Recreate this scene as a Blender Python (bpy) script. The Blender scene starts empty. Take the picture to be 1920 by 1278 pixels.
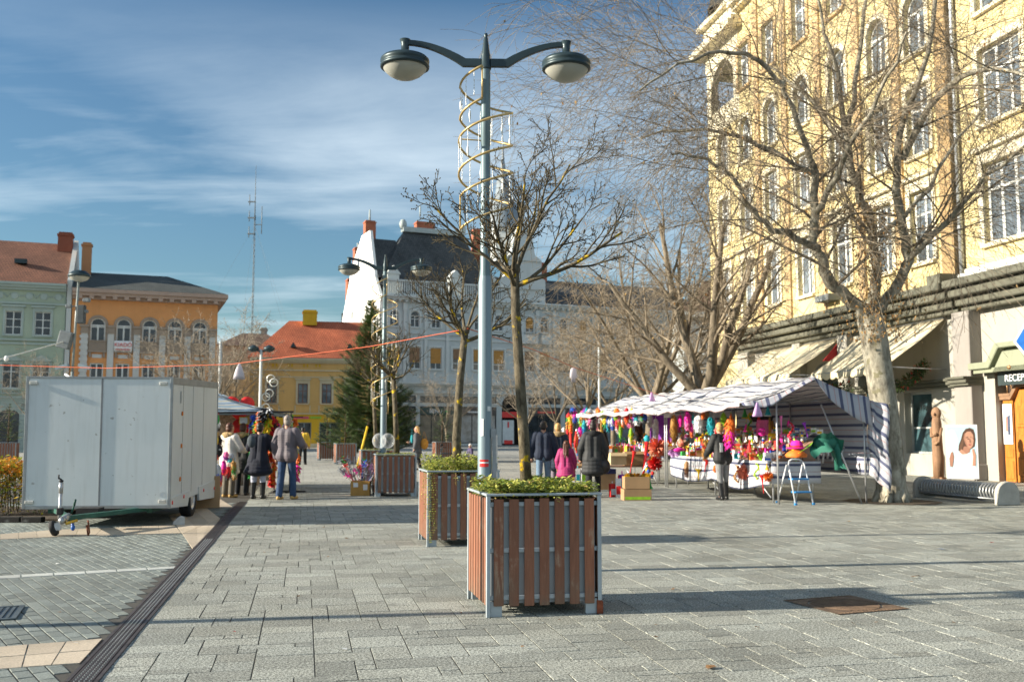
import bpy, math, random
import numpy as np
from mathutils import Vector, Matrix
R = math.radians
sc = bpy.context.scene
COL = sc.collection
rnd = random.Random(7)
# ---------------------------------------------------------------- camera model
FPX, PIT, CAMH = 1860.0, R(5.3), 1.45
def ray(px, py):
    cx, cy = (px-960)/FPX, (639-py)/FPX
    return Vector((cx, math.cos(PIT)-cy*math.sin(PIT), math.sin(PIT)+cy*math.cos(PIT)))
def G(px, py, z=0.0):
    d = ray(px, py); k = (z-CAMH)/d.z
    return Vector((d.x*k, d.y*k, z))
def D(px, py, Y):
    d = ray(px, py); k = Y/d.y
    return Vector((d.x*k, Y, CAMH+d.z*k))
def hit(px, py, P0, a):
    """where a pixel's ray meets the vertical plane through P0 along a: (t along a, z)"""
    d = ray(px, py)
    det = d.x*a[1]-d.y*a[0]
    k = (P0[0]*a[1]-P0[1]*a[0])/det
    x, y = d.x*k, d.y*k
    return ((x-P0[0])*a[0]+(y-P0[1])*a[1], CAMH+d.z*k)
YAW = R(11.8)
U = Vector((math.cos(YAW), math.sin(YAW), 0)); W = Vector((-math.sin(YAW), math.cos(YAW), 0))
# ---------------------------------------------------------------- mesh builder
class MB:
    def __init__(s):
        s.v = []; s.f = []; s.m = []; s.sm = []; s.uv = []; s.M = None; s.tint = []
    def add(s, vs, fs, m=0, smooth=False, uvs=None, tint=None):
        n = len(s.v)
        if s.M is not None:
            vs = [s.M @ Vector(p) for p in vs]
        s.v.extend([tuple(p) for p in vs])
        for i, f in enumerate(fs):
            s.f.append([n+k for k in f]); s.m.append(m); s.sm.append(smooth)
            s.uv.append(uvs[i] if uvs else None); s.tint.append(tint)
        return s
    def box(s, x0, y0, z0, x1, y1, z1, m=0, tint=None):
        vs = [(x0,y0,z0),(x1,y0,z0),(x1,y1,z0),(x0,y1,z0),(x0,y0,z1),(x1,y0,z1),(x1,y1,z1),(x0,y1,z1)]
        fs = [(0,3,2,1),(4,5,6,7),(0,1,5,4),(1,2,6,5),(2,3,7,6),(3,0,4,7)]
        return s.add(vs, fs, m, tint=tint)
    def cbox(s, c, d, rot=None, m=0):
        M = Matrix.Translation(Vector(c))
        if rot is not None: M = M @ rot
        h = [k/2 for k in d]
        vs = [M @ Vector((a*h[0], b*h[1], e*h[2])) for e in (-1,1) for a, b in ((-1,-1),(1,-1),(1,1),(-1,1))]
        return s.add(vs, [(0,3,2,1),(4,5,6,7),(0,1,5,4),(1,2,6,5),(2,3,7,6),(3,0,4,7)], m)
    def tube(s, pts, rad, n=6, m=0, caps=True, smooth=True):
        pts = [Vector(p) for p in pts]
        if not isinstance(rad, (list, tuple)): rad = [rad]*len(pts)
        vs = []; fs = []; prev = None; N = len(pts)
        for i, p in enumerate(pts):
            t = (pts[min(i+1, N-1)]-pts[max(i-1, 0)])
            if t.length < 1e-9: t = Vector((0,0,1))
            t.normalize()
            if prev is None:
                a = t.orthogonal().normalized()
            else:
                a = prev - t*prev.dot(t)
                a = a.normalized() if a.length > 1e-6 else t.orthogonal().normalized()
            prev = a; b = t.cross(a)
            for k in range(n):
                an = 2*math.pi*k/n
                vs.append(p + (a*math.cos(an)+b*math.sin(an))*rad[i])
        for i in range(N-1):
            for k in range(n):
                k2 = (k+1) % n
                fs.append((i*n+k, i*n+k2, (i+1)*n+k2, (i+1)*n+k))
        s.add(vs, fs, m, smooth)
        if caps:
            b0 = len(s.v)-len(vs)
            for f in (list(range(n-1,-1,-1)), [(N-1)*n+k for k in range(n)]):
                s.f.append([b0+k for k in f]); s.m.append(m); s.sm.append(False); s.uv.append(None); s.tint.append(None)
        return s
    def lathe(s, prof, n=16, m=0, o=(0,0,0), M=None, smooth=True, sx=1, sy=1):
        vs = []; fs = []; o = Vector(o)
        for r, z in prof:
            for k in range(n):
                an = 2*math.pi*k/n
                p = Vector((r*sx*math.cos(an), r*sy*math.sin(an), z))
                vs.append((M @ p if M is not None else p) + o)
        for i in range(len(prof)-1):
            for k in range(n):
                k2 = (k+1) % n
                fs.append((i*n+k, i*n+k2, (i+1)*n+k2, (i+1)*n+k))
        return s.add(vs, fs, m, smooth)
    def ell(s, c, r, n=10, m=0, M=None):
        if not isinstance(r, (list, tuple)): r = (r, r, r)
        k = max(4, n//2+1)
        T = Matrix.Translation(Vector(c)) @ (M if M is not None else Matrix()) @ Matrix.Diagonal((r[0], r[1], r[2], 1))
        pr = [(max(1e-4, math.sin(math.pi*i/k)), -math.cos(math.pi*i/k)) for i in range(k+1)]
        vs = []; fs = []
        for rr, z in pr:
            for j in range(n):
                an = 2*math.pi*j/n
                vs.append(T @ Vector((rr*math.cos(an), rr*math.sin(an), z)))
        for i in range(k):
            for j in range(n):
                j2 = (j+1) % n
                fs.append((i*n+j, i*n+j2, (i+1)*n+j2, (i+1)*n+j))
        return s.add(vs, fs, m, True)
    def prism(s, poly, h0, h1, plane='xy', m=0):
        """extrude a 2-D polygon; plane xy -> along z, xz -> along y, yz -> along x"""
        def P(a, b, h):
            return (a,b,h) if plane == 'xy' else ((a,h,b) if plane == 'xz' else (h,a,b))
        n = len(poly)
        vs = [P(a,b,h0) for a,b in poly]+[P(a,b,h1) for a,b in poly]
        fs = [list(range(n))[::-1], [n+k for k in range(n)]]
        for k in range(n):
            k2 = (k+1) % n
            fs.append((k, k2, n+k2, n+k))
        return s.add(vs, fs, m)
    def quad(s, a, b, c, d, m=0, uv=None):
        return s.add([a,b,c,d], [(0,1,2,3)], m, uvs=[uv] if uv else None)
    def sheet(s, grid, m=0, uv=None, smooth=True):
        """grid of points [row][col]; uv(i,j) optional"""
        nr, nc = len(grid), len(grid[0])
        vs = [p for r in grid for p in r]; fs = []; us = []
        for i in range(nr-1):
            for j in range(nc-1):
                fs.append((i*nc+j, i*nc+j+1, (i+1)*nc+j+1, (i+1)*nc+j))
                if uv: us.append([uv(i,j), uv(i,j+1), uv(i+1,j+1), uv(i+1,j)])
        return s.add(vs, fs, m, smooth, uvs=us if uv else None)
    def build(s, name, mats, parent=None, loc=(0,0,0), rz=0.0, bevel=0.0, solid=0.0, recalc=False):
        me = bpy.data.meshes.new(name)
        me.from_pydata(s.v, [], s.f)
        if not isinstance(mats, (list, tuple)): mats = [mats]
        for k in mats: me.materials.append(k)
        me.polygons.foreach_set('material_index', s.m)
        me.polygons.foreach_set('use_smooth', s.sm)
        if any(u is not None for u in s.uv):
            ul = me.uv_layers.new(name='UVMap'); li = 0; data = []
            for f, u in zip(s.f, s.uv):
                for k in range(len(f)):
                    data.extend(u[k] if u else (0.0, 0.0))
            ul.data.foreach_set('uv', data)
        if any(t is not None for t in s.tint):
            ca = me.color_attributes.new('tint', 'FLOAT_COLOR', 'CORNER'); data = []
            for f, t in zip(s.f, s.tint):
                t = t if t is not None else (1,1,1)
                for k in f: data.extend((t[0], t[1], t[2], 1.0))
            ca.data.foreach_set('color', data)
        if recalc:
            import bmesh
            b = bmesh.new(); b.from_mesh(me); bmesh.ops.recalc_face_normals(b, faces=b.faces); b.to_mesh(me); b.free()
        me.update()
        o = bpy.data.objects.new(name, me); COL.objects.link(o)
        o.location = loc; o.rotation_euler = (0,0,rz)
        if parent is not None: o.parent = parent
        if bevel:
            md = o.modifiers.new('bevel', 'BEVEL'); md.width = bevel; md.segments = 1; md.limit_method = 'ANGLE'; md.angle_limit = R(40)
        if solid:
            md = o.modifiers.new('solid', 'SOLIDIFY'); md.thickness = solid; md.offset = 0
        return o
SEEN = {}
def tag(o, label=None, cat=None, group=None, kind=None):
    if label: o['label'] = label
    if cat: o['category'] = cat
    if group: o['group'] = group
    if kind: o['kind'] = kind
    return o
def thing(name, label, cat, loc=(0,0,0), rz=0.0, group=None):
    o = bpy.data.objects.new(name, None); COL.objects.link(o)
    o.location = loc; o.rotation_euler = (0,0,rz); o.empty_display_size = .2
    return tag(o, label, cat, group)
def copy_tree(o, loc, rz=None, label=None, parent=None):
    c = o.copy(); COL.objects.link(c)
    if parent is None:
        c.location = loc
        if rz is not None: c.rotation_euler = (0,0,rz)
        if label: c['label'] = label
    else: c.parent = parent
    for ch in [k for k in bpy.data.objects if k.parent == o]:
        copy_tree(ch, None, parent=c)
    return c
# ---------------------------------------------------------------- materials
def lin(h):
    """sRGB 0-255 triple -> linear"""
    return tuple((c/255/12.92 if c/255 <= .04045 else ((c/255+.055)/1.055)**2.4) for c in h)
class NT:
    def __init__(s, name):
        s.mat = bpy.data.materials.new(name); s.mat.use_nodes = True
        s.t = s.mat.node_tree; s.bs = s.t.nodes['Principled BSDF']; s.out = s.t.nodes['Material Output']
    def n(s, ty, **kw):
        x = s.t.nodes.new(ty)
        for k, v in kw.items():
            if k in x.inputs: x.inputs[k].default_value = v
            else: setattr(x, k, v)
        return x
    def l(s, a, b): s.t.links.new(a, b)
    def math(s, op, a, b=None, c=None):
        x = s.t.nodes.new('ShaderNodeMath'); x.operation = op
        for i, k in enumerate((a, b, c)):
            if k is None: continue
            if isinstance(k, (int, float)): x.inputs[i].default_value = k
            else: s.l(k, x.inputs[i])
        return x.outputs[0]
    def mix(s, fac, a, b, mode='MIX'):
        x = s.t.nodes.new('ShaderNodeMix'); x.data_type = 'RGBA'; x.blend_type = mode
        for sock, k in ((x.inputs[0], fac), (x.inputs[6], a), (x.inputs[7], b)):
            if isinstance(k, (int, float)): sock.default_value = k
            elif isinstance(k, tuple): sock.default_value = (k[0], k[1], k[2], 1)
            else: s.l(k, sock)
        return x.outputs[2]
    def ramp(s, fac, stops, interp='LINEAR'):
        x = s.t.nodes.new('ShaderNodeValToRGB'); x.color_ramp.interpolation = interp
        e = x.color_ramp.elements
        while len(e) < len(stops): e.new(.5)
        for k, (p, c) in zip(e, stops):
            k.position = p; k.color = (c[0], c[1], c[2], 1) if isinstance(c, tuple) else (c,c,c,1)
        s.l(fac, x.inputs[0]); return x.outputs[0]
    def noise(s, co, scale, detail=4, rough=.55, dist=0):
        x = s.n('ShaderNodeTexNoise', Scale=scale, Detail=detail, Roughness=rough, Distortion=dist)
        if co is not None: s.l(co, x.inputs['Vector'])
        return x.outputs['Fac']
    def bump(s, h, st, dist=.02):
        x = s.n('ShaderNodeBump', Strength=st, Distance=dist); s.l(h, x.inputs['Height']); s.l(x.outputs[0], s.bs.inputs['Normal'])
MC = {}
def pm(name, c, rough=.7, var=.18, vs=5, bump=.1, bs=60, metal=0.0, c2=None, stretch=None, spec=.4, trans=0.0, bd=.01):
    if name in MC: return MC[name]
    n = NT(name); tc = n.n('ShaderNodeTexCoord').outputs['Object']
    if stretch:
        mp = n.n('ShaderNodeMapping'); mp.inputs['Scale'].default_value = stretch; n.l(tc, mp.inputs[0]); tc = mp.outputs[0]
    nz = n.noise(tc, vs, 5, .6)
    lo = tuple(k*(1-var) for k in c); hi = tuple(min(1, k*(1+var)) for k in (c2 or c))
    n.l(n.ramp(nz, [(.3, lo), (.7, hi)]), n.bs.inputs['Base Color'])
    n.bs.inputs['Roughness'].default_value = rough; n.bs.inputs['Metallic'].default_value = metal
    n.bs.inputs['Specular IOR Level'].default_value = spec
    if bump: n.bump(n.noise(tc, bs, 4, .6), bump, bd)
    if trans:
        tr = n.n('ShaderNodeBsdfTranslucent'); tr.inputs[0].default_value = (c[0], c[1], c[2], 1)
        mx = n.n('ShaderNodeMixShader'); mx.inputs[0].default_value = trans
        n.l(n.bs.outputs[0], mx.inputs[1]); n.l(tr.outputs[0], mx.inputs[2]); n.l(mx.outputs[0], n.out.inputs[0])
    MC[name] = n.mat; return n.mat
def striped(name, stops, rough=.75, trans=.25, freq=1.0, axis=0):
    """cloth with woven stripes across the U of its UVs"""
    n = NT(name); uv = n.n('ShaderNodeUVMap').outputs[0]
    sp = n.n('ShaderNodeSeparateXYZ'); n.l(uv, sp.inputs[0])
    fr = n.math('FRACT', n.math('MULTIPLY', sp.outputs[axis], freq))
    col = n.ramp(fr, stops, 'CONSTANT')
    tc = n.n('ShaderNodeTexCoord').outputs['Object']
    nz = n.noise(tc, 3, 4)
    col = n.mix(n.math('MULTIPLY', nz, .25), col, (.35,.35,.37))
    n.l(col, n.bs.inputs['Base Color']); n.bs.inputs['Roughness'].default_value = rough
    n.bump(n.noise(tc, 7, 3), .5, .03)
    tr = n.n('ShaderNodeBsdfTranslucent'); n.l(col, tr.inputs[0])
    mx = n.n('ShaderNodeMixShader'); mx.inputs[0].default_value = trans
    n.l(n.bs.outputs[0], mx.inputs[1]); n.l(tr.outputs[0], mx.inputs[2]); n.l(mx.outputs[0], n.out.inputs[0])
    return n.mat
def glassy(name, c=(.02,.025,.03), rough=.08):
    if name in MC: return MC[name]
    n = NT(name); tc = n.n('ShaderNodeTexCoord').outputs['Object']
    nz = n.noise(tc, .9, 3)
    n.l(n.ramp(nz, [(.35, tuple(k*.5 for k in c)), (.7, tuple(k*2.2 for k in c))]), n.bs.inputs['Base Color'])
    n.bs.inputs['Roughness'].default_value = rough; n.bs.inputs['Specular IOR Level'].default_value = .6
    n.bump(n.noise(tc, 1.5, 2), .05, .05)
    MC[name] = n.mat; return n.mat
def lettering(name, txt, size, mat, parent, loc, rot, depth=.004, align='CENTER'):
    cu = bpy.data.curves.new(name, 'FONT'); cu.body = txt; cu.size = size; cu.align_x = align; cu.align_y = 'CENTER'; cu.extrude = depth
    tmp = bpy.data.objects.new(name, cu); COL.objects.link(tmp)
    dg = bpy.context.evaluated_depsgraph_get(); dg.update()
    me = bpy.data.meshes.new_from_object(tmp.evaluated_get(dg))
    bpy.data.objects.remove(tmp, do_unlink=True); bpy.data.curves.remove(cu)
    me.materials.clear(); me.materials.append(mat); me.name = name
    o = bpy.data.objects.new(name, me); COL.objects.link(o); o.parent = parent; o.location = loc; o.rotation_euler = rot
    return o
# ================================================================ GROUND
def stone_mat(name, base, speck=.35, rough=.85, tintk=1.0):
    n = NT(name); tc = n.n('ShaderNodeTexCoord').outputs['Object']
    at = n.n('ShaderNodeAttribute', attribute_name='tint').outputs['Color']
    fine = n.noise(tc, 62, 3, .9); mid = n.noise(tc, 38, 4, .65); big = n.noise(tc, .55, 5, .6)
    c = n.ramp(fine, [(.42, tuple(k*max(.12,1-speck) for k in base)), (.5, base), (.58, tuple(k*(1+speck*1.3) for k in base))])
    c = n.mix(.22, c, n.ramp(mid, [(.3, tuple(k*.72 for k in base)), (.7, tuple(k*1.22 for k in base))]))
    c = n.mix(1.0, c, at, 'MULTIPLY')
    st = n.ramp(big, [(.32, (.78,.77,.74)), (.62, (1.06,1.06,1.05))])
    c = n.mix(1.0, c, st, 'MULTIPLY')
    # darker blotches of old dirt and gum with outlines of their own
    sp = n.noise(tc, 3.2, 3, .5)
    c = n.mix(n.ramp(n.noise(tc, 9, 3, .6), [(.62, 0.0), (.70, .3)]), c, tuple(k*.6 for k in base))
    c = n.mix(n.ramp(sp, [(.60, 0.0), (.70, .55)]), c, tuple(k*.55 for k in base))
    n.l(c, n.bs.inputs['Base Color']); n.bs.inputs['Roughness'].default_value = rough
    n.bump(n.math('ADD', n.math('MULTIPLY', fine, .5), mid), .35, .006)
    return n.mat
M_PAVE = stone_mat('granite_paver', (.255,.265,.238), 1.0)
M_BRICK = stone_mat('dark_clinker', (.175,.20,.19), .25)
M_BEIGE = stone_mat('sandstone_slab', (.46,.39,.31), .15)
M_PALE = stone_mat('pale_kerb', (.46,.48,.47), .15)
def joint_mat():
    n = NT('joint_sand'); tc = n.n('ShaderNodeTexCoord').outputs['Object']
    mp = n.n('ShaderNodeMapping'); mp.inputs['Rotation'].default_value = (0,0,-YAW); n.l(tc, mp.inputs[0])
    br = n.n('ShaderNodeTexBrick', Scale=1.0); br.offset = .37; br.squash = .7; br.squash_frequency = 3
    br.inputs['Color1'].default_value = (.34,.34,.305,1); br.inputs['Color2'].default_value = (.29,.29,.265,1); br.inputs['Mortar'].default_value = (.12,.12,.11,1)
    br.inputs['Mortar Size'].default_value = .014; br.inputs['Brick Width'].default_value = .62; br.inputs['Row Height'].default_value = .42
    n.l(mp.outputs[0], br.inputs['Vector'])
    sandy = n.ramp(n.noise(tc, 60, 4), [(.3, (.035,.033,.028)), (.7, (.08,.075,.065))])
    big = n.ramp(n.noise(tc, .25, 5), [(.3, .8), (.65, 1.05)])
    cd = n.n('ShaderNodeSeparateXYZ'); n.l(tc, cd.inputs[0])
    far = n.math('GREATER_THAN', cd.outputs[1], 30.0)
    c = n.mix(far, sandy, br.outputs['Color']); c = n.mix(1.0, c, big, 'MULTIPLY')
    n.l(c, n.bs.inputs['Base Color']); n.bs.inputs['Roughness'].default_value = .9
    n.bump(n.noise(tc, 40, 3), .3, .01)
    return n.mat
g = MB()
xs = [-400,-40,-12,0,14,40,400]; ys = [-60,4,14,31.0,60,120,700]
g.sheet([[(x,y,-.0052 if y < 31.5 else -.001) for x in xs] for y in [-60,4,14,30.4,31.0,60,120,700]], smooth=False)
tag(g.build('plaza_ground', joint_mat()), kind='structure')
DR0 = Vector((-2.52, 5.97, 0))        # a point on the drain's centre line; it runs along W
def inview(p, mrg=1.6):
    return abs(p.x) < (p.y*.53+mrg) and p.y > 4.2
def paver(mb, o, u, w, a0, b0, a1, b1, gap, m=0, h=.014, dz=0.0, bev=.006):
    t = rnd.uniform(.76, 1.15); tw = rnd.uniform(-.012, .012)
    tint = (t+tw, t, t-tw)
    gp = gap/2
    def P(a, b, z): q = o + u*a + w*b; return (q.x, q.y, z)
    z = dz + rnd.uniform(-.0009, .0009); tx, ty = rnd.uniform(-.001,.001), rnd.uniform(-.001,.001)
    A0, B0, A1, B1 = a0+gp, b0+gp, a1-gp, b1-gp
    vs = [P(A0,B0,-h),P(A1,B0,-h),P(A1,B1,-h),P(A0,B1,-h),
          P(A0,B0,z-bev),P(A1,B0,z-bev),P(A1,B1,z-bev),P(A0,B1,z-bev),
          P(A0+bev,B0+bev,z-tx-ty),P(A1-bev,B0+bev,z+tx-ty),P(A1-bev,B1-bev,z+tx+ty),P(A0+bev,B1-bev,z-tx+ty)]
    fs = [(0,1,5,4),(1,2,6,5),(2,3,7,6),(3,0,4,7),(4,5,9,8),(5,6,10,9),(6,7,11,10),(7,4,8,11),(8,9,10,11)]
    mb.add(vs, fs, m, tint=tint)
# large multi-format pavers right of the drain
pv = MB(); C = .125; NA, NB = 176, 210
occ = np.zeros((NA, NB), bool)
SZ = [(3,2)]*5+[(2,2)]*4+[(4,2)]*3+[(3,3)]*3+[(2,1)]*2+[(2,3)]*2+[(4,3)]*2+[(3,1)]+[(1,1)]
for b in range(NB):
    for a in range(NA):
        if occ[a, b]: continue
        rnd.shuffle(SZ)
        for w_, d_ in SZ+[(1,1)]:
            if a+w_ <= NA and b+d_ <= NB and not occ[a:a+w_, b:b+d_].any(): break
        occ[a:a+w_, b:b+d_] = True
        q = DR0 + U*(.09+(a+w_/2)*C) + W*(-1.9+(b+d_/2)*C)
        if inview(q): paver(pv, DR0, U, W, .09+a*C, -1.9+b*C, .09+(a+w_)*C, -1.9+(b+d_)*C, .0085, bev=.0012)
tag(pv.build('plaza_paving', M_PAVE), kind='structure')
# small dark clinker left of the drain, rows turned towards the old street front
Y2 = R(35); U2 = Vector((math.cos(Y2), math.sin(Y2), 0)); W2 = Vector((-math.sin(Y2), math.cos(Y2), 0))
bk = MB(); O2 = DR0.copy()
for i in range(-170, 130):
    for j in range(-40, 110):
        a0 = i*.1; b0 = j*.2 + (.1 if i % 2 else 0)
        q = O2 + U2*(a0+.05) + W2*(b0+.1)
        if not inview(q, .9) or q.y > 21: continue
        r_ = q-DR0
        if r_.dot(U) > -.16: continue
        paver(bk, O2, U2, W2, a0, b0, a0+.1, b0+.2, .011, dz=-.0003, bev=.0015)
tag(bk.build('street_paving', M_BRICK), kind='structure')
def slabs(name, mat, quads, n, z=.004, gap=.01):
    """quads: (A,B,C,D) ground corners, A-B one long side, D-C the other; split into n slabs"""
    mb = MB()
    for A,B,Cc,Dd in quads:
        for k in range(n):
            s0, s1 = k/n, (k+1)/n
            p = [A.lerp(B,s0), A.lerp(B,s1), Dd.lerp(Cc,s1), Dd.lerp(Cc,s0)]
            c = sum(p, Vector())/4; t = rnd.uniform(.86,1.12)
            q = [c+(v-c)*(1-gap/max(.05,(v-c).length)) for v in p]
            vs = [(v.x,v.y,-.012) for v in q]+[(v.x,v.y,z+rnd.uniform(-.001,.001)) for v in q]
            mb.add(vs, [(4,5,6,7),(0,1,5,4),(1,2,6,5),(2,3,7,6),(3,0,4,7)], 0, tint=(t,t,t*.98))
    return tag(mb.build(name, mat), kind='structure')
def ext(p, q, k): return p + (p-q)*k
a_, b_, c_, d_ = G(0,1212), G(193,1197), G(150,1243), G(0,1254)
m0, m1 = (a_+d_)/2, (b_+c_)/2
slabs('stone_band', M_BEIGE, [(ext(a_,b_,1.2), b_, m1, ext(m0,m1,1.2)), (ext(m0,m1,1.2), m1, c_, ext(d_,c_,1.2))], 6)
p = [G(0,1001),G(101,993),G(236,988),G(326,983)]; q = [G(0,1011),G(104,1006),G(215,1003),G(340,999)]
slabs('stone_band', M_BEIGE, [(ext(p[0],p[1],1.5),p[0],q[0],ext(q[0],q[1],1.5))]+[(p[k],p[k+1],q[k+1],q[k]) for k in range(3)], 3)
slabs('stone_band', M_BEIGE, [(G(316,966),G(385,950),G(413,972),G(342,1000)), (G(342,1000),G(413,972),G(387,1004),G(361,1028)),
                             (G(318,950),G(398,926),G(440,952),G(387,950))], 3, z=.005)
slabs('pale_strip', M_PALE, [(ext(G(0,1079),G(330,1061),.6), G(330,1061), G(333,1065), ext(G(0,1084),G(333,1065),.6))], 9, z=.003)
# drain channel: ribbed dark grating with rows of small studs
dm = pm('drain_iron', (.055,.045,.042), .55, .3, 6, .2, 90)
ds = pm('drain_stud', (.55,.53,.48), .4, .2, 8, 0, 1, .5)
dn = MB(); st = MB()
L = 15.6
def dl(a, b, z): q = DR0 + U*a + W*b; return (q.x, q.y, z)
for a0, a1, z in [(-.095,-.072,.008),(-.072,.072,.001),(.072,.095,.008)]:
    dn.add([dl(a0,-2,-.012),dl(a1,-2,-.012),dl(a1,L,-.012),dl(a0,L,-.012),dl(a0,-2,z),dl(a1,-2,z),dl(a1,L,z),dl(a0,L,z)],
           [(4,5,6,7),(0,1,5,4),(1,2,6,5),(2,3,7,6),(3,0,4,7)])
for k in range(5):
    a0 = -.064+k*.0285
    dn.add([dl(a0,-2,.001),dl(a0+.012,-2,.001),dl(a0+.012,L,.001),dl(a0,L,.001),dl(a0,-2,.008),dl(a0+.012,-2,.008),dl(a0+.012,L,.008),dl(a0,L,.008)],
           [(4,5,6,7),(0,1,5,4),(1,2,6,5),(2,3,7,6),(3,0,4,7)])
for k in range(36):
    b = -2+k*.5
    if b < L: dn.add([dl(-.094,b,.0082),dl(.094,b,.0082),dl(.094,b+.012,.0082),dl(-.094,b+.012,.0082),dl(-.094,b,.0095),dl(.094,b,.0095),dl(.094,b+.012,.0095),dl(-.094,b+.012,.0095)],
           [(4,5,6,7),(0,1,5,4),(1,2,6,5),(2,3,7,6),(3,0,4,7)])
for k in range(4):
    a0 = -.044+k*.0285
    for j in range(int((L+2)/.05)):
        b = -2+j*.05; s = .006
        if b > 8: continue
        c = [dl(a0-s,b-s,.002),dl(a0+s,b-s,.002),dl(a0+s,b+s,.002),dl(a0-s,b+s,.002)]; e = [(x*.5+y*.5) for x, y in zip(dl(a0,b,.013), dl(a0,b,.013))]
        st.add(c+[tuple(e)], [(0,1,4),(1,2,4),(2,3,4),(3,0,4)])
dg_ = thing('drain_channel', 'long dark brown ribbed drain channel running from the near left corner towards the stalls', 'drain')
dn.build('grating', dm, dg_); st.build('studs', ds, dg_)['kind'] = 'stuff'
# manhole cover
MH = sum((G(*k) for k in [(1468,1125),(1590,1116),(1705,1142),(1580,1152)]), Vector())/4
mt = thing('manhole_cover', 'rusty square cast iron manhole cover with a round lid beside the large planter', 'manhole cover', (MH.x,MH.y,0), R(21))
iron = pm('rusty_iron', (.13,.085,.055), .75, .4, 9, .5, 60)
f = MB(); s = .345
ring = [(s*math.cos(2*math.pi*k/40)*.88, s*math.sin(2*math.pi*k/40)*.88) for k in range(40)]
def sqp(an):
    c, q = math.cos(an), math.sin(an); r = (s+.02)/max(abs(c), abs(q)); return (r*c, r*q)
for k in range(40):
    a0, a1 = 2*math.pi*k/40, 2*math.pi*(k+1)/40
    A, B = sqp(a0), sqp(a1); c, e = ring[k], ring[(k+1) % 40]
    f.add([(A[0],A[1],.006),(B[0],B[1],.006),(e[0],e[1],.006),(c[0],c[1],.006),(e[0],e[1],-.012),(c[0],c[1],-.012)], [(0,1,2,3),(3,2,4,5)])
for k in range(-9, 10):
    for sg in (-1, 1):
        x = k*.036
        if abs(x) < s: f.cbox((x, sg*(s-.012), .008), (.012,.035,.006), Matrix.Rotation(.6,4,'Z'))
f.build('frame', iron, mt)
ld = MB(); ld.lathe([(.001,.003),(.292,.003),(.296,-.012)], 40, smooth=False)
for k in range(-11, 12):
    x = k*.026; hl = math.sqrt(max(0, .28**2-x*x))
    if hl > .02: ld.cbox((x,0,.006), (.012,2*hl,.006))
ld.build('lid', iron, mt, rz=R(38))
# drain grate at the near left edge
GP = (G(0,1141)+G(42,1140)+G(3,1182))/3
gt = thing('gully_grate', 'dark square gully grate set in the small dark bricks at the near left edge', 'drain grate', (GP.x-.3,GP.y,0), R(20))
gb = MB(); gb.box(-.34,-.3,-.01,.34,.3,.004)
for k in range(13): gb.box(-.3+k*.048,-.26,.004,-.276+k*.048,.26,.012)
for x0,y0,x1,y1 in [(-.36,-.32,.36,-.28),(-.36,.28,.36,.32),(-.36,-.28,-.32,.28),(.32,-.28,.36,.28)]: gb.box(x0,y0,.0041,x1,y1,.013)
gb.build('grate', pm('grate_steel', (.10,.12,.13), .5, .3, 8, .2, 60, .4), gt)
# scattered litter and dry leaves
lf = MB()
for px, py, c, sz in [(1162,1023,0,.05),(1722,1080,0,.05),(1713,1083,0,.05),(1765,1030,1,.09),(1360,946,2,.05),(1348,947,2,.04),(1592,978,0,.05),(1262,1105,0,.04),(1860,1018,3,.05),
                      (1332,1252,0,.06),(1330,1253,0,.06),(1421,1177,0,.04),(440,1186,3,.025),(1600,1170,0,.03),(1893,1158,2,.03),(650,1010,0,.04),(560,1120,0,.03),(1230,1195,0,.03),(980,1215,0,.025),(1500,1200,0,.03)]:
    q = G(px,py); a = rnd.uniform(0,6)
    vs = []
    for k in range(5):
        an = a+k*1.256; r = sz*rnd.uniform(.35,.75); vs.append((q.x+r*math.cos(an), q.y+r*math.sin(an), .006+rnd.uniform(0,.016)))
    lf.add(vs, [(0,1,2),(0,2,3),(0,3,4)], c)
for k in range(160):
    q = Vector((rnd.uniform(-6,11), rnd.uniform(6,26), 0)); a = rnd.uniform(0,6); sz = rnd.uniform(.012,.03)
    lf.add([(q.x+sz*math.cos(a+j*2.1), q.y+sz*math.sin(a+j*2.1), .005+rnd.uniform(0,.01)) for j in range(3)], [(0,1,2)], rnd.choice([0,0,0,2]))
tag(lf.build('fallen_leaves', [pm('dry_leaf', (.22,.12,.05), .8), pm('blue_scrap', (.05,.16,.45), .5), pm('white_scrap', (.75,.75,.72), .6), pm('red_scrap', (.6,.05,.06), .5)]), kind='stuff')
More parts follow.
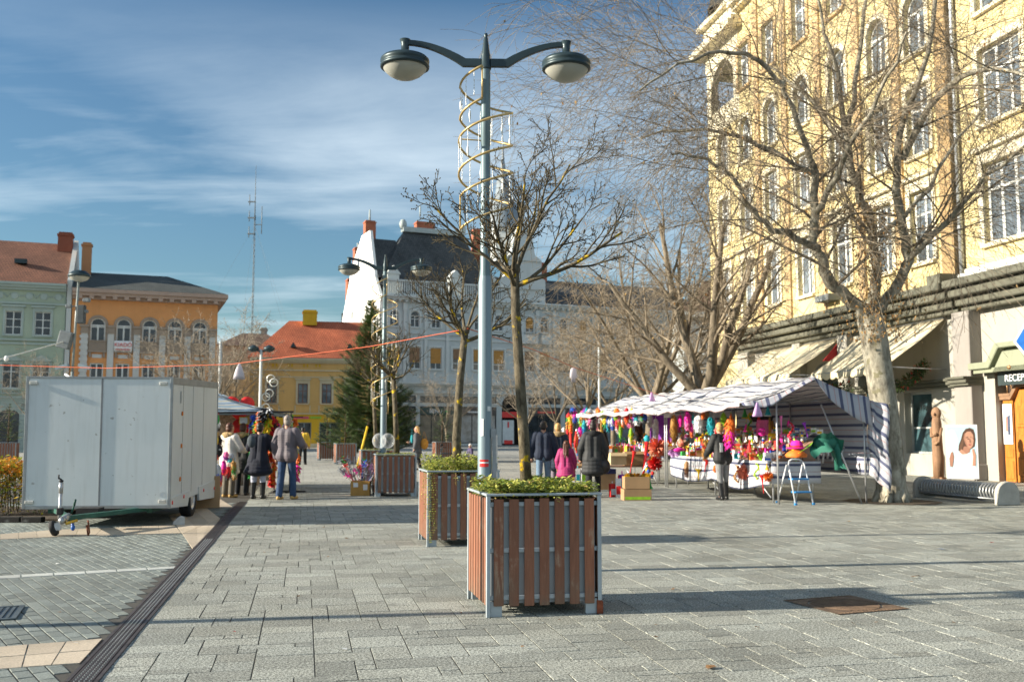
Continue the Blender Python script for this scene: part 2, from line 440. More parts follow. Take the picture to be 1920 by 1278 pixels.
# ================================================================ PLANTERS, LAMPS, TRAILER
GREY = pm('galvanised_paint', (.36,.41,.44), .45, .12, 3, .06, 120, .25)
def wood_mat():
    n = NT('stained_plank'); tc = n.n('ShaderNodeTexCoord').outputs['Object']
    at = n.n('ShaderNodeAttribute', attribute_name='tint').outputs['Color']
    mp = n.n('ShaderNodeMapping'); mp.inputs['Scale'].default_value = (14,14,1.1); n.l(tc, mp.inputs[0])
    gr = n.noise(mp.outputs[0], 3.5, 6, .65, .4); wear = n.noise(tc, 3.6, 6, .65)
    c = n.ramp(gr, [(.25, (.16,.058,.030)), (.55, (.235,.090,.046)), (.8, (.29,.125,.068))])
    c = n.mix(1.0, c, at, 'MULTIPLY')
    sc_ = n.math('MULTIPLY', n.ramp(wear, [(.55, 0.0), (.66, 1.0)]), n.ramp(gr, [(.45, 0.0), (.6, 1.0)]))
    c = n.mix(n.math('MULTIPLY', sc_, .8), c, (.36,.27,.19))
    low = n.n('ShaderNodeSeparateXYZ'); n.l(tc, low.inputs[0])
    dirt = n.math('MULTIPLY', n.ramp(low.outputs[2], [(.05, 1.0), (.38, 0.0)]), n.ramp(wear, [(.35, 0.0), (.6, .7)]))
    c = n.mix(dirt, c, (.14,.11,.075))
    n.l(c, n.bs.inputs['Base Color']); n.bs.inputs['Roughness'].default_value = .62
    n.bump(gr, .35, .004); return n.mat
WOOD = wood_mat(); RUST = pm('rust', (.20,.055,.025), .85, .4, 20, .4, 80)
SOIL = pm('soil', (.06,.045,.03), .95, .4, 20, .5, 60)
S = .95; HP = .95
def make_planter():
    t = thing('planter', 'square planter', 'planter', (0,0,0), YAW)
    h = S/2; f = MB(); p = .032
    for sx in (-1,1):
        for sy in (-1,1):
            f.box(min(sx*h,sx*(h-p)), min(sy*h,sy*(h-.012)), 0, max(sx*h,sx*(h-p)), max(sy*h,sy*(h-.012)), HP)
            f.box(min(sx*h,sx*(h-.012)), min(sy*(h-.012),sy*(h-p)), 0, max(sx*h,sx*(h-.012)), max(sy*(h-.012),sy*(h-p)), HP)
    z0, z1 = HP-.001, HP+.018
    f.box(-h-.006,-h-.006,z0,h+.006,-h+.05,z1); f.box(-h-.006,h-.05,z0,h+.006,h+.006,z1)
    f.box(-h-.006,-h+.05,z0,-h+.05,h-.05,z1); f.box(h-.05,-h+.05,z0,h+.006,h-.05,z1)
    for z in (.13,.50,.865):                                    # rails the planks are screwed to
        for sg in (-1,1):
            y = sg*(h-.022); f.box(-h+p, min(y,y-sg*.012), z, h-p, max(y,y-sg*.012), z+.035)
            f.box(min(y,y-sg*.012), -h+p, z, max(y,y-sg*.012), h-p, z+.035)
    f.build('frame', GREY, t, bevel=.003)
    ln = MB(); q = h-.045
    ln.box(-q,-q,.10,q,q,HP-.06); ln.build('liner', pm('liner_zinc', (.30,.335,.36), .5, .12, 2, .05, 60, .2), t)
    so = MB(); so.box(-q+.01,-q+.01,HP-.06,q-.01,q-.01,HP-.03); so.build('soil', SOIL, t)
    for side in range(4):
        pl = MB(); M = Matrix.Rotation(side*math.pi/2, 4, 'Z'); pl.M = M
        n = 7; step = (S-2*p-.012)/n; wdt = .079
        for k in range(n):
            x = -h+p+.006+step*(k+.5); tn = rnd.uniform(.78,1.2); r_ = rnd.uniform(-.05,.05)
            zt = HP-.02-rnd.uniform(0,.008); zb = .088-rnd.uniform(0,.006)
            pl.box(x-wdt/2, -h+.003, zb, x+wdt/2, -h+.021, zt, 0, (tn*(1+r_), tn, tn*(1-r_)))
        pl.build('plank_side', WOOD, t, bevel=.003)
    for k, (sx, sy) in enumerate(((-1,-1),(1,-1),(-1,1),(1,1))):
        ft = MB(); ft.box(min(sx*(h-p-.001),sx*(h-.13)), sy*(h-.04)-.02, .0, max(sx*(h-p-.001),sx*(h-.13)), sy*(h-.04)+.02, .12)
        ft.build('foot', GREY, t, bevel=.003)
    return t
P_AT = {}
pl0 = make_planter()
def pl_center(px, py): return G(px,py) + U*(S/2) + W*(S/2)
c1 = pl_center(912,1158); c2 = pl_center(800,1025); c3 = pl_center(703,931)
pl0.location = (c1.x,c1.y,0); pl0['label'] = 'wood slatted planter nearest the camera with a bare tree and a rusty corner foot'; pl0['group'] = 'slatted planters in a line along the drain'
p2_ = copy_tree(pl0, (c2.x,c2.y,0), YAW, 'wood slatted planter behind the nearest one, ivy hanging down over its corner')
p3_ = copy_tree(pl0, (c3.x,c3.y,0), YAW, 'wood slatted planter beside the boxed tinsel sticks, a lamp post rising behind it')
c4 = c3 + W*6.0
p4_ = copy_tree(pl0, (c4.x,c4.y,0), YAW, 'wood slatted planter half hidden behind the one with the tinsel sticks')
rs = MB(); rs.cbox((S/2-.02,-S/2+.004,.055), (.045,.012,.11)); rs.cbox((S/2+.004,-S/2+.02,.05), (.012,.045,.10))
ro = rs.build('rusted_corner', RUST, pl0, bevel=.004); ro['label'] = 'rusted corner foot'
# evergreen ground cover in the planters
IVY = pm('ivy_leaf', (.40,.44,.07), .4, .4, 5, 0, 1, c2=(.62,.60,.18), trans=.35)
IVY2 = pm('ivy_leaf_dark', (.16,.22,.04), .45, .4, 5, 0, 1, trans=.15)
IVY3 = pm('ivy_leaf_dry', (.30,.21,.07), .6, .3, 5, 0, 1)
def leaf(mb, p, d, s, m):
    d = d.normalized(); up = Vector((rnd.uniform(-.5,.5), rnd.uniform(-.5,.5), 1)).normalized()
    r = d.cross(up).normalized(); n_ = r.cross(d)
    a, b, c, e, k = p, p+d*s*.4+r*s*.26+n_*s*.08, p+d*s, p+d*s*.4-r*s*.26+n_*s*.08, p+d*s*.5
    mb.add([a,b,c,e,k], [(0,1,4),(1,2,4),(2,3,4),(3,0,4)], m, True)
def ground_cover(c, n, label, trail=None, hgt=.07, grow=1.0, sz=.042):
    mb = MB(); h = S/2-.02
    for k in range(n):
        x, y = rnd.uniform(-h,h), rnd.uniform(-h,h)
        hump = .5+.5*math.sin(x*7+1)*math.cos(y*6)
        z = HP-.02+rnd.uniform(0,hgt)*(.5+hump)*grow
        an = rnd.uniform(0,6.28)
        leaf(mb, Vector((x,y,z)), Vector((math.cos(an),math.sin(an),rnd.uniform(-.3,.8))), rnd.uniform(.6,1.3)*sz, rnd.choices((0,1,2),(6,4,.6))[0])
    for x0, y0, ln_, k in (trail or []):
        pts = []; x, y, z = x0, y0, HP+.02
        for j in range(int(ln_/.03)):
            z -= .03; x += rnd.uniform(-.006,.006); pts.append((x,y,z))
            for q in range(k):
                an = rnd.uniform(0,6.28)
                leaf(mb, Vector((x+rnd.uniform(-.025,.025),y+rnd.uniform(-.012,.002),z)), Vector((math.cos(an),-abs(math.sin(an))-.1,-.5)), rnd.uniform(.5,.9)*sz, rnd.choices((0,1,2),(7,2,1.6))[0])
        if len(pts) > 1: mb.tube(pts, .003, 4, 2)
    return tag(mb.build('ground_cover', [IVY,IVY2,IVY3], None, (c.x,c.y,0), YAW), label, 'plant')
ground_cover(c1, 6500, 'low glossy evergreen ground cover filling the nearest planter', [(.1,-h_,.06,2) for h_ in (S/2+.01,)]+[(-.4,-S/2-.01,.05,2)], .10, 1.0, .05)
ground_cover(c2, 5200, 'evergreen ground cover spilling down the corner of the second planter', [(-S/2+.03,-S/2-.02,.92,4),(-S/2+.09,-S/2-.02,.80,3),(-S/2+.06,-S/2-.02,.62,3),(-S/2-.02,-S/2+.05,.6,2),(-S/2-.02,-S/2+.15,.4,2),(-.1,-S/2-.02,.18,2),(0,-S/2-.02,.26,1),(.18,-S/2-.02,.24,1),(.25,-S/2-.02,.16,2)], .12, 1.5)
ground_cover(c3, 1100, 'thin low ground cover in the planter with the lamp post behind it', None, .05)
ground_cover(c4, 600, 'thin low ground cover in the half hidden planter farther along the line', None, .05)
# ---------------------------------------------------------------- street lamps
DARK = pm('lamp_green_black', (.028,.048,.055), .4, .2, 4, .03, 80, .3)
POLE = pm('pole_paint', (.20,.265,.30), .42, .15, 2, .04, 60, .2, stretch=(1,1,.2))
POLE2 = pm('pole_paint_dark', (.13,.19,.21), .42, .15, 2, .04, 60, .2)
BOWL = pm('frosted_bowl', (.42,.42,.37), .35, .06, 3, 0, 1)
def make_lamp():
    t = thing('street_lamp', 'lamp', 'street lamp')
    a = MB(); a.lathe([(.001,0),(.10,0),(.10,.03),(.076,.05),(.075,1.2),(.073,3.05),(.062,3.12)], 20); a.build('pole_base', POLE, t)
    b = MB(); b.lathe([(.064,3.10),(.056,3.2),(.052,4.42),(.048,4.43),(.047,4.54),(.052,4.55),(.05,5.40)], 18); b.build('pole', POLE2, t)
    c = MB(); c.lathe([(.055,5.39),(.06,5.40),(.06,5.42),(.052,5.43),(.052,5.55),(.046,5.57),(.022,5.75),(.016,5.76),(.024,5.775),(.014,5.80),(.001,5.805)], 16); c.build('finial', DARK, t)
    for sg in (-1,1):
        m = MB(); top = []; bot = []
        top = [(.05,5.51),(.22,5.51)]; bot = [(.05,5.42),(.25,5.42)]
        for k in range(1,9):
            u = k/8; x = .22+.64*u; z = 5.51+.20*math.sin(u*math.pi*.5)**.9; top.append((x,z))
            x2 = .25+.62*u; z2 = 5.42+.235*math.sin(u*math.pi*.5)**.9; bot.append((x2, z2))
        P_ = [(sg*x,z) for x,z in top+bot[::-1]]
        if sg < 0: P_ = P_[::-1]
        m.prism(P_, -.024, .024, 'xz'); m.build('cross_arm', DARK, t, bevel=.004)
        hd = thing('lamp_head', None, None, (sg*.88,0,5.465)); hd.parent = t; hd.scale = (1.08,1.08,.84)
        k = MB(); k.lathe([(.05,.30),(.055,.30),(.040,.24),(.042,.13),(.06,.125),(.14,.10),(.225,.055),(.245,.03),(.247,.0),(.236,-.02),(.238,-.035),(.248,-.05),(.246,-.075),(.23,-.085),(.2,-.08)], 28); k.lathe([(.001,.302),(.05,.30)],28); k.build('housing', DARK, hd)
        g_ = MB(); g_.lathe([(.222,-.078),(.205,-.115),(.165,-.165),(.11,-.205),(.05,-.225),(.001,-.228)], 28); g_.build('glass_bowl', BOWL, hd)
    return t
lamp1 = make_lamp(); l1 = D(909,880,10.5); l1.z = 0
lamp1.location = l1; lamp1.rotation_euler = (0,0,R(2)); lamp1['label'] = 'tall double armed street lamp with gold spiral decoration behind the nearest planter'; lamp1['group'] = 'double armed street lamps'
l2 = D(719,800,24.0); l2.z = 0
lamp2 = copy_tree(lamp1, l2, R(4), 'double armed street lamp behind the planter with the tinsel sticks')
WHITE = pm('white_paint', (.74,.75,.74), .5, .05, 4, .02, 60)
RED = pm('red_paint', (.62,.03,.03), .45, .1); 
stk = MB()
def sticker(a0, a1, z0, z1, m, r=.0775):
    n = 6; stk.sheet([[(r*math.cos(a0+(a1-a0)*k/n), r*math.sin(a0+(a1-a0)*k/n), z) for k in range(n+1)] for z in (z0,z1)], m)
sticker(R(-135),R(-60),1.10,1.135,1); sticker(R(-135),R(-60),1.136,1.15,0); sticker(R(-135),R(-60),1.151,1.175,1)

stk.build('sticker', [pm('sticker_white',(.66,.68,.68),.5,.12,20), RED], lamp1)
for a0,a1,z0,z1 in ((R(-130),R(-100),1.42,1.60),(R(-70),R(-40),1.68,1.73)):
    stk = MB(); sticker(a0,a1,z0,z1,0); stk.build('sticker', pm('sticker_white',(.66,.68,.68),.5,.12,20), lamp1)
np_ = MB(); np_.cbox((.105,-.05,1.12),(.055,.02,.62)); np_.cbox((.09,-.05,1.45),(.05,.018,.09)); np_.build('notice_strip', pm('notice_grey',(.30,.32,.33),.6,.2,8), lamp1)
# gold spiral with hanging glitter, strapped to a lamp
GOLD = pm('gold_tube', (.55,.40,.17), .35, .2, 8, 0, 1, .4)
GLIT = pm('glitter_string', (.78,.78,.72), .3, .1, 9, 0, 1, .1)
def spiral(loc, rz, label, turns=2.15, z1=5.38, pitch=.66, rad=.29, hgt=.36, group=None):
    t = thing('spiral_decoration', label, 'light decoration', loc, rz, group)
    up = []; lo = []; n = int(turns*28)
    for k in range(n+1):
        an = R(258)-2*math.pi*turns*k/n; z = z1-pitch*turns*k/n
        r = rad*(1 if k > 6 else .55+.065*k)
        up.append((r*math.cos(an), r*math.sin(an), z)); lo.append((r*math.cos(an), r*math.sin(an), z-hgt))
    m = MB(); m.tube(up, .013, 6); m.tube(lo, .013, 6); m.tube([up[0],lo[0]], .010, 6); m.tube([up[-1],lo[-1]], .010, 6)
    m.build('gold_rail', GOLD, t)
    s = MB()
    for k in range(2, n-1, 2):
        a, b = Vector(up[k]), Vector(lo[k]); b = a.lerp(b, rnd.uniform(.7,1))
        s.tube([a,b], .0022, 3, 0, False)
        for j in range(7):
            q = a.lerp(b, (j+rnd.random())/7); s.ell(q, (.006,.006,rnd.uniform(.008,.016)), 5)
        if rnd.random() < .25: s.ell(a.lerp(b,rnd.random()), (.012,.012,.06), 6)
    s.build('glitter_string', GLIT, t)
    for k in (int(n*.2), int(n*.55), int(n*.85)):
        b = MB(); b.tube([up[k],(0,0,up[k][2])], .008, 5); b.build('bracket', GOLD, t)
    return t
sp1 = spiral((l1.x,l1.y,0), 0, 'gold helix decoration with hanging glitter strings wound round the nearest lamp post', group='gold spirals on the lamps')
sp2 = spiral((l2.x,l2.y,0), .6, 'gold helix decoration with hanging glitter strings wound round the farther lamp post', 3.6, 5.2, .8, .31, .4, 'gold spirals on the lamps')
# ---------------------------------------------------------------- trailer
TW = pm('trailer_panel', (.56,.60,.61), .38, .06, 1.2, .03, 30, spec=.5)
def trailer_mat():
    n = NT('trailer_panel_stained'); tc = n.n('ShaderNodeTexCoord').outputs['Object']
    mp = n.n('ShaderNodeMapping'); mp.inputs['Scale'].default_value = (9,9,.7); n.l(tc, mp.inputs[0])
    st = n.noise(mp.outputs[0], 1.6, 5, .6); big = n.noise(tc, 1.1, 4); sp = n.noise(tc, 11, 3, .5)
    c = n.ramp(big, [(.3, (.58,.63,.635)), (.7, (.66,.70,.70))])
    c = n.mix(n.ramp(st, [(.5, 0.0), (.75, .22)]), c, (.36,.37,.34))
    c = n.mix(n.ramp(sp, [(.70, 0.0), (.74, .7)]), c, (.28,.27,.24))
    n.l(c, n.bs.inputs['Base Color']); n.bs.inputs['Roughness'].default_value = .4
    n.bump(big, .08, .05); return n.mat
TWS = trailer_mat(); TRIM = pm('trailer_alu', (.30,.32,.33), .4, .2, 3, .05, 60, .6); BLACK = pm('rubber_black', (.02,.02,.021), .75, .3, 10, .1, 80)
GREEN = pm('trailer_green', (.02,.10,.075), .5, .3, 6, .1, 60); AMBER = pm('amber_lens', (.70,.20,.02), .25, .1); YEL = pm('yellow_grip', (.65,.38,.03), .5, .2)
STEEL = pm('zinc_steel', (.42,.43,.44), .35, .2, 8, .05, 60, .7); BLU = pm('blue_plastic', (.03,.12,.42), .45, .15)
TL = D(50,955,15.6); TR = D(312,957,15.6)
tw = (TR-TL).length; TLEN = 4.0
tr = thing('box_trailer', 'white box trailer beside the hedge, its green drawbar resting on a jockey wheel', 'trailer', ((TL.x+TR.x)/2, 15.6, 0), R(6.5))
tilt = Matrix.Rotation(R(1.6), 4, 'X'); ZB = .30; H_ = 2.02; hw = tw/2
def tmb():
    m = MB(); m.M = Matrix.Translation((0,0,ZB)) @ tilt; return m
b = tmb(); b.box(-hw,0,0,hw,TLEN,H_); b.build('box_body', TWS, tr, bevel=.01)
e = tmb()
for x in (-hw,hw): e.box(x-.022,-.012,-.012,x+.022,.03,H_+.012)
e.box(-hw+.022,-.011,H_-.02,hw-.022,.03,H_+.011); e.box(-hw+.022,-.011,-.02,hw-.022,.03,.03)
e.box(hw-.02,.03,H_-.10,hw+.012,TLEN,H_+.01); e.box(-hw-.012,.03,H_-.02,-hw+.02,TLEN,H_+.01); e.box(hw-.02,TLEN-.02,0,hw+.013,TLEN+.014,H_-.1)
e.build('edge_trim', TRIM, tr, bevel=.003)
s_ = tmb(); s_.box(.02,-.008,.03,.045,-.0005,H_-.02)
s_.box(hw+.0005,.86,.1,hw+.004,.875,H_-.1); s_.box(hw+.0005,1.65,.1,hw+.004,1.662,H_-.1); s_.box(hw+.0005,2.6,.1,hw+.004,2.612,H_-.1)
s_.build('panel_seam', pm('seam_grey',(.20,.21,.22),.6), tr)
sk = tmb(); sk.prism([(0,-.02),(1.35,-.12),(1.5,.13),(0,.13)], hw-.03, hw+.016, 'yz'); sk.prism([(2.25,.13),(2.35,-.12),(4.0,-.22),(4.0,.13)], hw-.03, hw+.016, 'yz'); sk.build('side_skirt', TW, tr, bevel=.004)
for x, z, w_ in [(-hw+.1,H_-.09,.12),(hw-.12,H_-.09,.12),(-hw+.09,.09,.13),(hw-.1,.09,.11)]:
    q = tmb(); q.cbox((x,-.02,z),(w_,.03,.05)); q.build('marker_light', pm('lens_clear',(.5,.5,.46),.25,.2,20), tr, bevel=.006)
for x, z in [(-hw+.1,.17),(hw-.1,.19)]:
    q = tmb(); q.lathe([(.001,-.02),(.035,-.018),(.04,0)], 14, 0, (x,-.002,z), Matrix.Rotation(R(90),3,'X')); q.build('reflector', pm('reflector_brown',(.14,.09,.05),.3,.3), tr)
for y, z in [(.78,1.45),(.76,.92),(.72,.38)]:
    q = tmb(); q.cbox((hw+.012,y,z),(.02,.05,.07)); q.build('side_marker', AMBER, tr, bevel=.004)
for y, z in [(.15,.02),(1.0,.04),(2.7,.0),(3.75,-.05)]:
    q = tmb(); q.lathe([(.001,.012),(.03,.01),(.032,0)], 12, 0, (hw+.017,y,z+.03), Matrix.Rotation(R(90),3,'Y')); q.build('side_reflector', RED, tr)
q = tmb(); q.cbox((hw+.01,.66,1.72),(.016,.04,.2)); q.build('door_handle', STEEL, tr, bevel=.005)
for sx in (-1,1):
    wh = thing('wheel', None, None, (sx*(hw-.1),1.9,.31)); wh.parent = tr
    k = MB(); k.lathe([(.19,-.09),(.30,-.09),(.31,-.06),(.31,.06),(.30,.09),(.19,.09)], 32, 0, (0,0,0), Matrix.Rotation(R(90),3,'Y'))
    k.build('tyre', BLACK, wh)
    k = MB(); k.lathe([(.19,.085),(.17,.05),(.09,.07),(.05,.085),(.001,.085)], 24, 0, (0,0,0), Matrix.Rotation(R(90*sx),3,'Y')); k.lathe([(.19,-.085),(.001,-.06)], 24, 0, (0,0,0), Matrix.Rotation(R(90*sx),3,'Y')); k.build('rim', pm('rim_silver',(.5,.5,.5),.4,.2,9,0,1,.5), wh)
ch = MB(); ch.box(-hw+.3,.2,ZB-.1,-hw+.38,TLEN-.2,ZB-.01); ch.box(hw-.38,.2,ZB-.1,hw-.3,TLEN-.2,ZB-.01); ch.box(-hw+.15,1.86,.28,hw-.2,1.94,.36); ch.build('chassis', GREEN, tr)
db = MB()
tip = Vector((-.02,-1.35,.25))
db.tube([tip,(.36,-.5,.25),(.75,.3,.26)], .045, 4, 0, smooth=False); db.tube([tip+Vector((0,.1,0)),(-.36,-.5,.25),(-.75,.3,.26)], .045, 4, 0, smooth=False); db.box(-.12,-.62,.24,.2,-.3,.33, 1)
db.build('drawbar', [GREEN, BLACK], tr)
cp = MB(); cp.tube([tip+Vector((0,.1,.02)), tip+Vector((0,-.14,0))], [.05,.04], 8); cp.ell(tip+Vector((0,-.18,-.02)), (.05,.06,.055)); cp.build('coupling', STEEL, tr)
cq = MB(); cq.tube([tip+Vector((.02,-.1,-.02)),tip+Vector((.06,-.2,-.06)),tip+Vector((.16,-.05,-.03))], .022, 6); cq.build('coupling_grip', YEL, tr)
hb = MB(); hb.tube([tip+Vector((.02,.12,.04)),tip+Vector((.10,.0,.18))], .014, 6); hb.tube([tip+Vector((.10,.0,.18)),tip+Vector((.13,-.05,.26))], .016, 6); hb.build('brake_lever', GREEN, tr)
jw = thing('jockey_wheel', None, None, (tip.x-.11,tip.y+.06,0)); jw.parent = tr
k = MB(); k.tube([(0,0,.16),(0,0,.62)], .026, 10); k.tube([(0,0,.6),(0,0,.75)], .03, 10); k.build('jack_tube', STEEL, jw)
k = MB(); k.tube([(0,0,.75),(0,0,.79),(-.03,-.02,.81)], .014, 6); k.tube([(-.03,-.02,.80),(-.03,-.02,.86)], .012, 6); k.ell((0,0,.77),(.035,.035,.02)); k.build('crank', BLACK, jw)
k = MB(); k.lathe([(.05,-.03),(.105,-.032),(.11,-.015),(.11,.015),(.105,.032),(.05,.03)], 20, 0, (-.06,-.05,.11), Matrix.Rotation(R(70),3,'Y')); k.build('tyre', BLACK, jw)
k = MB(); k.lathe([(.001,.03),(.055,.03),(.055,-.03),(.001,-.03)], 16, 0, (-.06,-.05,.11), Matrix.Rotation(R(70),3,'Y')); k.cbox((-.01,-.04,.13),(.09,.05,.1)); k.build('rim', WHITE, jw)
k = MB(); k.cbox((0,0,.34),(.08,.08,.1)); k.build('clamp', BLACK, jw, bevel=.01)
k = MB(); k.tube([tip+Vector((.1,-.05,-.05)),tip+Vector((.11,-.05,-.16))], .02, 8); k.ell(tip+Vector((.11,-.05,-.13)),(.03,.03,.045)); k.build('plug', BLU, tr)
k = MB(); k.tube([tip+Vector((.3,-.02,-.03)),tip+Vector((.33,-.03,-.2)),tip+Vector((.31,-.02,-.25)),tip+Vector((.28,0,-.1))], .012, 5); k.build('chain', RUST, tr)
wc = MB(); q = G(336,983); wc.prism([(-.09,0),(.09,0),(.09,.12),(.02,.14),(-.09,.05)], -.06, .06, 'xz')
tag(wc.build('wheel_chock', pm('concrete_pale',(.45,.45,.43),.9,.15,9,.2,60), None, (q.x,q.y-.02,0), R(20), bevel=.006), 'pale wedge block jammed against the trailer wheel', 'wheel chock')
# cardboard behind the trailer
CARD = pm('cardboard', (.36,.225,.115), .85, .12, 3, .12, 12)
cb = MB(); cb.M = Matrix.Rotation(R(-8),4,'X'); cb.box(-.28,0,0,.28,.03,.62)
q = D(384,944,19.4); tag(cb.build('cardboard_sheet', CARD, None, (q.x,q.y,.005), R(20), bevel=.004), 'plain brown cardboard panel leaning against the tail of the trailer', 'cardboard')
# ================================================================ BUILDINGS
def plaster(name, c, var=.10, stain=.25):
    n = NT(name); tc = n.n('ShaderNodeTexCoord').outputs['Object']
    a = n.noise(tc, .35, 6, .65); mp = n.n('ShaderNodeMapping'); mp.inputs['Scale'].default_value = (1.6,1.6,.16); n.l(tc, mp.inputs[0])
    b = n.noise(mp.outputs[0], 1.5, 6, .65); f = n.noise(tc, 14, 4)
    col = n.ramp(a, [(.3, tuple(k*(1-var) for k in c)), (.7, tuple(min(1,k*(1+var)) for k in c))])
    col = n.mix(n.ramp(b, [(.52, 0.0), (.78, stain)]), col, tuple(k*.45 for k in c))
    n.l(col, n.bs.inputs['Base Color']); n.bs.inputs['Roughness'].default_value = .88; n.bs.inputs['Specular IOR Level'].default_value = .2
    n.bump(f, .25, .01); return n.mat
def tiles(name, c, c2, sx=.22, sz=.34):
    n = NT(name); uv = n.n('ShaderNodeUVMap').outputs[0]
    br = n.n('ShaderNodeTexBrick', Scale=1.0); br.inputs['Brick Width'].default_value = sx; br.inputs['Row Height'].default_value = sz; br.inputs['Mortar Size'].default_value = .02
    br.inputs['Color1'].default_value = (*c,1); br.inputs['Color2'].default_value = (*c2,1); br.inputs['Mortar'].default_value = (*[k*.35 for k in c],1)
    n.l(uv, br.inputs['Vector'])
    big = n.ramp(n.noise(uv, .35, 5, .6), [(.3, .62), (.7, 1.2)])
    n.l(n.mix(1.0, br.outputs['Color'], big, 'MULTIPLY'), n.bs.inputs['Base Color']); n.bs.inputs['Roughness'].default_value = .85
    n.bump(br.outputs['Fac'], -.4, .03); return n.mat
GLASS = glassy('window_glass'); GLASSB = glassy('window_glass_pale', (.09,.11,.13), .12)
WFR = pm('window_white', (.62,.64,.62), .5, .08, 6, .03, 40)
def facade(name, par, X0, X1, Z0, Z1, ops, mat, depth=.25, y=0.0, extra=None):
    """front wall (outward = -Y) with real openings (x0,z0,x1,z1,arch) and their reveals"""
    m = MB()
    xs = sorted({X0, X1, *[o[0] for o in ops], *[o[2] for o in ops]}); zs = sorted({Z0, Z1, *[o[1] for o in ops], *[o[3] for o in ops]})
    xs = [x for x in xs if X0 <= x <= X1]; zs = [z for z in zs if Z0 <= z <= Z1]
    for i in range(len(xs)-1):
        for j in range(len(zs)-1):
            cx, cz = (xs[i]+xs[i+1])/2, (zs[j]+zs[j+1])/2
            if any(o[0] < cx < o[2] and o[1] < cz < o[3] for o in ops): continue
            m.quad((xs[i],y,zs[j]),(xs[i+1],y,zs[j]),(xs[i+1],y,zs[j+1]),(xs[i],y,zs[j+1]))
    for x0,z0,x1,z1,ar in ops:
        yb = y+depth
        if ar:
            r = (x1-x0)/2; rh = min(ar if ar > 1.001 or ar < .999 else r, z1-z0) if ar is not True else r
            pts = [((x0+x1)/2-r*math.cos(math.pi*k/12), z1-rh+rh*math.sin(math.pi*k/12)) for k in range(13)]
            for k in range(6): m.add([(pts[k][0],y,pts[k][1]),(pts[k+1][0],y,pts[k+1][1]),(x0,y,z1)], [(0,1,2)])
            for k in range(6,12): m.add([(pts[k][0],y,pts[k][1]),(pts[k+1][0],y,pts[k+1][1]),(x1,y,z1)], [(0,1,2)])
            edge = [(x0,z0)]+pts+[(x1,z0)]
        else: edge = [(x0,z0),(x0,z1),(x1,z1),(x1,z0)]
        E = edge+[edge[0]]
        for k in range(len(E)-1):
            a, b = E[k], E[k+1]
            m.quad((a[0],y,a[1]),(a[0],yb,a[1]),(b[0],yb,b[1]),(b[0],y,b[1]))
    if extra: extra(m)
    return m.build(name, mat, par)
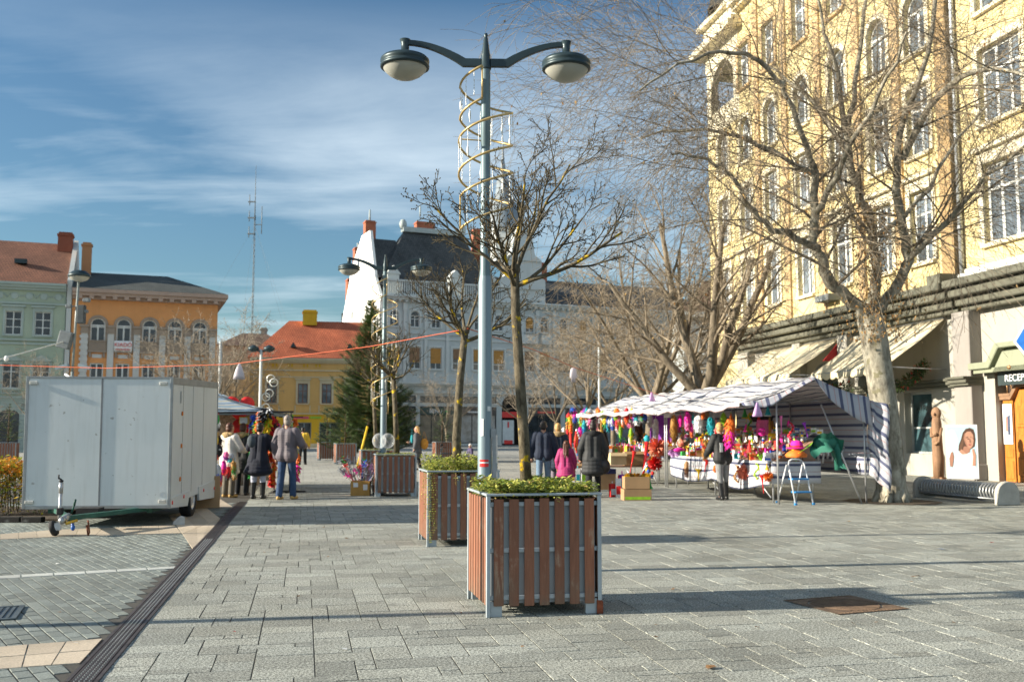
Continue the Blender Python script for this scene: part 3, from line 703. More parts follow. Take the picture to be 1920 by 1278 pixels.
def window(par, x0, z0, x1, z1, arch=0, y=.16, cols=2, bars=(.62,), fr=None, gl=None, sur=None, ft=.07, sw=.14, sill=True, name='window', ped=None, shut=None, lab=None):
    m = MB(); w_ = x1-x0; h_ = z1-z0; zt = z1-(w_/2 if arch else 0); r = w_/2; cx = (x0+x1)/2
    m.box(x0,y-.05,z0,x0+ft,y+.02,zt); m.box(x1-ft,y-.05,z0,x1,y+.02,zt); m.box(x0+ft,y-.05,z0,x1-ft,y+.02,z0+ft)
    if arch:
        m.box(x0+ft,y-.045,zt-ft,x1-ft,y+.02,zt)
        for k in range(12):
            a0, a1 = math.pi*k/12, math.pi*(k+1)/12
            P = [(cx-r*math.cos(a0), zt+r*math.sin(a0)),(cx-r*math.cos(a1), zt+r*math.sin(a1)),(cx-(r-ft)*math.cos(a1), zt+(r-ft)*math.sin(a1)),(cx-(r-ft)*math.cos(a0), zt+(r-ft)*math.sin(a0))]
            m.prism(P[::-1], y-.05, y+.02, 'xz')
    else: m.box(x0+ft,y-.05,z1-ft,x1-ft,y+.02,z1)
    for k in range(1, cols):
        x = x0+w_*k/cols; m.box(x-ft*.6,y-.04,z0+ft,x+ft*.6,y+.02,(zt-ft) if not arch else zt-ft)
    for b in bars:
        z = z0+h_*b
        if z < zt-ft: 
            for k in range(cols):
                a0 = x0+w_*k/cols+(ft if k == 0 else ft*.6); a1 = x0+w_*(k+1)/cols-(ft if k == cols-1 else ft*.6)
                m.box(a0,y-.035,z-ft*.4,a1,y+.02,z+ft*.4)
    if sill: m.box(x0-.12,-.14,z0-.12,x1+.12,y-.051,z0-.002, 1)
    if sur is not None:
        if arch:
            m.box(x0-sw,-.06,z0,x0-.002,.05,zt,1); m.box(x1+.002,-.06,z0,x1+sw,.05,zt,1)
            for k in range(14):
                a0, a1 = math.pi*k/14, math.pi*(k+1)/14; R0, R1 = r+.002, r+sw
                P = [(cx-R1*math.cos(a0), zt+R1*math.sin(a0)),(cx-R1*math.cos(a1), zt+R1*math.sin(a1)),(cx-R0*math.cos(a1), zt+R0*math.sin(a1)),(cx-R0*math.cos(a0), zt+R0*math.sin(a0))]
                m.prism(P[::-1], -.08, .05, 'xz', 1)
        else:
            m.box(x0-sw,-.06,z0,x0-.002,.05,z1+sw,1); m.box(x1+.002,-.06,z0,x1+sw,.05,z1+sw,1); m.box(x0-.001,-.06,z1+.002,x1+.001,.05,z1+sw,1)
        if ped == 'flat': m.box(x0-sw-.12,-.22,z1+sw+.18,x1+sw+.12,.04,z1+sw+.32,1); m.box(x0-sw,-.07,z1+sw+.002,x1+sw,.04,z1+sw+.178,1)
        if ped == 'tri':
            m.prism([(x0-sw-.12,z1+sw+.02),(x1+sw+.12,z1+sw+.02),(cx,z1+sw+.55)], -.2, .04, 'xz', 1)
    o = m.build(name, [fr or WFR, sur or fr or WFR], par)
    g_ = MB(); g_.box(x0+.01,y-.005,z0+.01,x1-.01,y+.01,zt if arch else z1-.01)
    if arch: g_.prism([(cx-(r-.01)*math.cos(math.pi*k/12), zt+.0005+(r-.01)*math.sin(math.pi*k/12)) for k in range(13)][::-1], y-.005, y+.01, 'xz')
    g_.build('pane', gl or GLASS, o)
    if shut:
        s_ = MB(); zz = z0+h_*shut[0]; sl = int((z1-ft-zz)/.07)
        if arch:
            s_.prism([(x0+ft,zz),(x1-ft,zz)]+[(cx+(r-ft)*math.cos(math.pi*k/10), zt+(r-ft)*math.sin(math.pi*k/10)) for k in range(11)], y-.09, y-.052, 'xz')
        else: s_.box(x0+ft,y-.09,zz,x1-ft,y-.052,z1-ft)
        for k in range(sl):
            z = zz+k*.07
            if z < zt-.1: s_.box(x0+ft+.01,y-.1,z,x1-ft-.01,y-.0901,z+.04)
        s_.build('shutter', shut[1], o)
    return o
def gable_roof(name, par, X0, X1, Y0, Yr, Z0, Zr, mat, hipL=0, hipR=0, Y1=None, ov=.0, thick=.12):
    """front and rear slope with optional hips; UVs in metres"""
    Y1 = Y1 if Y1 is not None else 2*Yr-Y0
    m = MB(); A, B = (X0,Y0,Z0), (X1,Y0,Z0); C_, D_ = (X1-hipR,Yr,Zr), (X0+hipL,Yr,Zr); E, F = (X1,Y1,Z0), (X0,Y1,Z0)
    sl = math.hypot(Yr-Y0, Zr-Z0)
    m.quad(A,B,C_,D_, 0, [(X0,0),(X1,0),(X1-hipR,sl),(X0+hipL,sl)]); m.quad(E,F,D_,C_, 0, [(X1,0),(X0,0),(X0+hipL,sl),(X1-hipR,sl)])
    dd = Y1-Y0
    m.add([B,E,C_], [(0,1,2)], 0, uvs=[[(0,0),(dd,0),(dd/2,sl)]]); m.add([F,A,D_], [(0,1,2)], 0, uvs=[[(0,0),(dd,0),(dd/2,sl)]])
    m.quad((X0,Y0,Z0-.02),(X0,Y1,Z0-.02),(X1,Y1,Z0-.02),(X1,Y0,Z0-.02))
    return m.build(name, mat, par)
def shell(par, X0, X1, Y1, Z1, mat, name='wall', Y0=0.0, left=True, right=True):
    m = MB()
    if left: m.quad((X0,Y1,0),(X0,Y0,0),(X0,Y0,Z1),(X0,Y1,Z1))
    if right: m.quad((X1,Y0,0),(X1,Y1,0),(X1,Y1,Z1),(X1,Y0,Z1))
    m.quad((X1,Y1,0),(X0,Y1,0),(X0,Y1,Z1),(X1,Y1,Z1)); m.quad((X0,Y0+.6,Z1-.01),(X1,Y0+.6,Z1-.01),(X1,Y1,Z1-.01),(X0,Y1,Z1-.01))
    m.quad((X0+.01,Y0+.6,0),(X1-.01,Y0+.6,0),(X1-.01,Y0+.6,Z1-.02),(X0+.01,Y0+.6,Z1-.02), 1)   # dark room behind the panes
    return m.build(name, [mat, pm('dark_room',(.02,.02,.022),.9)], par)
def chimney(par, x, y, z0, z1, w_, mat, cap=True, d=None):
    m = MB(); d = d or w_; m.box(x-w_/2,y-d/2,z0,x+w_/2,y+d/2,z1)
    if cap: m.box(x-w_/2-.07,y-d/2-.07,z1,x+w_/2+.07,y+d/2+.07,z1+.14); m.box(x-w_/2+.05,y-d/2+.05,z1+.14,x+w_/2-.05,y+d/2-.05,z1+.3)
    return m.build('chimney', mat, par)
# ---------------- left row: green house and orange house
LP = Vector((-34.85,78,0)); RZL = R(21)
gm = plaster('green_plaster', (.35,.42,.33)); gs = plaster('green_stone', (.36,.43,.40)); gt_ = tiles('brown_tiles', (.20,.085,.05), (.26,.11,.065))
gh = thing('town_house', 'pale green town house with pedimented windows and brown tiled roof at the far left', 'house', LP, RZL)
X0, X1 = -16.0, -.45
ops = []; wl = []
for k in range(8):
    cx = -2.05-2.08*k
    if cx < X0+1: continue
    ops += [(cx-.58,9.05,cx+.58,10.9,0),(cx-.62,4.9,cx+.62,6.85,0),(cx-.72,.45,cx+.72,3.25,.45)]
    wl.append(cx)
facade('wall', gh, X0, X1, 4.3, 13.0, [o for o in ops if o[1] > 4], gm)
facade('ground_floor_wall', gh, X0, X1, 0, 4.3, [o for o in ops if o[1] < 4], gs)
shell(gh, X0, X1, 12, 13.0, gm)
for cx in wl:
    window(gh, cx-.58, 9.05, cx+.58, 10.9, 0, sur=gs, ped='flat', cols=2, bars=(.66,.33)); window(gh, cx-.62, 4.9, cx+.62, 6.85, 0, sur=gs, ped='tri', cols=2, bars=(.66,))
    window(gh, cx-.72, .45, cx+.72, 3.25, 0, cols=2, fr=pm('window_dark',(.06,.07,.08),.5), bars=(.7,), sill=False)
    m = MB(); m.box(cx-.75,-.12,4.45,cx+.75,.03,4.55); m.box(cx-.75,-.12,4.75,cx+.75,.03,4.85)
    for j in range(9): m.lathe([(.03,4.55),(.055,4.62),(.03,4.75)], 6, 0, (cx-.6+j*.15,-.06,0))
    m.build('balustrade', gs, gh)
m = MB()
for z0, z1, o in [(3.95,4.12,.12),(4.12,4.25,.22),(8.3,8.45,.1),(8.6,8.72,.16),(11.45,11.6,.12),(12.55,12.75,.25),(12.75,12.95,.45),(12.95,13.12,.6)]: m.box(X0,-o,z0,X1,-.001,z1)
m.build('cornice', gs, gh)
m = MB()
for k in range(16):
    cx = -1.0-1.04*k
    m.lathe([(.30,-.02),(.26,.06),(.16,.03),(.001,.05)], 10, 0, (cx,-.0,12.1), Matrix.Rotation(R(90),3,'X'))
    if k % 2: 
        for j in range(3): m.cbox((cx+.52+(j-1)*.18,-.03,12.1),(.1,.06,.12))
    else: m.tube([(cx+.3,-.03,12.25),(cx+.5,-.05,11.95),(cx+.72,-.03,12.25)], .04, 5)
m.build('frieze', gs, gh)
m = MB()
for k in range(14): m.box(X0,-.05,.35+k*.26,X1,-.001,.35+k*.26+.215) if k > 10 else None
for cx in wl:
    for k in range(11): m.box(cx+.80,-.05,.30+k*.31,cx+1.28,-.001,.30+k*.31+.27)
m.build('rustication', gs, gh)
gable_roof('roof', gh, X0, X1+.05, -.6, 6.5, 13.12, 17.5, gt_)
m = MB(); m.prism([(-.2,0),(13.4,0),(13.4,13.4),(6.5,17.9),(-.2,13.5)], X1+.05, X1+.40, 'yz'); m.build('fire_wall', plaster('pale_firewall',(.50,.52,.50)), gh)
chimney(gh, -1.0, 5.6, 15, 18.0, 1.15, plaster('brick_chimney',(.24,.085,.055)))
m = MB(); m.cbox((-4.0,2.2,15.15),(.9,.6,.35)); m.build('roof_hatch', DARK, gh)
# orange house
om = plaster('orange_plaster', (.64,.30,.12)); ost = plaster('grey_brown_stone', (.31,.25,.20)); opil = plaster('white_pilaster',(.52,.52,.50))
oh = thing('town_house', 'orange house with five arched windows between white pilasters and a dark hipped roof', 'house', LP+Vector((math.cos(RZL),math.sin(RZL),0))*.0, RZL)
X0, X1 = 0.0, 11.1; cxs = [1.95,3.87,5.82,7.78,9.72]
ops = []
for cx in cxs: ops += [(cx-.56,8.0,cx+.56,10.62,True),(cx-.5,4.2,cx+.5,7.0,0),(cx-.6,.3,cx+.6,3.2,0)]
facade('wall', oh, X0, X1, 0, 12.3, ops, om, y=0.0); shell(oh, X0, X1, 11, 12.3, om, left=False)
for i, cx in enumerate(cxs):
    window(oh, cx-.56, 8.0, cx+.56, 10.62, True, sur=ost, sw=.2, cols=2, bars=(.72,), sill=False, ft=.1, fr=WFR)
    window(oh, cx-.5, 4.2, cx+.5, 7.0, 0, cols=2, bars=(), sill=False, ft=.1); window(oh, cx-.6, .3, cx+.6, 3.2, 0, cols=1, bars=(), sill=False)
    m = MB(); m.box(cx-.62,-.14,8.0,cx+.62,-.002,8.72); m.box(cx-.7,-.22,7.84,cx+.7,-.002,7.999); m.box(cx-.68,-.20,8.72,cx+.68,-.002,8.80)
    for j in range(8): m.box(cx-.56+j*.15,-.17,8.06,cx-.49+j*.15,-.1401,8.66)
    m.box(cx-.6,-.12,7.45,cx-.42,-.002,7.839); m.box(cx+.42,-.12,7.45,cx+.6,-.002,7.839); m.box(cx-.36,-.04,7.4,cx+.36,-.002,7.7,1)
    m.build('balustrade', [ost, opil], oh)
for k in range(6):
    x = cxs[0]-.97+1.95*k; m = MB()
    m.box(x-.24,-.16,3.9,x+.24,-.002,9.35); m.box(x-.3,-.22,9.35,x+.3,-.002,9.5,1); m.box(x-.27,-.19,9.5,x+.27,-.002,9.85,1); m.box(x-.36,-.27,9.85,x+.36,-.002,10.02,1)
    if k == 0:
        for j in range(12): m.box(x-.34,-.19,4.0+j*.45,x+.28,-.161,4.0+j*.45+.24)
    m.build('pilaster', [opil, ost], oh)
m = MB(); cst = plaster('pink_cornice',(.42,.31,.25))
m.box(X0,-.2,12.05,X1+.2,-.001,12.3); m.box(X0,-.75,12.55,X1+.75,9,12.85); m.box(X0,-.60,12.3,X1+.6,9,12.549)
for k in range(13): m.box(.4+k*.86,-.58,12.06,.4+k*.86+.34,-.201,12.299)
m.build('cornice', cst, oh)
gable_roof('roof', oh, X0, X1+.7, -.75, 5.2, 12.86, 15.0, tiles('slate_dark',(.055,.065,.062),(.075,.085,.08),.3,.3), 0, 4.6)
chimney(oh, .75, 4.0, 13, 17.0, .75, plaster('orange_chimney',(.40,.2,.10)))
bn = thing('rental_banner', 'white banner with red lettering hung on a balcony of the orange house', 'banner', LP+Vector((math.cos(RZL),math.sin(RZL),0))*3.87+Vector((math.sin(RZL),-math.cos(RZL),0))*.20, RZL)
m = MB(); m.sheet([[(-.68+1.36*i/12,-.01*math.sin(i*1.3)-.01,7.93+.88*j/4) for i in range(13)] for j in range(5)]); m.build('cloth', pm('banner_white',(.72,.71,.70),.7,.05,8), bn, solid=.006)
lettering('lettering', 'KIADÓ', .42, pm('banner_red',(.55,.02,.03),.6), bn, (0,-.045,8.47), (R(90),0,0), .006)
m = MB()
for k in range(13): m.box(-.56+k*.087,-.05,8.06,-.50+k*.087,-.04,8.14+(.03 if k % 3 else 0))
m.build('small_print', pm('banner_red',(.55,.02,.03),.6), bn)
# ---------------- beige houses behind
bg_ = thing('house', 'plain beige house with a narrow sunlit white buttress beside the orange house', 'house', D(405,812,104)*1, R(14)); bg_.location.z = 0
bm_ = plaster('beige_plaster',(.30,.285,.25)); 
facade('wall', bg_, 0, 7.2, 0, 10.6, [(1.2,6.8,2.1,8.6,0),(3.2,6.8,4.1,8.6,0),(5.2,6.8,6.1,8.6,0)], bm_); shell(bg_, 0, 7.2, 9, 10.6, bm_)
for x in (1.2,3.2,5.2): window(bg_, x,6.8,x+.9,8.6, sill=False)
gable_roof('roof', bg_, -.3, 7.5, -.4, 4.4, 10.62, 12.4, tiles('brown_tiles_dark',(.12,.07,.05),(.15,.09,.06)), 2.6, 2.6)
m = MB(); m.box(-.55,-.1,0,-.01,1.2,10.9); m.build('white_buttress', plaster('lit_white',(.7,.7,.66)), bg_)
bg2 = thing('house', 'low brown roofed house between the beige house and the yellow corner house', 'house', D(452,812,110), R(14)); bg2.location.z = 0
facade('wall', bg2, 0, 6.6, 0, 10.9, [], bm_); shell(bg2, 0, 6.6, 8, 10.9, bm_)
gable_roof('roof', bg2, -.3, 6.9, -.4, 4, 10.92, 12.2, tiles('brown_tiles_mid',(.17,.075,.05),(.2,.09,.06)), 0, 0); chimney(bg2, 2.2, 3.5, 11, 13.2, .7, bm_)
# ---------------- yellow corner house
YP = Vector((-24.15,98,0)); RZY = R(12)
ym = plaster('ochre_plaster',(.62,.40,.15)); ys = plaster('ochre_pale',(.56,.50,.35)); yb = plaster('yellow_shop',(.60,.38,.035))
yh = thing('corner_house', 'two storey yellow house with a bright orange red tiled roof behind the Christmas tree', 'house', YP, RZY)
X0, X1 = -1.7, 11.0; wx = [.42,3.42,5.75,8.1]
facade('wall', yh, X0, X1, 3.35, 8.9, [(x-.48,4.4,x+.48,6.35,0) for x in wx], ym)
facade('shop_front_wall', yh, X0, X1, 0, 3.35, [(-.9,.1,.6,2.5,0),(2.9,.0,4.3,2.5,0),(5.1,.5,7.2,2.5,0),(7.9,.5,10,2.5,0)], yb); shell(yh, X0, X1, 9, 8.9, ym)
for x in wx: window(yh, x-.48, 4.4, x+.48, 6.35, sur=ys, sw=.2, ped='flat', cols=2, bars=(.62,), fr=pm('window_brown',(.17,.07,.04),.5,.2), gl=GLASSB)
for a0, b0, a1, b1 in [(-.9,.1,.6,2.5),(2.9,.02,4.3,2.5),(5.1,.5,7.2,2.5),(7.9,.5,10,2.5)]: window(yh, a0, b0, a1, b1, cols=2, bars=(), sill=False, fr=pm('shop_frame_grey',(.25,.3,.33),.4,.1), gl=GLASS, name='shop_window')
m = MB()
for z0, z1, o in [(3.3,3.42,.1),(6.95,7.05,.06),(7.6,7.72,.12),(8.35,8.5,.14),(8.5,8.7,.35),(8.7,8.86,.5)]: m.box(X0,-o,z0,X1,-.001,z1)
for x in wx: 
    for dx in (-.72,.72): m.box(x+dx-.05,-.05,3.42,x+dx+.05,-.001,4.2)
m.box(X0,-.06,0,X1,-.001,.42)
m.build('cornice', ys, yh)
m = MB()
for x in (-1.0,.4,1.9,3.4,4.6): 
    for dx in (0,.35): m.box(x+dx,-.06,8.0,x+dx+.16,-.002,8.3)
m.build('frieze_block', yb, yh)
gable_roof('roof', yh, X0-.3, X1, -.5, 4.5, 8.9, 13.1, tiles('orange_tiles',(.42,.105,.045),(.50,.135,.06),.24,.38), 3.9, 0)
chimney(yh, 4.0, 4.3, 12.6, 13.9, 1.45, yb)
for x in (2.4,8.0):
    m = MB(); m.prism([(x-.3,10.0),(x+.3,10.0),(x,10.5)], .15, .9, 'xz'); m.build('roof_vent', DARK, yh)
m = MB()
for k in range(7): m.box(2.6+k*.21,-.05,2.86,2.77+k*.21,-.001,3.08)
m.build('shop_sign', pm('sign_pink',(.6,.08,.2),.5), yh)
m = MB()
for k in range(5): m.box(4.2+k*.22,-.05,2.88,4.38+k*.22,-.001,3.08)
m.build('shop_sign', pm('sign_green',(.25,.5,.05),.5), yh)
# ---------------- central white block with towers
CP = Vector((-14.83,113,0)); RZC = R(24)
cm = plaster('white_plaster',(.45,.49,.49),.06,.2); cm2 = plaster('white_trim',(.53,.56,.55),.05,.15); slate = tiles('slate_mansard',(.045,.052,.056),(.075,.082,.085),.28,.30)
ORS = pm('orange_shutter',(.42,.21,.045),.6,.15,6); BRS = pm('brown_shutter',(.24,.14,.075),.6,.2,6)
ch_ = thing('apartment_house', 'large ornate white apartment house with sunlit side wall, slate roofs and orange shutters', 'building', CP, RZC)
X0, X1 = 0.0, 46.0; wx = [1.4,3.9,6.5,9.3,11.9,14.5,18.6,20.6,23.2,26,28.8,31.6,34.4,37.2,40,43]
ops = []; shop = []
for x in wx: ops += [(x-.72,8.85,x+.72,11.4,0),(x-.55,13.7,x+.55,15.6,True)]
bays = [(.35,4.1),(4.6,9.0),(9.6,14.2),(18.4,22.8),(23.4,27.8),(28.4,32.8),(33.4,37.8),(38.4,42.8)]
for a, b in bays: ops += [(a,.25,b,4.55,0),(a,4.95,b,5.75,0)]
ops.append((14.9,0,17.5,6.0,True))
facade('wall', ch_, X0, X1, 0, 17.2, ops, cm); 
m = MB(); H0 = 17.2
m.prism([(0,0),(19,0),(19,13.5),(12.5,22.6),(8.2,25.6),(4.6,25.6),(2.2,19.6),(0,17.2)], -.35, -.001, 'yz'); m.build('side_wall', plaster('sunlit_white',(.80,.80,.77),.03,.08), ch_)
shell(ch_, 0, X1, 19, 17.2, cm, left=False)
for i, x in enumerate(wx):
    sh = [(.36,ORS),(.30,BRS),(.28,ORS),(.5,BRS),(.42,ORS)][i % 5]
    window(ch_, x-.72, 8.85, x+.72, 11.4, 0, sur=cm2, sw=.22, cols=2, bars=(.3,), shut=sh, ft=.09, sill=True)
    window(ch_, x-.55, 13.7, x+.55, 15.6, True, sur=cm2, sw=.22, cols=2, bars=(.5,), ft=.08, shut=(.25,ORS) if i in (6,9) else None)
BLK = pm('shop_black',(.02,.024,.026),.4,.2)
for i, (a, b) in enumerate(bays):
    window(ch_, a,.25,b,4.55,0,y=.2,cols=3,bars=(),sill=False,fr=BLK,gl=[GLASS,pm('shop_inside',(.16,.13,.09),.3,.7,.8),GLASSB][i % 3 if i else 0],ft=.09,name='shop_window')
    window(ch_, a,4.95,b,5.75,0,y=.2,cols=2,bars=(),sill=False,fr=BLK,gl=GLASS,ft=.07,name='transom_window')
    m = MB(); m.box(a+.05,-.06,3.55,b-.05,.12,4.45); m.build('shop_sign', [BLK, pm('sign_dark_teal',(.02,.05,.045),.4,.1), pm('sign_charcoal',(.05,.045,.045),.4,.1)][min(i,2)], ch_, bevel=.02)
lettering('sign_lettering', 'BENU', .62, pm('letter_white',(.8,.8,.8),.5), ch_, (6.5,-.075,3.98), (R(90),0,0), .012)
m = MB(); m.box(7.7,-.10,3.9,8.2,-.062,4.06); m.box(7.87,-.099,3.73,8.03,-.061,4.23); m.build('cross_emblem', pm('cross_green',(.03,.4,.08),.5), ch_)
m = MB(); m.box(14.95,.05,3.3,17.45,.2,4.0); m.build('shop_sign', RED, ch_); m = MB(); m.box(14.9,.6,0,17.5,.7,6.0); m.build('doorway_back', pm('dark_room',(.02,.02,.022),.9), ch_)
m = MB(); m.box(15.1,.25,.2,16.6,.3,3.0); m.build('entrance_poster', pm('poster_pale',(.55,.6,.62),.5,.1,2), ch_)
m = MB(); m.box(15.3,.2,.15,16.4,.24,.6); m.box(15.75,.21,2.1,15.95,.245,2.8); m.build('entrance_poster_print', RED, ch_)
m = MB(); m.box(19.6,-.085,3.85,22.0,-.062,4.1); m.build('sign_strip', RED, ch_); m = MB(); m.box(10.4,-.085,3.85,12.6,-.062,4.0); m.build('sign_strip', pm('letter_white',(.8,.8,.8),.5), ch_)
m = MB()
for z0, z1, o in [(6.05,6.25,.25),(6.9,7.1,.35),(7.1,7.3,.6),(12.3,12.5,.12),(12.9,13.0,.16),(16.6,16.8,.2),(16.8,17.05,.55),(17.05,17.25,.8)]: m.box(X0-.35,-o,z0,X1,-.002,z1)
for k in range(60): m.box(.3+k*.75,-.5,16.55,.3+k*.75+.3,-.201,16.799)
m.build('cornice', cm2, ch_)
for x0 in (2.65,5.2,7.9,13.2,17.6,19.6,21.9,24.6,27.4): 
    m = MB(); m.box(x0-.18,-.14,7.3,x0+.18,-.003,16.5); m.box(x0-.26,-.2,15.6,x0+.26,-.141,16.4); m.build('pilaster', cm2, ch_)
m = MB()                                                         # attic balustrade
m.box(.2,-.45,17.25,15,-.2,17.45); m.box(.2,-.5,18.9,15,-.15,19.1)
for k in range(56): m.box(.3+k*.265,-.4,17.45,.3+k*.265+.13,-.25,18.9)
m.build('balustrade', cm2, ch_)
m = MB()
for x0,x1 in ((17,19.8),(19.3,21.2)):
    m.box(x0,-1.0,12.2,x1,-.17,12.4); m.box(x0,-1.0,12.4,x1,-.9,13.3)
m.build('balcony', cm2, ch_)
gable_roof('roof', ch_, -.1, 14.6, 1.2, 6.2, 18.6, 26.3, slate, 4.6, 2.5, Y1=12); 
m = MB(); m.box(4.2,5.7,26.1,12.2,6.7,26.7); m.ell((4.3,6.2,27.0),(.5,.5,.7)); m.ell((12.1,6.2,27.0),(.5,.5,.7)); m.build('ridge_cresting', pm('zinc_pale',(.33,.38,.38),.5,.15), ch_)
m = MB(); 
for x in (1.3,9,13.4): m = MB(); m.box(x-.7,.2,17.3,x+.7,1.6,19.8); m.prism([(x-.9,19.8),(x+.9,19.8),(x,20.8)], .1, 1.7, 'xz'); m.build('dormer', cm2, ch_)
gable_roof('side_roof', ch_, 0.0, 4.6, 1.9, 6.4, 19.6, 25.0, slate, 0, 1.2, Y1=12)
gable_roof('rear_roof', ch_, 14, 46, 0.2, 8, 17.3, 21.6, slate, 2, 3, Y1=18)
# central gable and spire
m = MB(); cx = 17.6; pr = []
for x, z in [(-3.0,17.2),(-3.0,20.2),(-2.5,20.4),(-2.5,22.6),(-1.6,23.2),(-1.2,25.4),(-.55,26.6),(0,27.0)]: pr.append((cx+x, z))
poly = pr+[(2*cx-x, z) for x, z in pr[::-1][1:]]
m.prism(poly, -.3, .5, 'xz'); m.box(cx-.5,-.42,19.5,cx+.5,-.31,22.0); m.box(cx-2.9,-.55,18.9,cx+2.9,-.301,19.15); m.box(cx-2.4,-.5,22.4,cx+2.4,-.302,22.6); m.lathe([(.75,-.02),(.7,.12),(.001,.14)], 16, 0, (cx,-.3,24.2), Matrix.Rotation(R(90),3,'X'))
m.build('stepped_gable', cm2, ch_)
m = MB(); m.lathe([(2.3,22.5),(2.3,26.2),(2.5,26.4),(2.5,26.7)], 8, 0, (16.4,3.2,0), smooth=False); m.build('turret', cm2, ch_)
m = MB(); m.lathe([(2.6,26.7),(2.5,28),(1.7,29.8),(1.0,31),(.8,33),(.5,33.4),(.16,36),(.02,39)], 12, 0, (16.4,3.2,0)); m.build('spire', pm('spire_zinc',(.20,.24,.27),.5,.2,3), ch_)
brk = plaster('brick_red',(.34,.12,.07))
for x, y, z0, z1, w_ in [(.35,7.2,24.6,27.0,1.3),(.2,12.0,20,24.5,1.0),(.2,15.4,17,21.0,1.0),(7.5,7.4,25.6,27.5,2.4),(14.3,6.5,22,27.0,1.3),(24,8,20,23.6,1.3)]: chimney(ch_, x, y, z0, z1, w_, brk, True, 1.0)
m = MB(); m.tube([(.35,7.2,27.1),(.35,7.2,28.7)], .12, 8); m.tube([(.2,12,24.6),(.2,12,25.4)], .12, 8); m.tube([(.2,15.4,21.1),(.2,15.4,21.8)], .12, 8); m.tube([(6.9,7.4,28.5),(6.9,7.4,29.8)], .1, 6); m.build('flue_pipe', pm('zinc_pale',(.33,.38,.38),.5,.15), ch_)
m = MB(); m.cbox((-.36,9.5,22.5),(.06,.8,1.0)); m.cbox((-.36,12.2,16.2),(.06,.6,.9)); m.build('side_window', GLASS, ch_)
# building closing the square to the right of it (seen through the trees)
fb = thing('apartment_house', 'grey white apartment house seen dimly through the bare trees behind the stalls', 'building', Vector((16,92,0)), R(-4))
facade('wall', fb, 0, 24, 0, 12.5, [(1.5+2.6*k,z,2.7+2.6*k,z+2.0,0) for k in range(8) for z in (1.0,5.0,8.8)], plaster('grey_plaster',(.25,.27,.275))); shell(fb, 0, 24, 12, 12.5, cm)
for k in range(8):
    for z in (1.0,5.0,8.8): window(fb, 1.5+2.6*k,z,2.7+2.6*k,z+2.0, sur=cm2, cols=2)
m = MB(); m.box(-.2,-.5,12.2,24.2,-.001,12.7); m.box(0,-.2,4.0,24,-.001,4.2); m.build('cornice', cm2, fb)
gable_roof('roof', fb, -.3, 24.3, -.5, 6, 12.72, 16.5, tiles('brown_tiles_far',(.14,.07,.05),(.18,.09,.06)), 3, 3)
# ---------------- lattice radio mast far behind
ms = thing('radio_mast', 'slender lattice radio mast with guy wires against the sky', 'mast', D(468,812,210)); ms.location.z = 0
mm = pm('mast_grey',(.14,.16,.17),.6); m = MB(); HH = 59
for k in range(3):
    a = 2.09*k; m.tube([(.2*math.cos(a),.2*math.sin(a),0),(.16*math.cos(a),.16*math.sin(a),48)], .05, 3)
for j in range(40):
    for k in range(3):
        a, b = 2.09*k, 2.09*(k+1); z = j*1.2
        m.tube([(.18*math.cos(a),.18*math.sin(a),z),(.18*math.cos(b),.18*math.sin(b),z+1.2)], .025, 3, 0, False)
m.tube([(0,0,47),(0,0,HH)], [.13,.04], 5); m.build('lattice', mm, ms)
m = MB()
for z in (44,47.5,51): m.cbox((-.7,0,z),(1.6,.3,.25)); m.tube([(-1.2,0,z-.8),(-1.2,0,z+1.6)], .1, 4)
m.tube([(1.5,0,44),(1.5,0,50)], .1, 4); m.cbox((.8,0,46),(1.6,.15,.15)); m.build('antenna', mm, ms)
for k, (dx, dy) in enumerate([(-22,-6),(18,-10),(10,20),(-10,18)]):
    m = MB(); m.tube([(0,0,46),(dx,dy,0)], .015, 3); m.tube([(0,0,30),(dx*.8,dy*.8,0)], .012, 3); m.build('guy_wire', mm, ms)
# ================================================================ YELLOW BUILDING ON THE RIGHT
WP = Vector((14.6,30.6,0)); RZR = R(11-90)      # local X = -t (towards the camera), local Y into the building
rb = thing('corner_palace', 'tall yellow palace on the right with a corner loggia and green ledge', 'building', WP, RZR)
yw = plaster('pale_yellow_plaster',(.63,.52,.27),.08,.18); yo = plaster('orange_brick_band',(.52,.37,.20),.12,.2); gp = plaster('grey_white_plaster',(.37,.355,.31),.1,.3); wt = plaster('cream_trim',(.68,.62,.46),.05,.2)
gl_ = plaster('verdigris_ledge',(.125,.125,.098),.2,.3); gp2 = plaster('grey_pilaster',(.28,.26,.24),.1,.25)
XA, XB = -21.6, 9.0
wc_ = [-19.6,-16.9,-14.2,-11.2,-8.2,-5.3,-2.9,1.3,4.6,7.4]
fl = [(7.25,9.75),(11.0,13.4),(14.6,16.8),(18.3,20.5)]
ops = []; wins = []
for x in wc_:
    hw_ = .95 if x > 0 else .62
    for i, (a, b) in enumerate(fl):
        if i == 3 and x < -17.6: continue
        ar = True if i == 2 else 0
        ops.append((x-hw_,a,x+hw_,b,ar)); wins.append((x-hw_,a,x+hw_,b,ar,i))
facade('wall', rb, XA, XB, 5.3, 17.0, [o for o in ops if o[1] < 17], yw)
facade('upper_wall', rb, -17.55, XB, 17.0, 26.0, [o for o in ops if o[1] > 17], yw)
for x0,a,x1,b,ar,i in wins: window(rb, x0,a,x1,b,ar, sur=wt if i < 3 else yo, sw=.22, cols=3 if x1-x0 > 1.5 else 2, bars=(.68,), ft=.1, y=.2, ped='flat' if i == 0 and not ar else None, gl=GLASSB)
shell(rb, XA, XB, 14, 17.0, yw, right=True)
m = MB(); m.box(-17.5,.7,17.0,XB,14,25.9); m.build('upper_block', yw, rb)
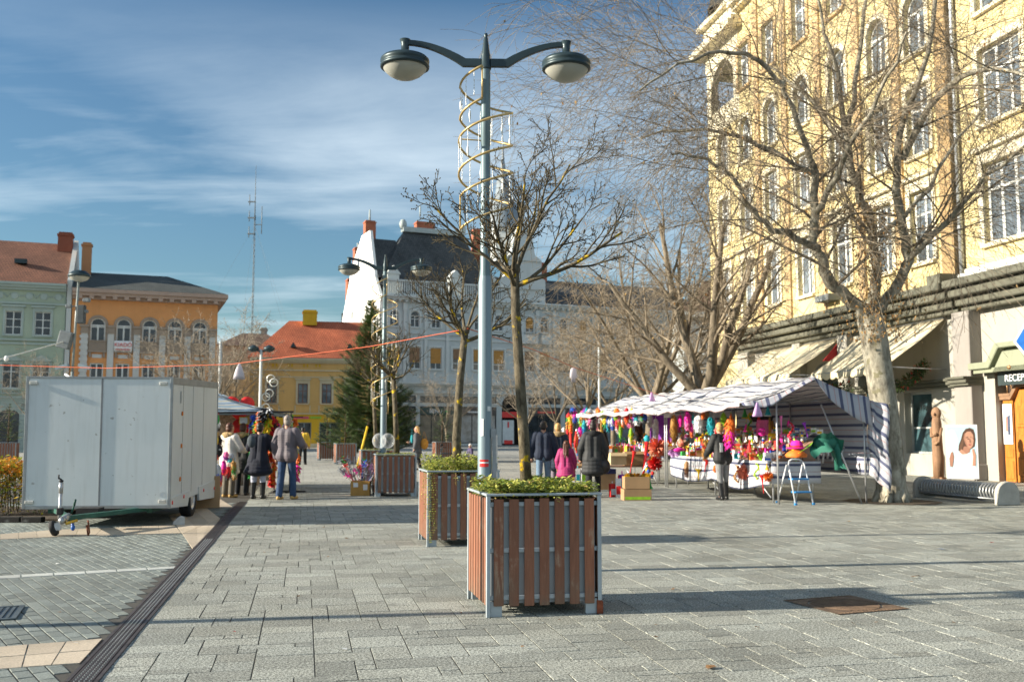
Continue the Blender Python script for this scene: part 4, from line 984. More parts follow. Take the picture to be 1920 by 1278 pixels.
for x0 in (-15.5,-12.7,-9.7,-6.7,-4.1,2.95,6.0): 
    m = MB(); m.box(x0-.24,-.09,6.4,x0+.24,-.003,22.5); m.build('brick_strip', yo, rb)
# loggia at the far corner: pillars, arches, parapet, open to the sky on two sides
m = MB()
m.box(XA,0,17.0,-17.56,4.2,17.6)                                 # floor slab
for x, y, w_ in [(XA,0,.5),(-18.2,0,.64),(XA,3.8,.4)]: m.box(x,y,17.6,x+w_,y+.4,20.6)
m.build('loggia_pillar', wt, rb)
m = MB(); cx0, cx1 = XA+.5, -18.2; r = (cx1-cx0)/2; pc = [((cx0+cx1)/2-r*math.cos(math.pi*k/14), 19.3+1.3*math.sin(math.pi*k/14)) for k in range(15)]
for k in range(14): 
    a, b = pc[k], pc[k+1]
    m.prism([(a[0],a[1]),(b[0],b[1]),(b[0],20.6),(a[0],20.6)], .02, .38, 'xz')
m.box(cx0,.1,17.6,cx1,.3,18.3); m.box(XA+.1,.4,17.6,XA+.3,3.8,18.3); m.box(XA+.02,.4,20.25,XA+.48,3.8,20.6)
m.build('loggia_arch', wt, rb)
m = MB(); m.box(XA-.05,-.05,20.601,-17.5,4.3,21.5); m.box(XA-.75,-.75,21.5,-17.0,4.9,21.8); m.box(XA-.55,-.55,21.8,-17.1,4.8,22.05); m.box(XA-.1,-.1,22.05,-17.4,4.3,23.0); m.box(XA-.4,-.4,23.0,-17.2,4.6,23.25)
m.box(-17.49,-.6,22.5,XB,-.003,22.8); m.box(-17.49,-.35,22.3,XB,-.004,22.499); m.box(-17.49,-.9,24.9,XB,-.003,25.4)
m.build('cornice', wt, rb)
m = MB(); m.lathe([(2.9,0),(2.7,.6),(1.8,1.6),(1.0,2.3),(.9,3.2),(.001,5)], 8, 0, (-19.4,2.1,23.25), smooth=False); m.build('tower_roof', slate, rb)
m = MB(); m.box(-1.5,-.28,6.2,-.85,-.003,24.8); m.build('pilaster', plaster('brown_pilaster',(.34,.235,.12),.1,.2), rb)
m = MB(); m.tube([(-.72,-.12,6.4),(-.72,-.12,24.8)], .075, 8)
for z in range(8,24,3): m.lathe([(.095,-.05),(.095,.05)], 8, 0, (-.72,-.12,z))
m.build('downpipe', pm('zinc_pipe',(.48,.52,.55),.4,.2,3,0,1,.4), rb)
# ledge over the shops, in two lengths
for x0, x1, dz in ((-17.6,-.72,0),(-.55,XB,.0)):
    m = MB()
    for z0, z1, o in [(5.25,5.42,.35),(5.42,5.62,.55),(5.62,5.68,.5),(5.68,5.9,.8),(5.9,5.96,.72),(5.96,6.2,1.0)]: m.box(x0,-o,z0+dz,x1,-.004,z1+dz)
    m.build('ledge', gl_, rb, bevel=.03)
m = MB(); m.box(-.5,-.45,6.3,XB,-.004,6.42); m.box(-.5,-.2,6.42,XB,-.0045,6.6); m.build('white_ledge', plaster('white_ledge_pl',(.66,.66,.62)), rb)
m = MB()
m.box(-1.45,-.9,6.2,-.75,-.29,6.5); m.build('ledge_block', gl_, rb)
m = MB(); m.box(-9.6,-.5,6.7,-8.5,-.004,6.95); m.build('ledge_block', plaster('grey_ledge_pl',(.20,.22,.22)), rb)
# ground floor
gops = [(-4.35,.75,-2.75,2.85,0),(-7.4,.1,-4.95,4.3,True),(-11.2,.1,-8.6,4.3,True),(-15.0,.1,-12.4,4.3,True),(.45,.0,3.1,3.35,0),(4.6,.4,7.6,3.6,True)]
facade('ground_floor_wall', rb, -17.6, XB, 0, 5.3, gops, gp, .45); 
m = MB(); m.quad((-21.6,0.02,0),(-17.55,0.02,0),(-17.55,0.02,5.3),(-21.6,.02,5.3)); m.build('end_bay_wall', yw, rb)
TEAL = glassy('shop_teal',(.035,.07,.08))
window(rb, -4.35,.75,-2.75,2.85,0,y=.3,cols=1,bars=(.42,),sill=False,fr=pm('shop_frame_pale',(.4,.42,.4),.5),gl=TEAL,name='shop_window')
for x0, x1 in ((-7.4,-4.95),(-11.2,-8.6),(-15.0,-12.4)): window(rb, x0,.1,x1,4.3,True,y=.38,cols=3,bars=(.3,),sill=False,fr=pm('shop_frame_wood',(.12,.09,.06),.5),gl=TEAL,name='shop_window')
window(rb, 4.6,.4,7.6,3.6,True,y=.38,cols=2,bars=(.5,),sill=False,fr=pm('shop_frame_wood',(.12,.09,.06),.5),gl=TEAL,name='shop_window')
for x0, x1, o in ((-.95,-.1,.42),(-8.3,-7.6,.3),(-12.1,-11.4,.3),(-17.5,-16.4,.4),(3.4,4.2,.42)):
    m = MB(); m.box(x0,-o,0,x1,-.003,5.25); m.box(x0-.05,-o-.06,0,x1+.05,-.004,.5); m.build('pilaster', gp2 if x0 == -.95 else gp, rb, bevel=.02)
m = MB()
for x0, x1, o in ((-7.3,-.96,.12),(-.97,-.05,.56),(-16.3,-8.3,.12)):
    m.box(x0,-o,2.92,x1,-.006,3.0); m.box(x0,-o-.08,3.0,x1,-.006,3.12); m.box(x0,-o-.16,3.12,x1,-.006,3.2)
m.build('belt_course', gl_, rb, bevel=.015)
m = MB()                                                          # scrolls either side of the small shop window
for sx, xx in ((1,-2.65),(-1,-4.45)): m.prism([(xx,.0),(xx+sx*.5,0),(xx+sx*.5,.7),(xx+sx*.2,1.1),(xx,1.35)][::sx], -.06, -.003, 'xz') if sx > 0 else None
m.build('scroll', gp, rb)
# doorway: dark recess, carved wooden door, grille, pediment, sign
m = MB(); m.box(.45,.45,0,3.1,.55,3.35); m.build('door_recess', pm('dark_wood',(.035,.022,.018),.6,.3), rb)
DW = pm('orange_oak',(.46,.165,.028),.42,.35,3,.15,30,stretch=(6,6,.8)); DW2 = pm('dark_oak',(.16,.065,.025),.5,.3,3,.15,30,stretch=(6,6,.8))
door = MB()
arc = [(.98,0),(2.75,0),(2.75,2.35),(2.5,2.75),(1.23,2.75),(.98,2.35)]; door.prism(arc, .22, .30, 'xz')
for x0, x1 in ((1.08,1.78),(1.95,2.65)):
    for z0, z1 in ((.2,.75),(.9,1.5),(1.62,2.35)): door.box(x0,.18,z0,x1,.219,z1); door.box(x0+.09,.16,z0+.09,x1-.09,.181,z1-.09)
dd = door.build('door', DW, rb, bevel=.015)
m = MB(); m.tube([(1.9,.17,1.0),(1.9,.10,1.0),(1.78,.10,1.0)], .018, 6); m.cbox((1.9,.175,1.0),(.06,.02,.28)); m.build('handle', BLACK, dd)
m = MB(); m.box(.50,.2,0,.94,.32,2.45); m.box(.55,.18,.08,.89,.199,.62); m.box(.55,.18,.72,.89,.199,.98); m.build('door_side_panel', DW, rb, bevel=.01)
m = MB(); m.box(.46,.12,2.45,.95,.36,2.56); m.box(.44,.10,2.56,.97,.36,2.64); m.prism([(.95,2.45),(1.25,2.80),(2.5,2.80),(2.8,2.45),(2.9,2.45),(2.55,2.93),(1.2,2.93),(.90,2.56)], .1, .34, 'xz'); m.build('door_hood', pm('door_hood_brown',(.24,.14,.08),.6,.2), rb)
m = MB()
for k in range(14):
    x = .52+k*.19; m.tube([(x,.3,3.3),(x,.3,2.95),(x+.08,.3,2.85),(x+.08,.3,2.65)], .016, 5)
m.box(.6,.26,3.0,.95,.29,3.15); m.build('transom_grille', pm('brass_bars',(.36,.21,.10),.4,.2,9,0,1,.5), rb)
m = MB(); m.prism([(-.05,3.38),(.9,3.38),(1.35,3.95),(2.2,3.95),(2.65,3.38),(3.4,3.38),(3.4,3.58),(2.75,3.58),(2.35,4.1),(1.2,4.1),(.8,3.58),(-.05,3.58)], -.55, -.005, 'xz'); m.prism([(.1,3.28),(.95,3.28),(1.4,3.85),(2.15,3.85),(2.6,3.28),(3.3,3.28),(3.3,3.379),(.1,3.379)], -.45, -.006, 'xz'); m.prism([(.92,3.42),(2.62,3.42),(2.16,3.93),(1.39,3.93)], -.3, -.007, 'xz')
m.build('pediment', plaster('green_pediment',(.26,.28,.20),.1,.3), rb, bevel=.02)
sg = thing('reception_sign', 'dark reception sign board with white capitals above the wooden door', 'sign', WP+Vector((math.cos(RZR),math.sin(RZR),0))*1.9+Vector((math.sin(RZR),-math.cos(RZR),0))*.12, RZR)
m = MB(); m.box(-1.1,-.05,2.86,1.15,.05,3.36); m.build('board', pm('sign_slate',(.035,.05,.052),.4,.15), sg, bevel=.01)
lettering('lettering', 'RECEPCIÓ', .30, pm('letter_white',(.8,.8,.8),.5), sg, (-.78,-.055,3.06), (R(90),0,0), .006, 'LEFT')
m = MB(); m.ell((-.2,-.3,3.36),(.09,.09,.07)); m.tube([(-.2,0,3.4),(-.2,-.3,3.42)], .02, 6); m.build('spot_lamp', pm('brass_bars',(.36,.21,.10),.4,.2,9,0,1,.5), sg)
hn = MB(); hn.box(-.09,-.012,-.075,.09,0,.075); ho = hn.build('number_plate', WHITE, rb, (1.75,.085,2.87)); lettering('digit', '6', .12, BLACK, ho, (0,-.016,0), (R(90),0,0), .003)
bs = thing('hanging_sign', 'blue diamond shaped sign with a white frame at the right edge of the frontage', 'sign', WP+Vector((math.cos(RZR),math.sin(RZR),0))*2.8+Vector((math.sin(RZR),-math.cos(RZR),0))*.62, RZR)
m = MB(); m.prism([(-.62,4.05),(0,3.43),(.62,4.05),(0,4.67)], -.04, .04, 'xz'); m.build('frame', pm('sign_frame',(.5,.52,.55),.4), bs, bevel=.01)
m = MB(); m.prism([(-.48,4.05),(0,3.57),(.48,4.05),(0,4.53)], -.052, -.0405, 'xz'); m.build('panel', pm('sign_blue',(.015,.10,.36),.35,.08), bs)
m = MB(); m.cbox((-.25,-.012,1.95),(.34,.03,.10)); m.cbox((-.25,-.01,1.65),(.36,.02,.36)); m.build('notice_plate', pm('brass_plate',(.30,.16,.05),.4,.3,8,0,1,.3), rb) if False else None
# wedding-style couple poster on the door side, generic portrait board in front of the wall
def portrait(par, w_, h_, z0, y):
    """a generic face and shoulders laid out as flat printed shapes on a board"""
    def E(cx, cz, rx, rz, n=22): return [(cx+rx*math.cos(2*math.pi*k/n)*w_, z0+(cz+rz*math.sin(2*math.pi*k/n))*h_) for k in range(n)]
    q_ = lambda pts: [(x*w_, z0+z*h_) for x, z in pts]
    SK = (.46,.25,.17); SK2 = (.36,.18,.12); HR = (.085,.045,.03)
    lay = [('print_sky',(.42,.58,.64),q_([(-.46,.2),(.46,.2),(.46,.97),(-.46,.97)])),('print_sky2',(.56,.70,.74),E(-.25,.62,.2,.3)),
           ('print_hair',HR,q_([(-.12,.52),(-.10,.62),(-.02,.74),(.04,.86),(.14,.93),(.27,.95),(.38,.92),(.42,.84),(.43,.72),(.40,.60),(.30,.56),(.1,.5)])),('print_hair2',(.14,.075,.045),q_([(-.10,.53),(-.06,.62),(.02,.73),(.08,.84),(.12,.84),(.06,.7),(.02,.6),(-.02,.53)])),
           ('print_top',(.70,.72,.72),q_([(-.30,.21),(.40,.21),(.36,.36),(.30,.46),(.14,.47),(.02,.45),(-.10,.50),(-.20,.44)])),('print_fold',(.52,.56,.58),q_([(-.1,.22),(-.02,.22),(.06,.42),(.02,.43)])),
           ('print_skin',SK2,q_([(-.02,.47),(.06,.60),(.25,.60),(.24,.50),(.12,.455)])),('print_skin',SK,q_([(-.10,.50),(-.02,.55),(.06,.50),(.14,.46),(.0,.45)])),
           ('print_skin',SK,q_([(.06,.74),(.09,.83),(.18,.88),(.29,.88),(.36,.82),(.375,.72),(.345,.62),(.28,.565),(.22,.56),(.13,.62)])),('print_skin',SK2,q_([(.06,.74),(.09,.83),(.12,.85),(.11,.74),(.17,.62),(.22,.565),(.13,.62)])),
           ('print_skin',SK,q_([(.30,.24),(.40,.24),(.42,.44),(.36,.56),(.31,.55),(.33,.42)])),('print_skin',SK2,q_([(-.40,.22),(-.32,.22),(-.27,.40),(-.30,.50),(-.36,.48),(-.41,.38)])),
           ('print_lip',(.33,.085,.075),q_([(.19,.632),(.24,.645),(.31,.634),(.25,.615)])),('print_brow',(.075,.04,.03),q_([(.12,.765),(.20,.785),(.205,.777),(.13,.755)])),('print_brow',(.075,.04,.03),q_([(.27,.785),(.35,.765),(.345,.757),(.27,.777)])),
           ('print_brow',(.075,.04,.03),E(.165,.742,.034,.009)),('print_brow',(.075,.04,.03),E(.308,.742,.032,.009)),('print_nose',(.33,.165,.11),q_([(.235,.74),(.25,.74),(.275,.675),(.25,.667),(.225,.675)]))]
    for i, (nm, c, poly) in enumerate(lay):
        q = MB(); a2 = sum(poly[k][0]*poly[(k+1) % len(poly)][1]-poly[(k+1) % len(poly)][0]*poly[k][1] for k in range(len(poly)))
        q.prism(poly if a2 < 0 else poly[::-1], y-.001*(i+1), y-.0003, 'xz', 0); yield nm, c, q
pb = D(1806,890,27.5); pbx = thing('poster_stand', 'white pavement poster stand with a portrait of a dark haired woman beside the carved post', 'poster stand', (pb.x,pb.y,0), R(-24))
m = MB(); m.box(-.40,-.02,.20,.40,.02,1.68); m.build('board', WHITE, pbx, bevel=.006)
mats_ = []; allq = MB()
for nm, c, q in portrait(pbx, .8, 1.46, .21, -.021):
    mt_ = pm(nm+str(c[0]), c, .5, .06, 3); mats_.append(mt_)
    off = len(mats_)-1
    for k in range(len(q.f)): q.m[k] = off
    n0 = len(allq.v); allq.v += q.v; allq.f += [[n0+i for i in f] for f in q.f]; allq.m += q.m; allq.sm += q.sm; allq.uv += q.uv; allq.tint += q.tint
allq.build('print', mats_, pbx)
m = MB(); m.tube([(-.32,0,.2),(-.36,-.2,.02)], .016, 6); m.tube([(.32,0,.2),(.36,-.2,.02)], .016, 6); m.tube([(-.36,.22,.02),(-.36,-.22,.02)], .018, 6); m.tube([(.36,.22,.02),(.36,-.22,.02)], .018, 6); m.tube([(-.36,.2,.02),(-.32,0,.5)], .014, 6); m.tube([(.36,.2,.02),(.32,0,.5)], .014, 6); m.build('stand_frame', STEEL, pbx)
m = MB(); m.lathe([(.03,-.02),(.07,-.02),(.07,.02),(.03,.02)], 12, 0, (.36,-.24,.07), Matrix.Rotation(R(90),3,'Y')); m.build('castor', WHITE, pbx)
cpo = thing('couple_poster', 'narrow white poster of a dancing couple on the wooden panel beside the door', 'poster', WP+Vector((math.cos(RZR),math.sin(RZR),0))*.72+Vector((math.sin(RZR),-math.cos(RZR),0))*(-.17), RZR)
m = MB(); m.box(-.2,-.004,1.12,.2,.006,2.32); m.build('paper', pm('paper_white',(.74,.76,.76),.6,.05), cpo)
m = MB()
m.prism([(-.1,1.5),(.0,1.5),(.02,1.95),(-.08,1.95)][::-1], -.007, -.0045, 'xz', 0); m.prism([(.0,1.4),(.12,1.4),(.12,2.0),(.0,1.95)][::-1], -.0075, -.0046, 'xz', 1); m.lathe([(.045,-.003),(.001,-.003)], 12, 2, (.05,-.006,2.06), Matrix.Rotation(R(90),3,'X')); m.lathe([(.04,-.003),(.001,-.003)], 12, 0, (-.04,-.006,2.0), Matrix.Rotation(R(90),3,'X'))
m.build('figures', [pm('print_rose',(.5,.2,.15),.6), pm('print_navy',(.05,.07,.12),.6), pm('print_brown',(.2,.1,.06),.6)], cpo)
# carved wooden post by the wall
cpst = MB(); q = D(1760,895,29.0)
cpst.box(-.16,-.12,0,.16,.12,.18)
cpst.tube([(0,0,.15),(.01,0,.7),(-.005,0,1.2),(0,0,1.75),(0,0,1.9)], [.15,.165,.15,.14,.11], 10); cpst.ell((0,0,2.02),(.15,.11,.19)); cpst.ell((0,-.12,2.0),(.03,.04,.05)); cpst.tube([(-.15,-.02,1.6),(-.1,-.14,1.35),(.08,-.15,1.42)], .045, 6); cpst.tube([(.15,-.02,1.6),(.12,-.13,1.2),(0,-.16,1.12)], .045, 6)
tag(cpst.build('carved_post', pm('weathered_wood',(.26,.15,.085),.8,.3,4,.5,18,stretch=(5,5,.7)), None, (q.x,q.y,0), RZR+R(30)), 'weathered carved wooden figure post standing against the grey wall', 'carved post')
# awnings
CREAM = pm('awning_cream',(.80,.72,.52),.8,.08,2,.15,14,trans=.25)
def awning(t0, t1, zt, zb, out, label, val=.28, side=True):
    a = thing('awning', label, 'awning', WP, RZR, 'cream awnings over the shop windows'); m = MB(); n = 16
    x0, x1 = -t1, -t0
    g_ = [[(x0+(x1-x0)*i/n, -.06-out*j/8, zt+(zb-zt)*j/8-.05*math.sin(math.pi*j/8)+.012*math.sin(i*2.1+j)) for i in range(n+1)] for j in range(9)]
    m.sheet(g_); m.build('cloth', CREAM, a, solid=.012)
    v = MB(); nn = 44
    v.sheet([[(x0+(x1-x0)*i/nn, -.075-out-.01*math.sin(i), zb-.005-(val*(.72+.28*abs(math.sin(i*math.pi/4))))*j/3) for i in range(nn+1)] for j in range(4)]); v.build('valance', CREAM, a, solid=.008)
    f_ = MB(); f_.tube([(x0,-.06-out,zb-.03),(x1,-.06-out,zb-.03)], .025, 6)
    for x in (x0+.1,x1-.1): f_.tube([(x,-.05,zb-.1),(x,-.06-out,zb-.03)], .022, 6)
    f_.tube([(x0,-.1,zt+.02),(x1,-.1,zt+.02)], .06, 8); f_.build('frame', STEEL, a)
    return a
awning(1.75, 6.7, 5.2, 3.62, 2.2, 'cream shop awning with branch shadows nearest the wooden door')
aw2 = awning(8.4, 14.6, 5.2, 3.75, 2.2, 'cream shop awning behind the big tree trunk, farther from the door')
m = MB(); m.prism([(-.9,4.25),(-.25,4.25),(-.25,4.95)], -8.38, -8.34, 'yz'); m.build('side_cheek', pm('awning_red',(.45,.03,.03),.7,.1), aw2, bevel=.01)
# garlands with red bows under the awnings
def garland(pts, n, label, rad=.16):
    m = MB(); P = [Vector(p) for p in pts]
    for k in range(n):
        u = rnd.random()*(len(P)-1); i = int(u); c = P[i].lerp(P[i+1], u-i)
        d = Vector((rnd.gauss(0,1),rnd.gauss(0,1),rnd.gauss(0,1))).normalized()
        leaf(m, c+d*rad*rnd.random()**.5, d+Vector((0,0,-.2)), rnd.uniform(.07,.14), 0 if rnd.random() < .93 else 1)
    return tag(m.build('fir_garland', [pm('fir_green',(.05,.085,.025),.7,.4,6), RED], None, WP, RZR), label, 'garland', 'fir garlands under the awnings')
garland([(-7.2,-1.7,3.05),(-6.2,-1.7,2.92),(-5.2,-1.7,3.0)], 1500, 'fir garland with red bows left of the big tree trunk', .28)
garland([(-4.4,-1.2,3.1),(-3.4,-1.1,2.9),(-2.4,-.9,3.25),(-2.3,-.5,3.7)], 1300, 'fir garland with red bows between the big tree trunk and the pilaster', .2)
# ================================================================ TREES
def bark(name, c, c2, lich=None, sc_=9, st=.5):
    n = NT(name); tc = n.n('ShaderNodeTexCoord').outputs['Object']
    mp = n.n('ShaderNodeMapping'); mp.inputs['Scale'].default_value = (1,1,.45); n.l(tc, mp.inputs[0])
    a = n.noise(mp.outputs[0], sc_, 6, .7, .3); col = n.ramp(a, [(.32, c), (.68, c2)])
    if lich:
        b = n.noise(tc, lich[1], 4, .6); col = n.mix(n.ramp(b, [(lich[2], 0.0), (lich[2]+.05, 1.0)]), col, lich[0])
    n.l(col, n.bs.inputs['Base Color']); n.bs.inputs['Roughness'].default_value = .9; n.bs.inputs['Specular IOR Level'].default_value = .15
    n.bump(a, st, .02); return n.mat
def rot_about(v, ax, an): return Matrix.Rotation(an, 3, ax) @ v
def perp(d):
    a = d.orthogonal().normalized(); return rot_about(a, d, rnd.uniform(0, 6.283))
def grow(mbs, p, d, L, r, lvl, P):
    """one limb and, recursively, what grows from it. mbs[lvl] is the mesh that level goes into"""
    seg = P['seg'][lvl]; pts = [p.copy()]; rad = [r]; d = d.normalized(); q = p.copy(); dirs = [d.copy()]
    for k in range(seg):
        d = (d + Vector((rnd.gauss(0,1),rnd.gauss(0,1),rnd.gauss(0,1)))*P['wig'][lvl] + Vector((0,0,1))*P['up'][lvl]).normalized()
        q = q + d*(L/seg); pts.append(q.copy()); dirs.append(d.copy()); rad.append(max(P['rmin'], r*(1-(k+1)/seg*P['taper'][lvl])))
    mbs[lvl].tube(pts, rad, P['n'][lvl], 0, caps=False)
    if P.get('bud') and lvl == P['max']: mbs[lvl].ell(pts[-1], (P['bud'],P['bud'],P['bud']*1.5), 4, 0)
    if lvl < P['max']:
        nc = P['kids'][lvl]; nc = max(1, int(round(nc*rnd.uniform(.75,1.25))))
        a0 = rnd.uniform(0, 6.28)
        for k in range(nc):
            u = P['from'][lvl]+(1-P['from'][lvl])*(k+rnd.random())/nc; i = min(seg-1, int(u*seg)); f = u*seg-i
            c = pts[i].lerp(pts[i+1], f); dd = dirs[i]
            ax = rot_about(dd.orthogonal().normalized(), dd, a0+k*2.4)
            ang = P['ang'][lvl]*rnd.uniform(.7,1.25)
            nd = rot_about(dd, ax, ang)
            grow(mbs, c, nd, L*P['len'][lvl]*rnd.uniform(.7,1.2)*(1-.35*u), rad[i]*P['rk'][lvl], lvl+1, P)
# ---- clipped ball trees in the planters
BARK1 = bark('lichen_bark', (.045,.036,.024), (.17,.145,.10), ((.50,.34,.02), 6.5, .585), 24)
TWIG1 = bark('dark_twig', (.03,.024,.017), (.115,.095,.055), ((.20,.165,.04), 7, .74), 20, .2)
PB = dict(seg=[7,6,5,4,3], wig=[.05,.09,.13,.16,.2], up=[0,.085,.08,.06,.03], taper=[.3,.6,.6,.5,.3], n=[8,6,5,4,3], kids=[0,6,5,4,0], ang=[.8,.62,.62,.7,.6], len=[.5,.56,.52,.36,.5], rk=[.6,.62,.62,.65,.6], rmin=.0028, max=4, bud=.0048)
PB['from'] = [.8,.28,.3,.25,0]
def ball_tree(c, pts, label, seed, r0=.055, h=2.85, spread=.95, kids=(6,5,4), n1=9, group='bare ball trees in the planters', lean=None):
    global rnd
    old = rnd; rnd = random.Random(seed)
    t = thing('ball_tree', label, 'tree', (c.x,c.y,0), 0, group)
    tk = MB(); cr = MB(); P = dict(PB); P['kids'] = [0,*kids,0]
    tp = [Vector(p) for p in pts]; rr = [r0*(1.15-.3*k/(len(tp)-1)) for k in range(len(tp))]
    tk.tube(tp, rr, 12); tk.ell(tp[-1], (r0*1.15,r0*1.15,r0*1.2), 10)
    for k in range(n1):
        a = 2.4*k+rnd.uniform(-.3,.3); tilt = [.50,.98,1.25][k % 3]*rnd.uniform(.85,1.1)
        d = Vector((math.sin(tilt)*math.cos(a), math.sin(tilt)*math.sin(a), math.cos(tilt)))
        grow([tk,tk,cr,cr,cr], tp[-1]-Vector((0,0,.05+.05*(k % 3))), d, spread*rnd.uniform(.85,1.1), r0*rnd.uniform(.36,.52), 1, P)
    tk.build('trunk', BARK1, t); cr.build('crown', TWIG1, t)
    rnd = old
    return t
def tp(px, py, Y, c): q = D(px, py, Y); return (q.x-c.x, q.y-c.y, q.z)
Y = c1.y; ball_tree(c1, [tp(987,912,Y,c1),tp(982,820,Y,c1),tp(974,700,Y,c1),tp(967,590,Y,c1),tp(965,505,Y,c1)], 'bare ball tree with yellow lichen on its trunk, rooted in the planter nearest the camera', 11, .045, spread=1.0, kids=(7,6,4), n1=9)
Y = c2.y; ball_tree(c2, [tp(858,885,Y,c2),tp(856,820,Y,c2),tp(862,720,Y,c2),tp(872,620,Y,c2)], 'bare ball tree with yellow lichen bands, rooted in the second planter under hanging ivy', 12, .056, spread=1.0, kids=(7,5,4), n1=9)
Y = c3.y; ball_tree(c3, [tp(744,850,Y,c3),tp(742,790,Y,c3),tp(737,700,Y,c3)], 'slim bare ball tree in the planter beside the farther lamp post', 13, .06, spread=.98, kids=(6,5,3), n1=8)
Y = c4.y; ball_tree(c4, [tp(706,850,Y,c4),tp(703,790,Y,c4),tp(699,712,Y,c4)], 'slim bare ball tree left of the farther lamp post, before the Christmas tree', 14, .055, spread=.98, kids=(6,5,3), n1=8)
# ---- great weeping tree on the right
BARK2 = bark('plane_bark', (.10,.085,.06), (.50,.47,.38), ((.20,.185,.12), 5, .6), 6, .7)
TWIG2 = bark('grey_twig', (.045,.036,.026), (.36,.30,.22), None, 3, .2)
BT = D(1672,940,21.3); BT.z = 0
bt = thing('weeping_tree', 'great bare tree with a pale trunk and drooping twigs in front of the yellow palace', 'tree', (BT.x,BT.y,0))
def rel(px, py, dy): q = D(px, py, BT.y+dy); return Vector((q.x-BT.x, q.y-BT.y, q.z))
rnd = random.Random(5)
tk = MB(); c2b = MB(); cw = MB()
tk.tube([(0,0,-.02),(0,0,.12),rel(1668,850,0),rel(1655,740,0),rel(1640,640,0),rel(1630,590,0)], [.36,.315,.285,.28,.28,.27], 16)
for k in range(6):
    a = k*1.05; tk.tube([(.2*math.cos(a),.2*math.sin(a),.25),(.38*math.cos(a),.38*math.sin(a),-.03)], [.13,.07], 6)
limbs = [([(1632,600,0),(1590,555,-.2),(1550,520,-.4),(1532,470,-.5),(1525,400,-.7),(1528,330,-.9),(1500,260,-1.2),(1470,150,-1.6)], .19),
         ([(1632,600,0),(1640,520,.3),(1632,420,.5),(1600,330,.4),(1590,250,.5),(1610,120,.8),(1630,-60,1)], .17),
         ([(1634,600,0),(1690,520,-.2),(1700,450,-.5),(1680,360,-.9),(1690,250,-1.2),(1740,100,-1.6),(1760,-80,-2)], .16),
         ([(1536,470,-.5),(1480,440,-.9),(1440,425,-1.2),(1405,390,-1.5),(1370,330,-1.9),(1330,300,-2.3),(1260,290,-2.8)], .10),
         ([(1528,330,-.9),(1490,310,-1),(1400,260,-1),(1300,240,-.8),(1200,260,-.5)], .075),
         ([(1690,300,-1),(1760,180,-2),(1840,130,-3),(1920,145,-4),(2000,190,-4.6)], .10),
         ([(1690,500,-.2),(1770,420,-1.2),(1850,330,-2),(1930,260,-2.8)], .09),
         ([(1600,330,.4),(1560,240,1.4),(1480,150,2.2),(1380,90,2.8)], .085),
         ([(1470,160,-1.6),(1400,100,-2.2),(1300,110,-2.8),(1200,170,-3.2)], .07),
         ([(1528,400,-.7),(1580,300,-2),(1650,180,-3.2),(1700,60,-4)], .09),
         ([(1590,250,.5),(1560,100,0),(1530,-40,-.4)], .09),
         ([(1632,450,.5),(1720,380,1.6),(1800,260,2.4),(1880,160,3)], .085)]
P2 = dict(seg=[6,8,8,6], wig=[.06,.055,.045,.05], up=[.02,-.02,-.055,-.07], taper=[.6,.75,.7,.5], n=[6,5,4,3], kids=[0,12,9,0], ang=[.8,.75,.6,.6], len=[.5,.72,.62,.4], rk=[.5,.42,.55,.6], rmin=.0036, max=3)
P2['from'] = [.2,.12,.1,0]
main = []
for poly, r in limbs:
    pts = [rel(*p) for p in poly]
    fine = []
    for i in range(len(pts)-1):
        p0, p1, p2_v, p3_v = pts[max(i-1,0)], pts[i], pts[i+1], pts[min(i+2,len(pts)-1)]
        for k in range(4):
            u = k/4
            fine.append(.5*((2*p1)+(p2_v-p0)*u+(2*p0-5*p1+4*p2_v-p3_v)*u*u+(3*p1-p0-3*p2_v+p3_v)*u**3) + Vector((rnd.gauss(0,.03),rnd.gauss(0,.03),rnd.gauss(0,.03))))
    fine.append(pts[-1]); N = len(fine); r *= .80
    tk.tube(fine, [max(.02, r*(1-.72*i/(N-1))) for i in range(N)], 8, caps=False)
    nk = 12 if r > .12 else 11
    for k in range(nk):
        u = (.22 if r > .12 else .10)+(.90-.10)*(k+rnd.random())/nk; i = min(N-2, int(u*(N-1))); dd = (fine[i+1]-fine[i]).normalized()
        nd = rot_about(dd, perp(dd), rnd.uniform(.6,1.25)); nd.z = nd.z*.6+rnd.uniform(-.05,.4)
        grow([tk,c2b,cw,cw], fine[i], nd, rnd.uniform(1.8,3.7), max(.010, r*(1-.72*u)*.34), 1, P2)
tk.build('trunk', BARK2, bt); c2b.build('branches', TWIG2, bt); cw.build('crown', TWIG2, bt)['kind'] = 'stuff'
lv = MB()
for k in range(3400):
    if k % 3:
        a = rnd.uniform(0,6.28); r = abs(rnd.gauss(0,.35)); p = rel(1640-rnd.choice([0,0,20,-40,10]), rnd.uniform(380,640), rnd.uniform(-.9,.5))+Vector((r*math.cos(a),r*math.sin(a),0))
    else:
        v = cw.v[rnd.randrange(len(cw.v))]; p = Vector(v)
    leaf(lv, p, Vector((rnd.uniform(-1,1),rnd.uniform(-1,1),-1.2)), rnd.uniform(.04,.09), rnd.randrange(2))
lo_ = lv.build('withered_leaves', [pm('leaf_brown',(.24,.12,.035),.8,.3,9), pm('leaf_tan',(.36,.23,.09),.8,.3,9)], bt); lo_['kind'] = 'stuff'
# earth patch round its foot
m = MB()
m.add([(1.0*math.cos(6.283*k/20)*(1+.05*math.sin(k*3)), 1.0*math.sin(6.283*k/20)*(1+.05*math.sin(k*3)), .006) for k in range(20)], [tuple(range(20))])
tag(m.build('earth_patch', SOIL, None, (BT.x,BT.y,0)), kind='structure')
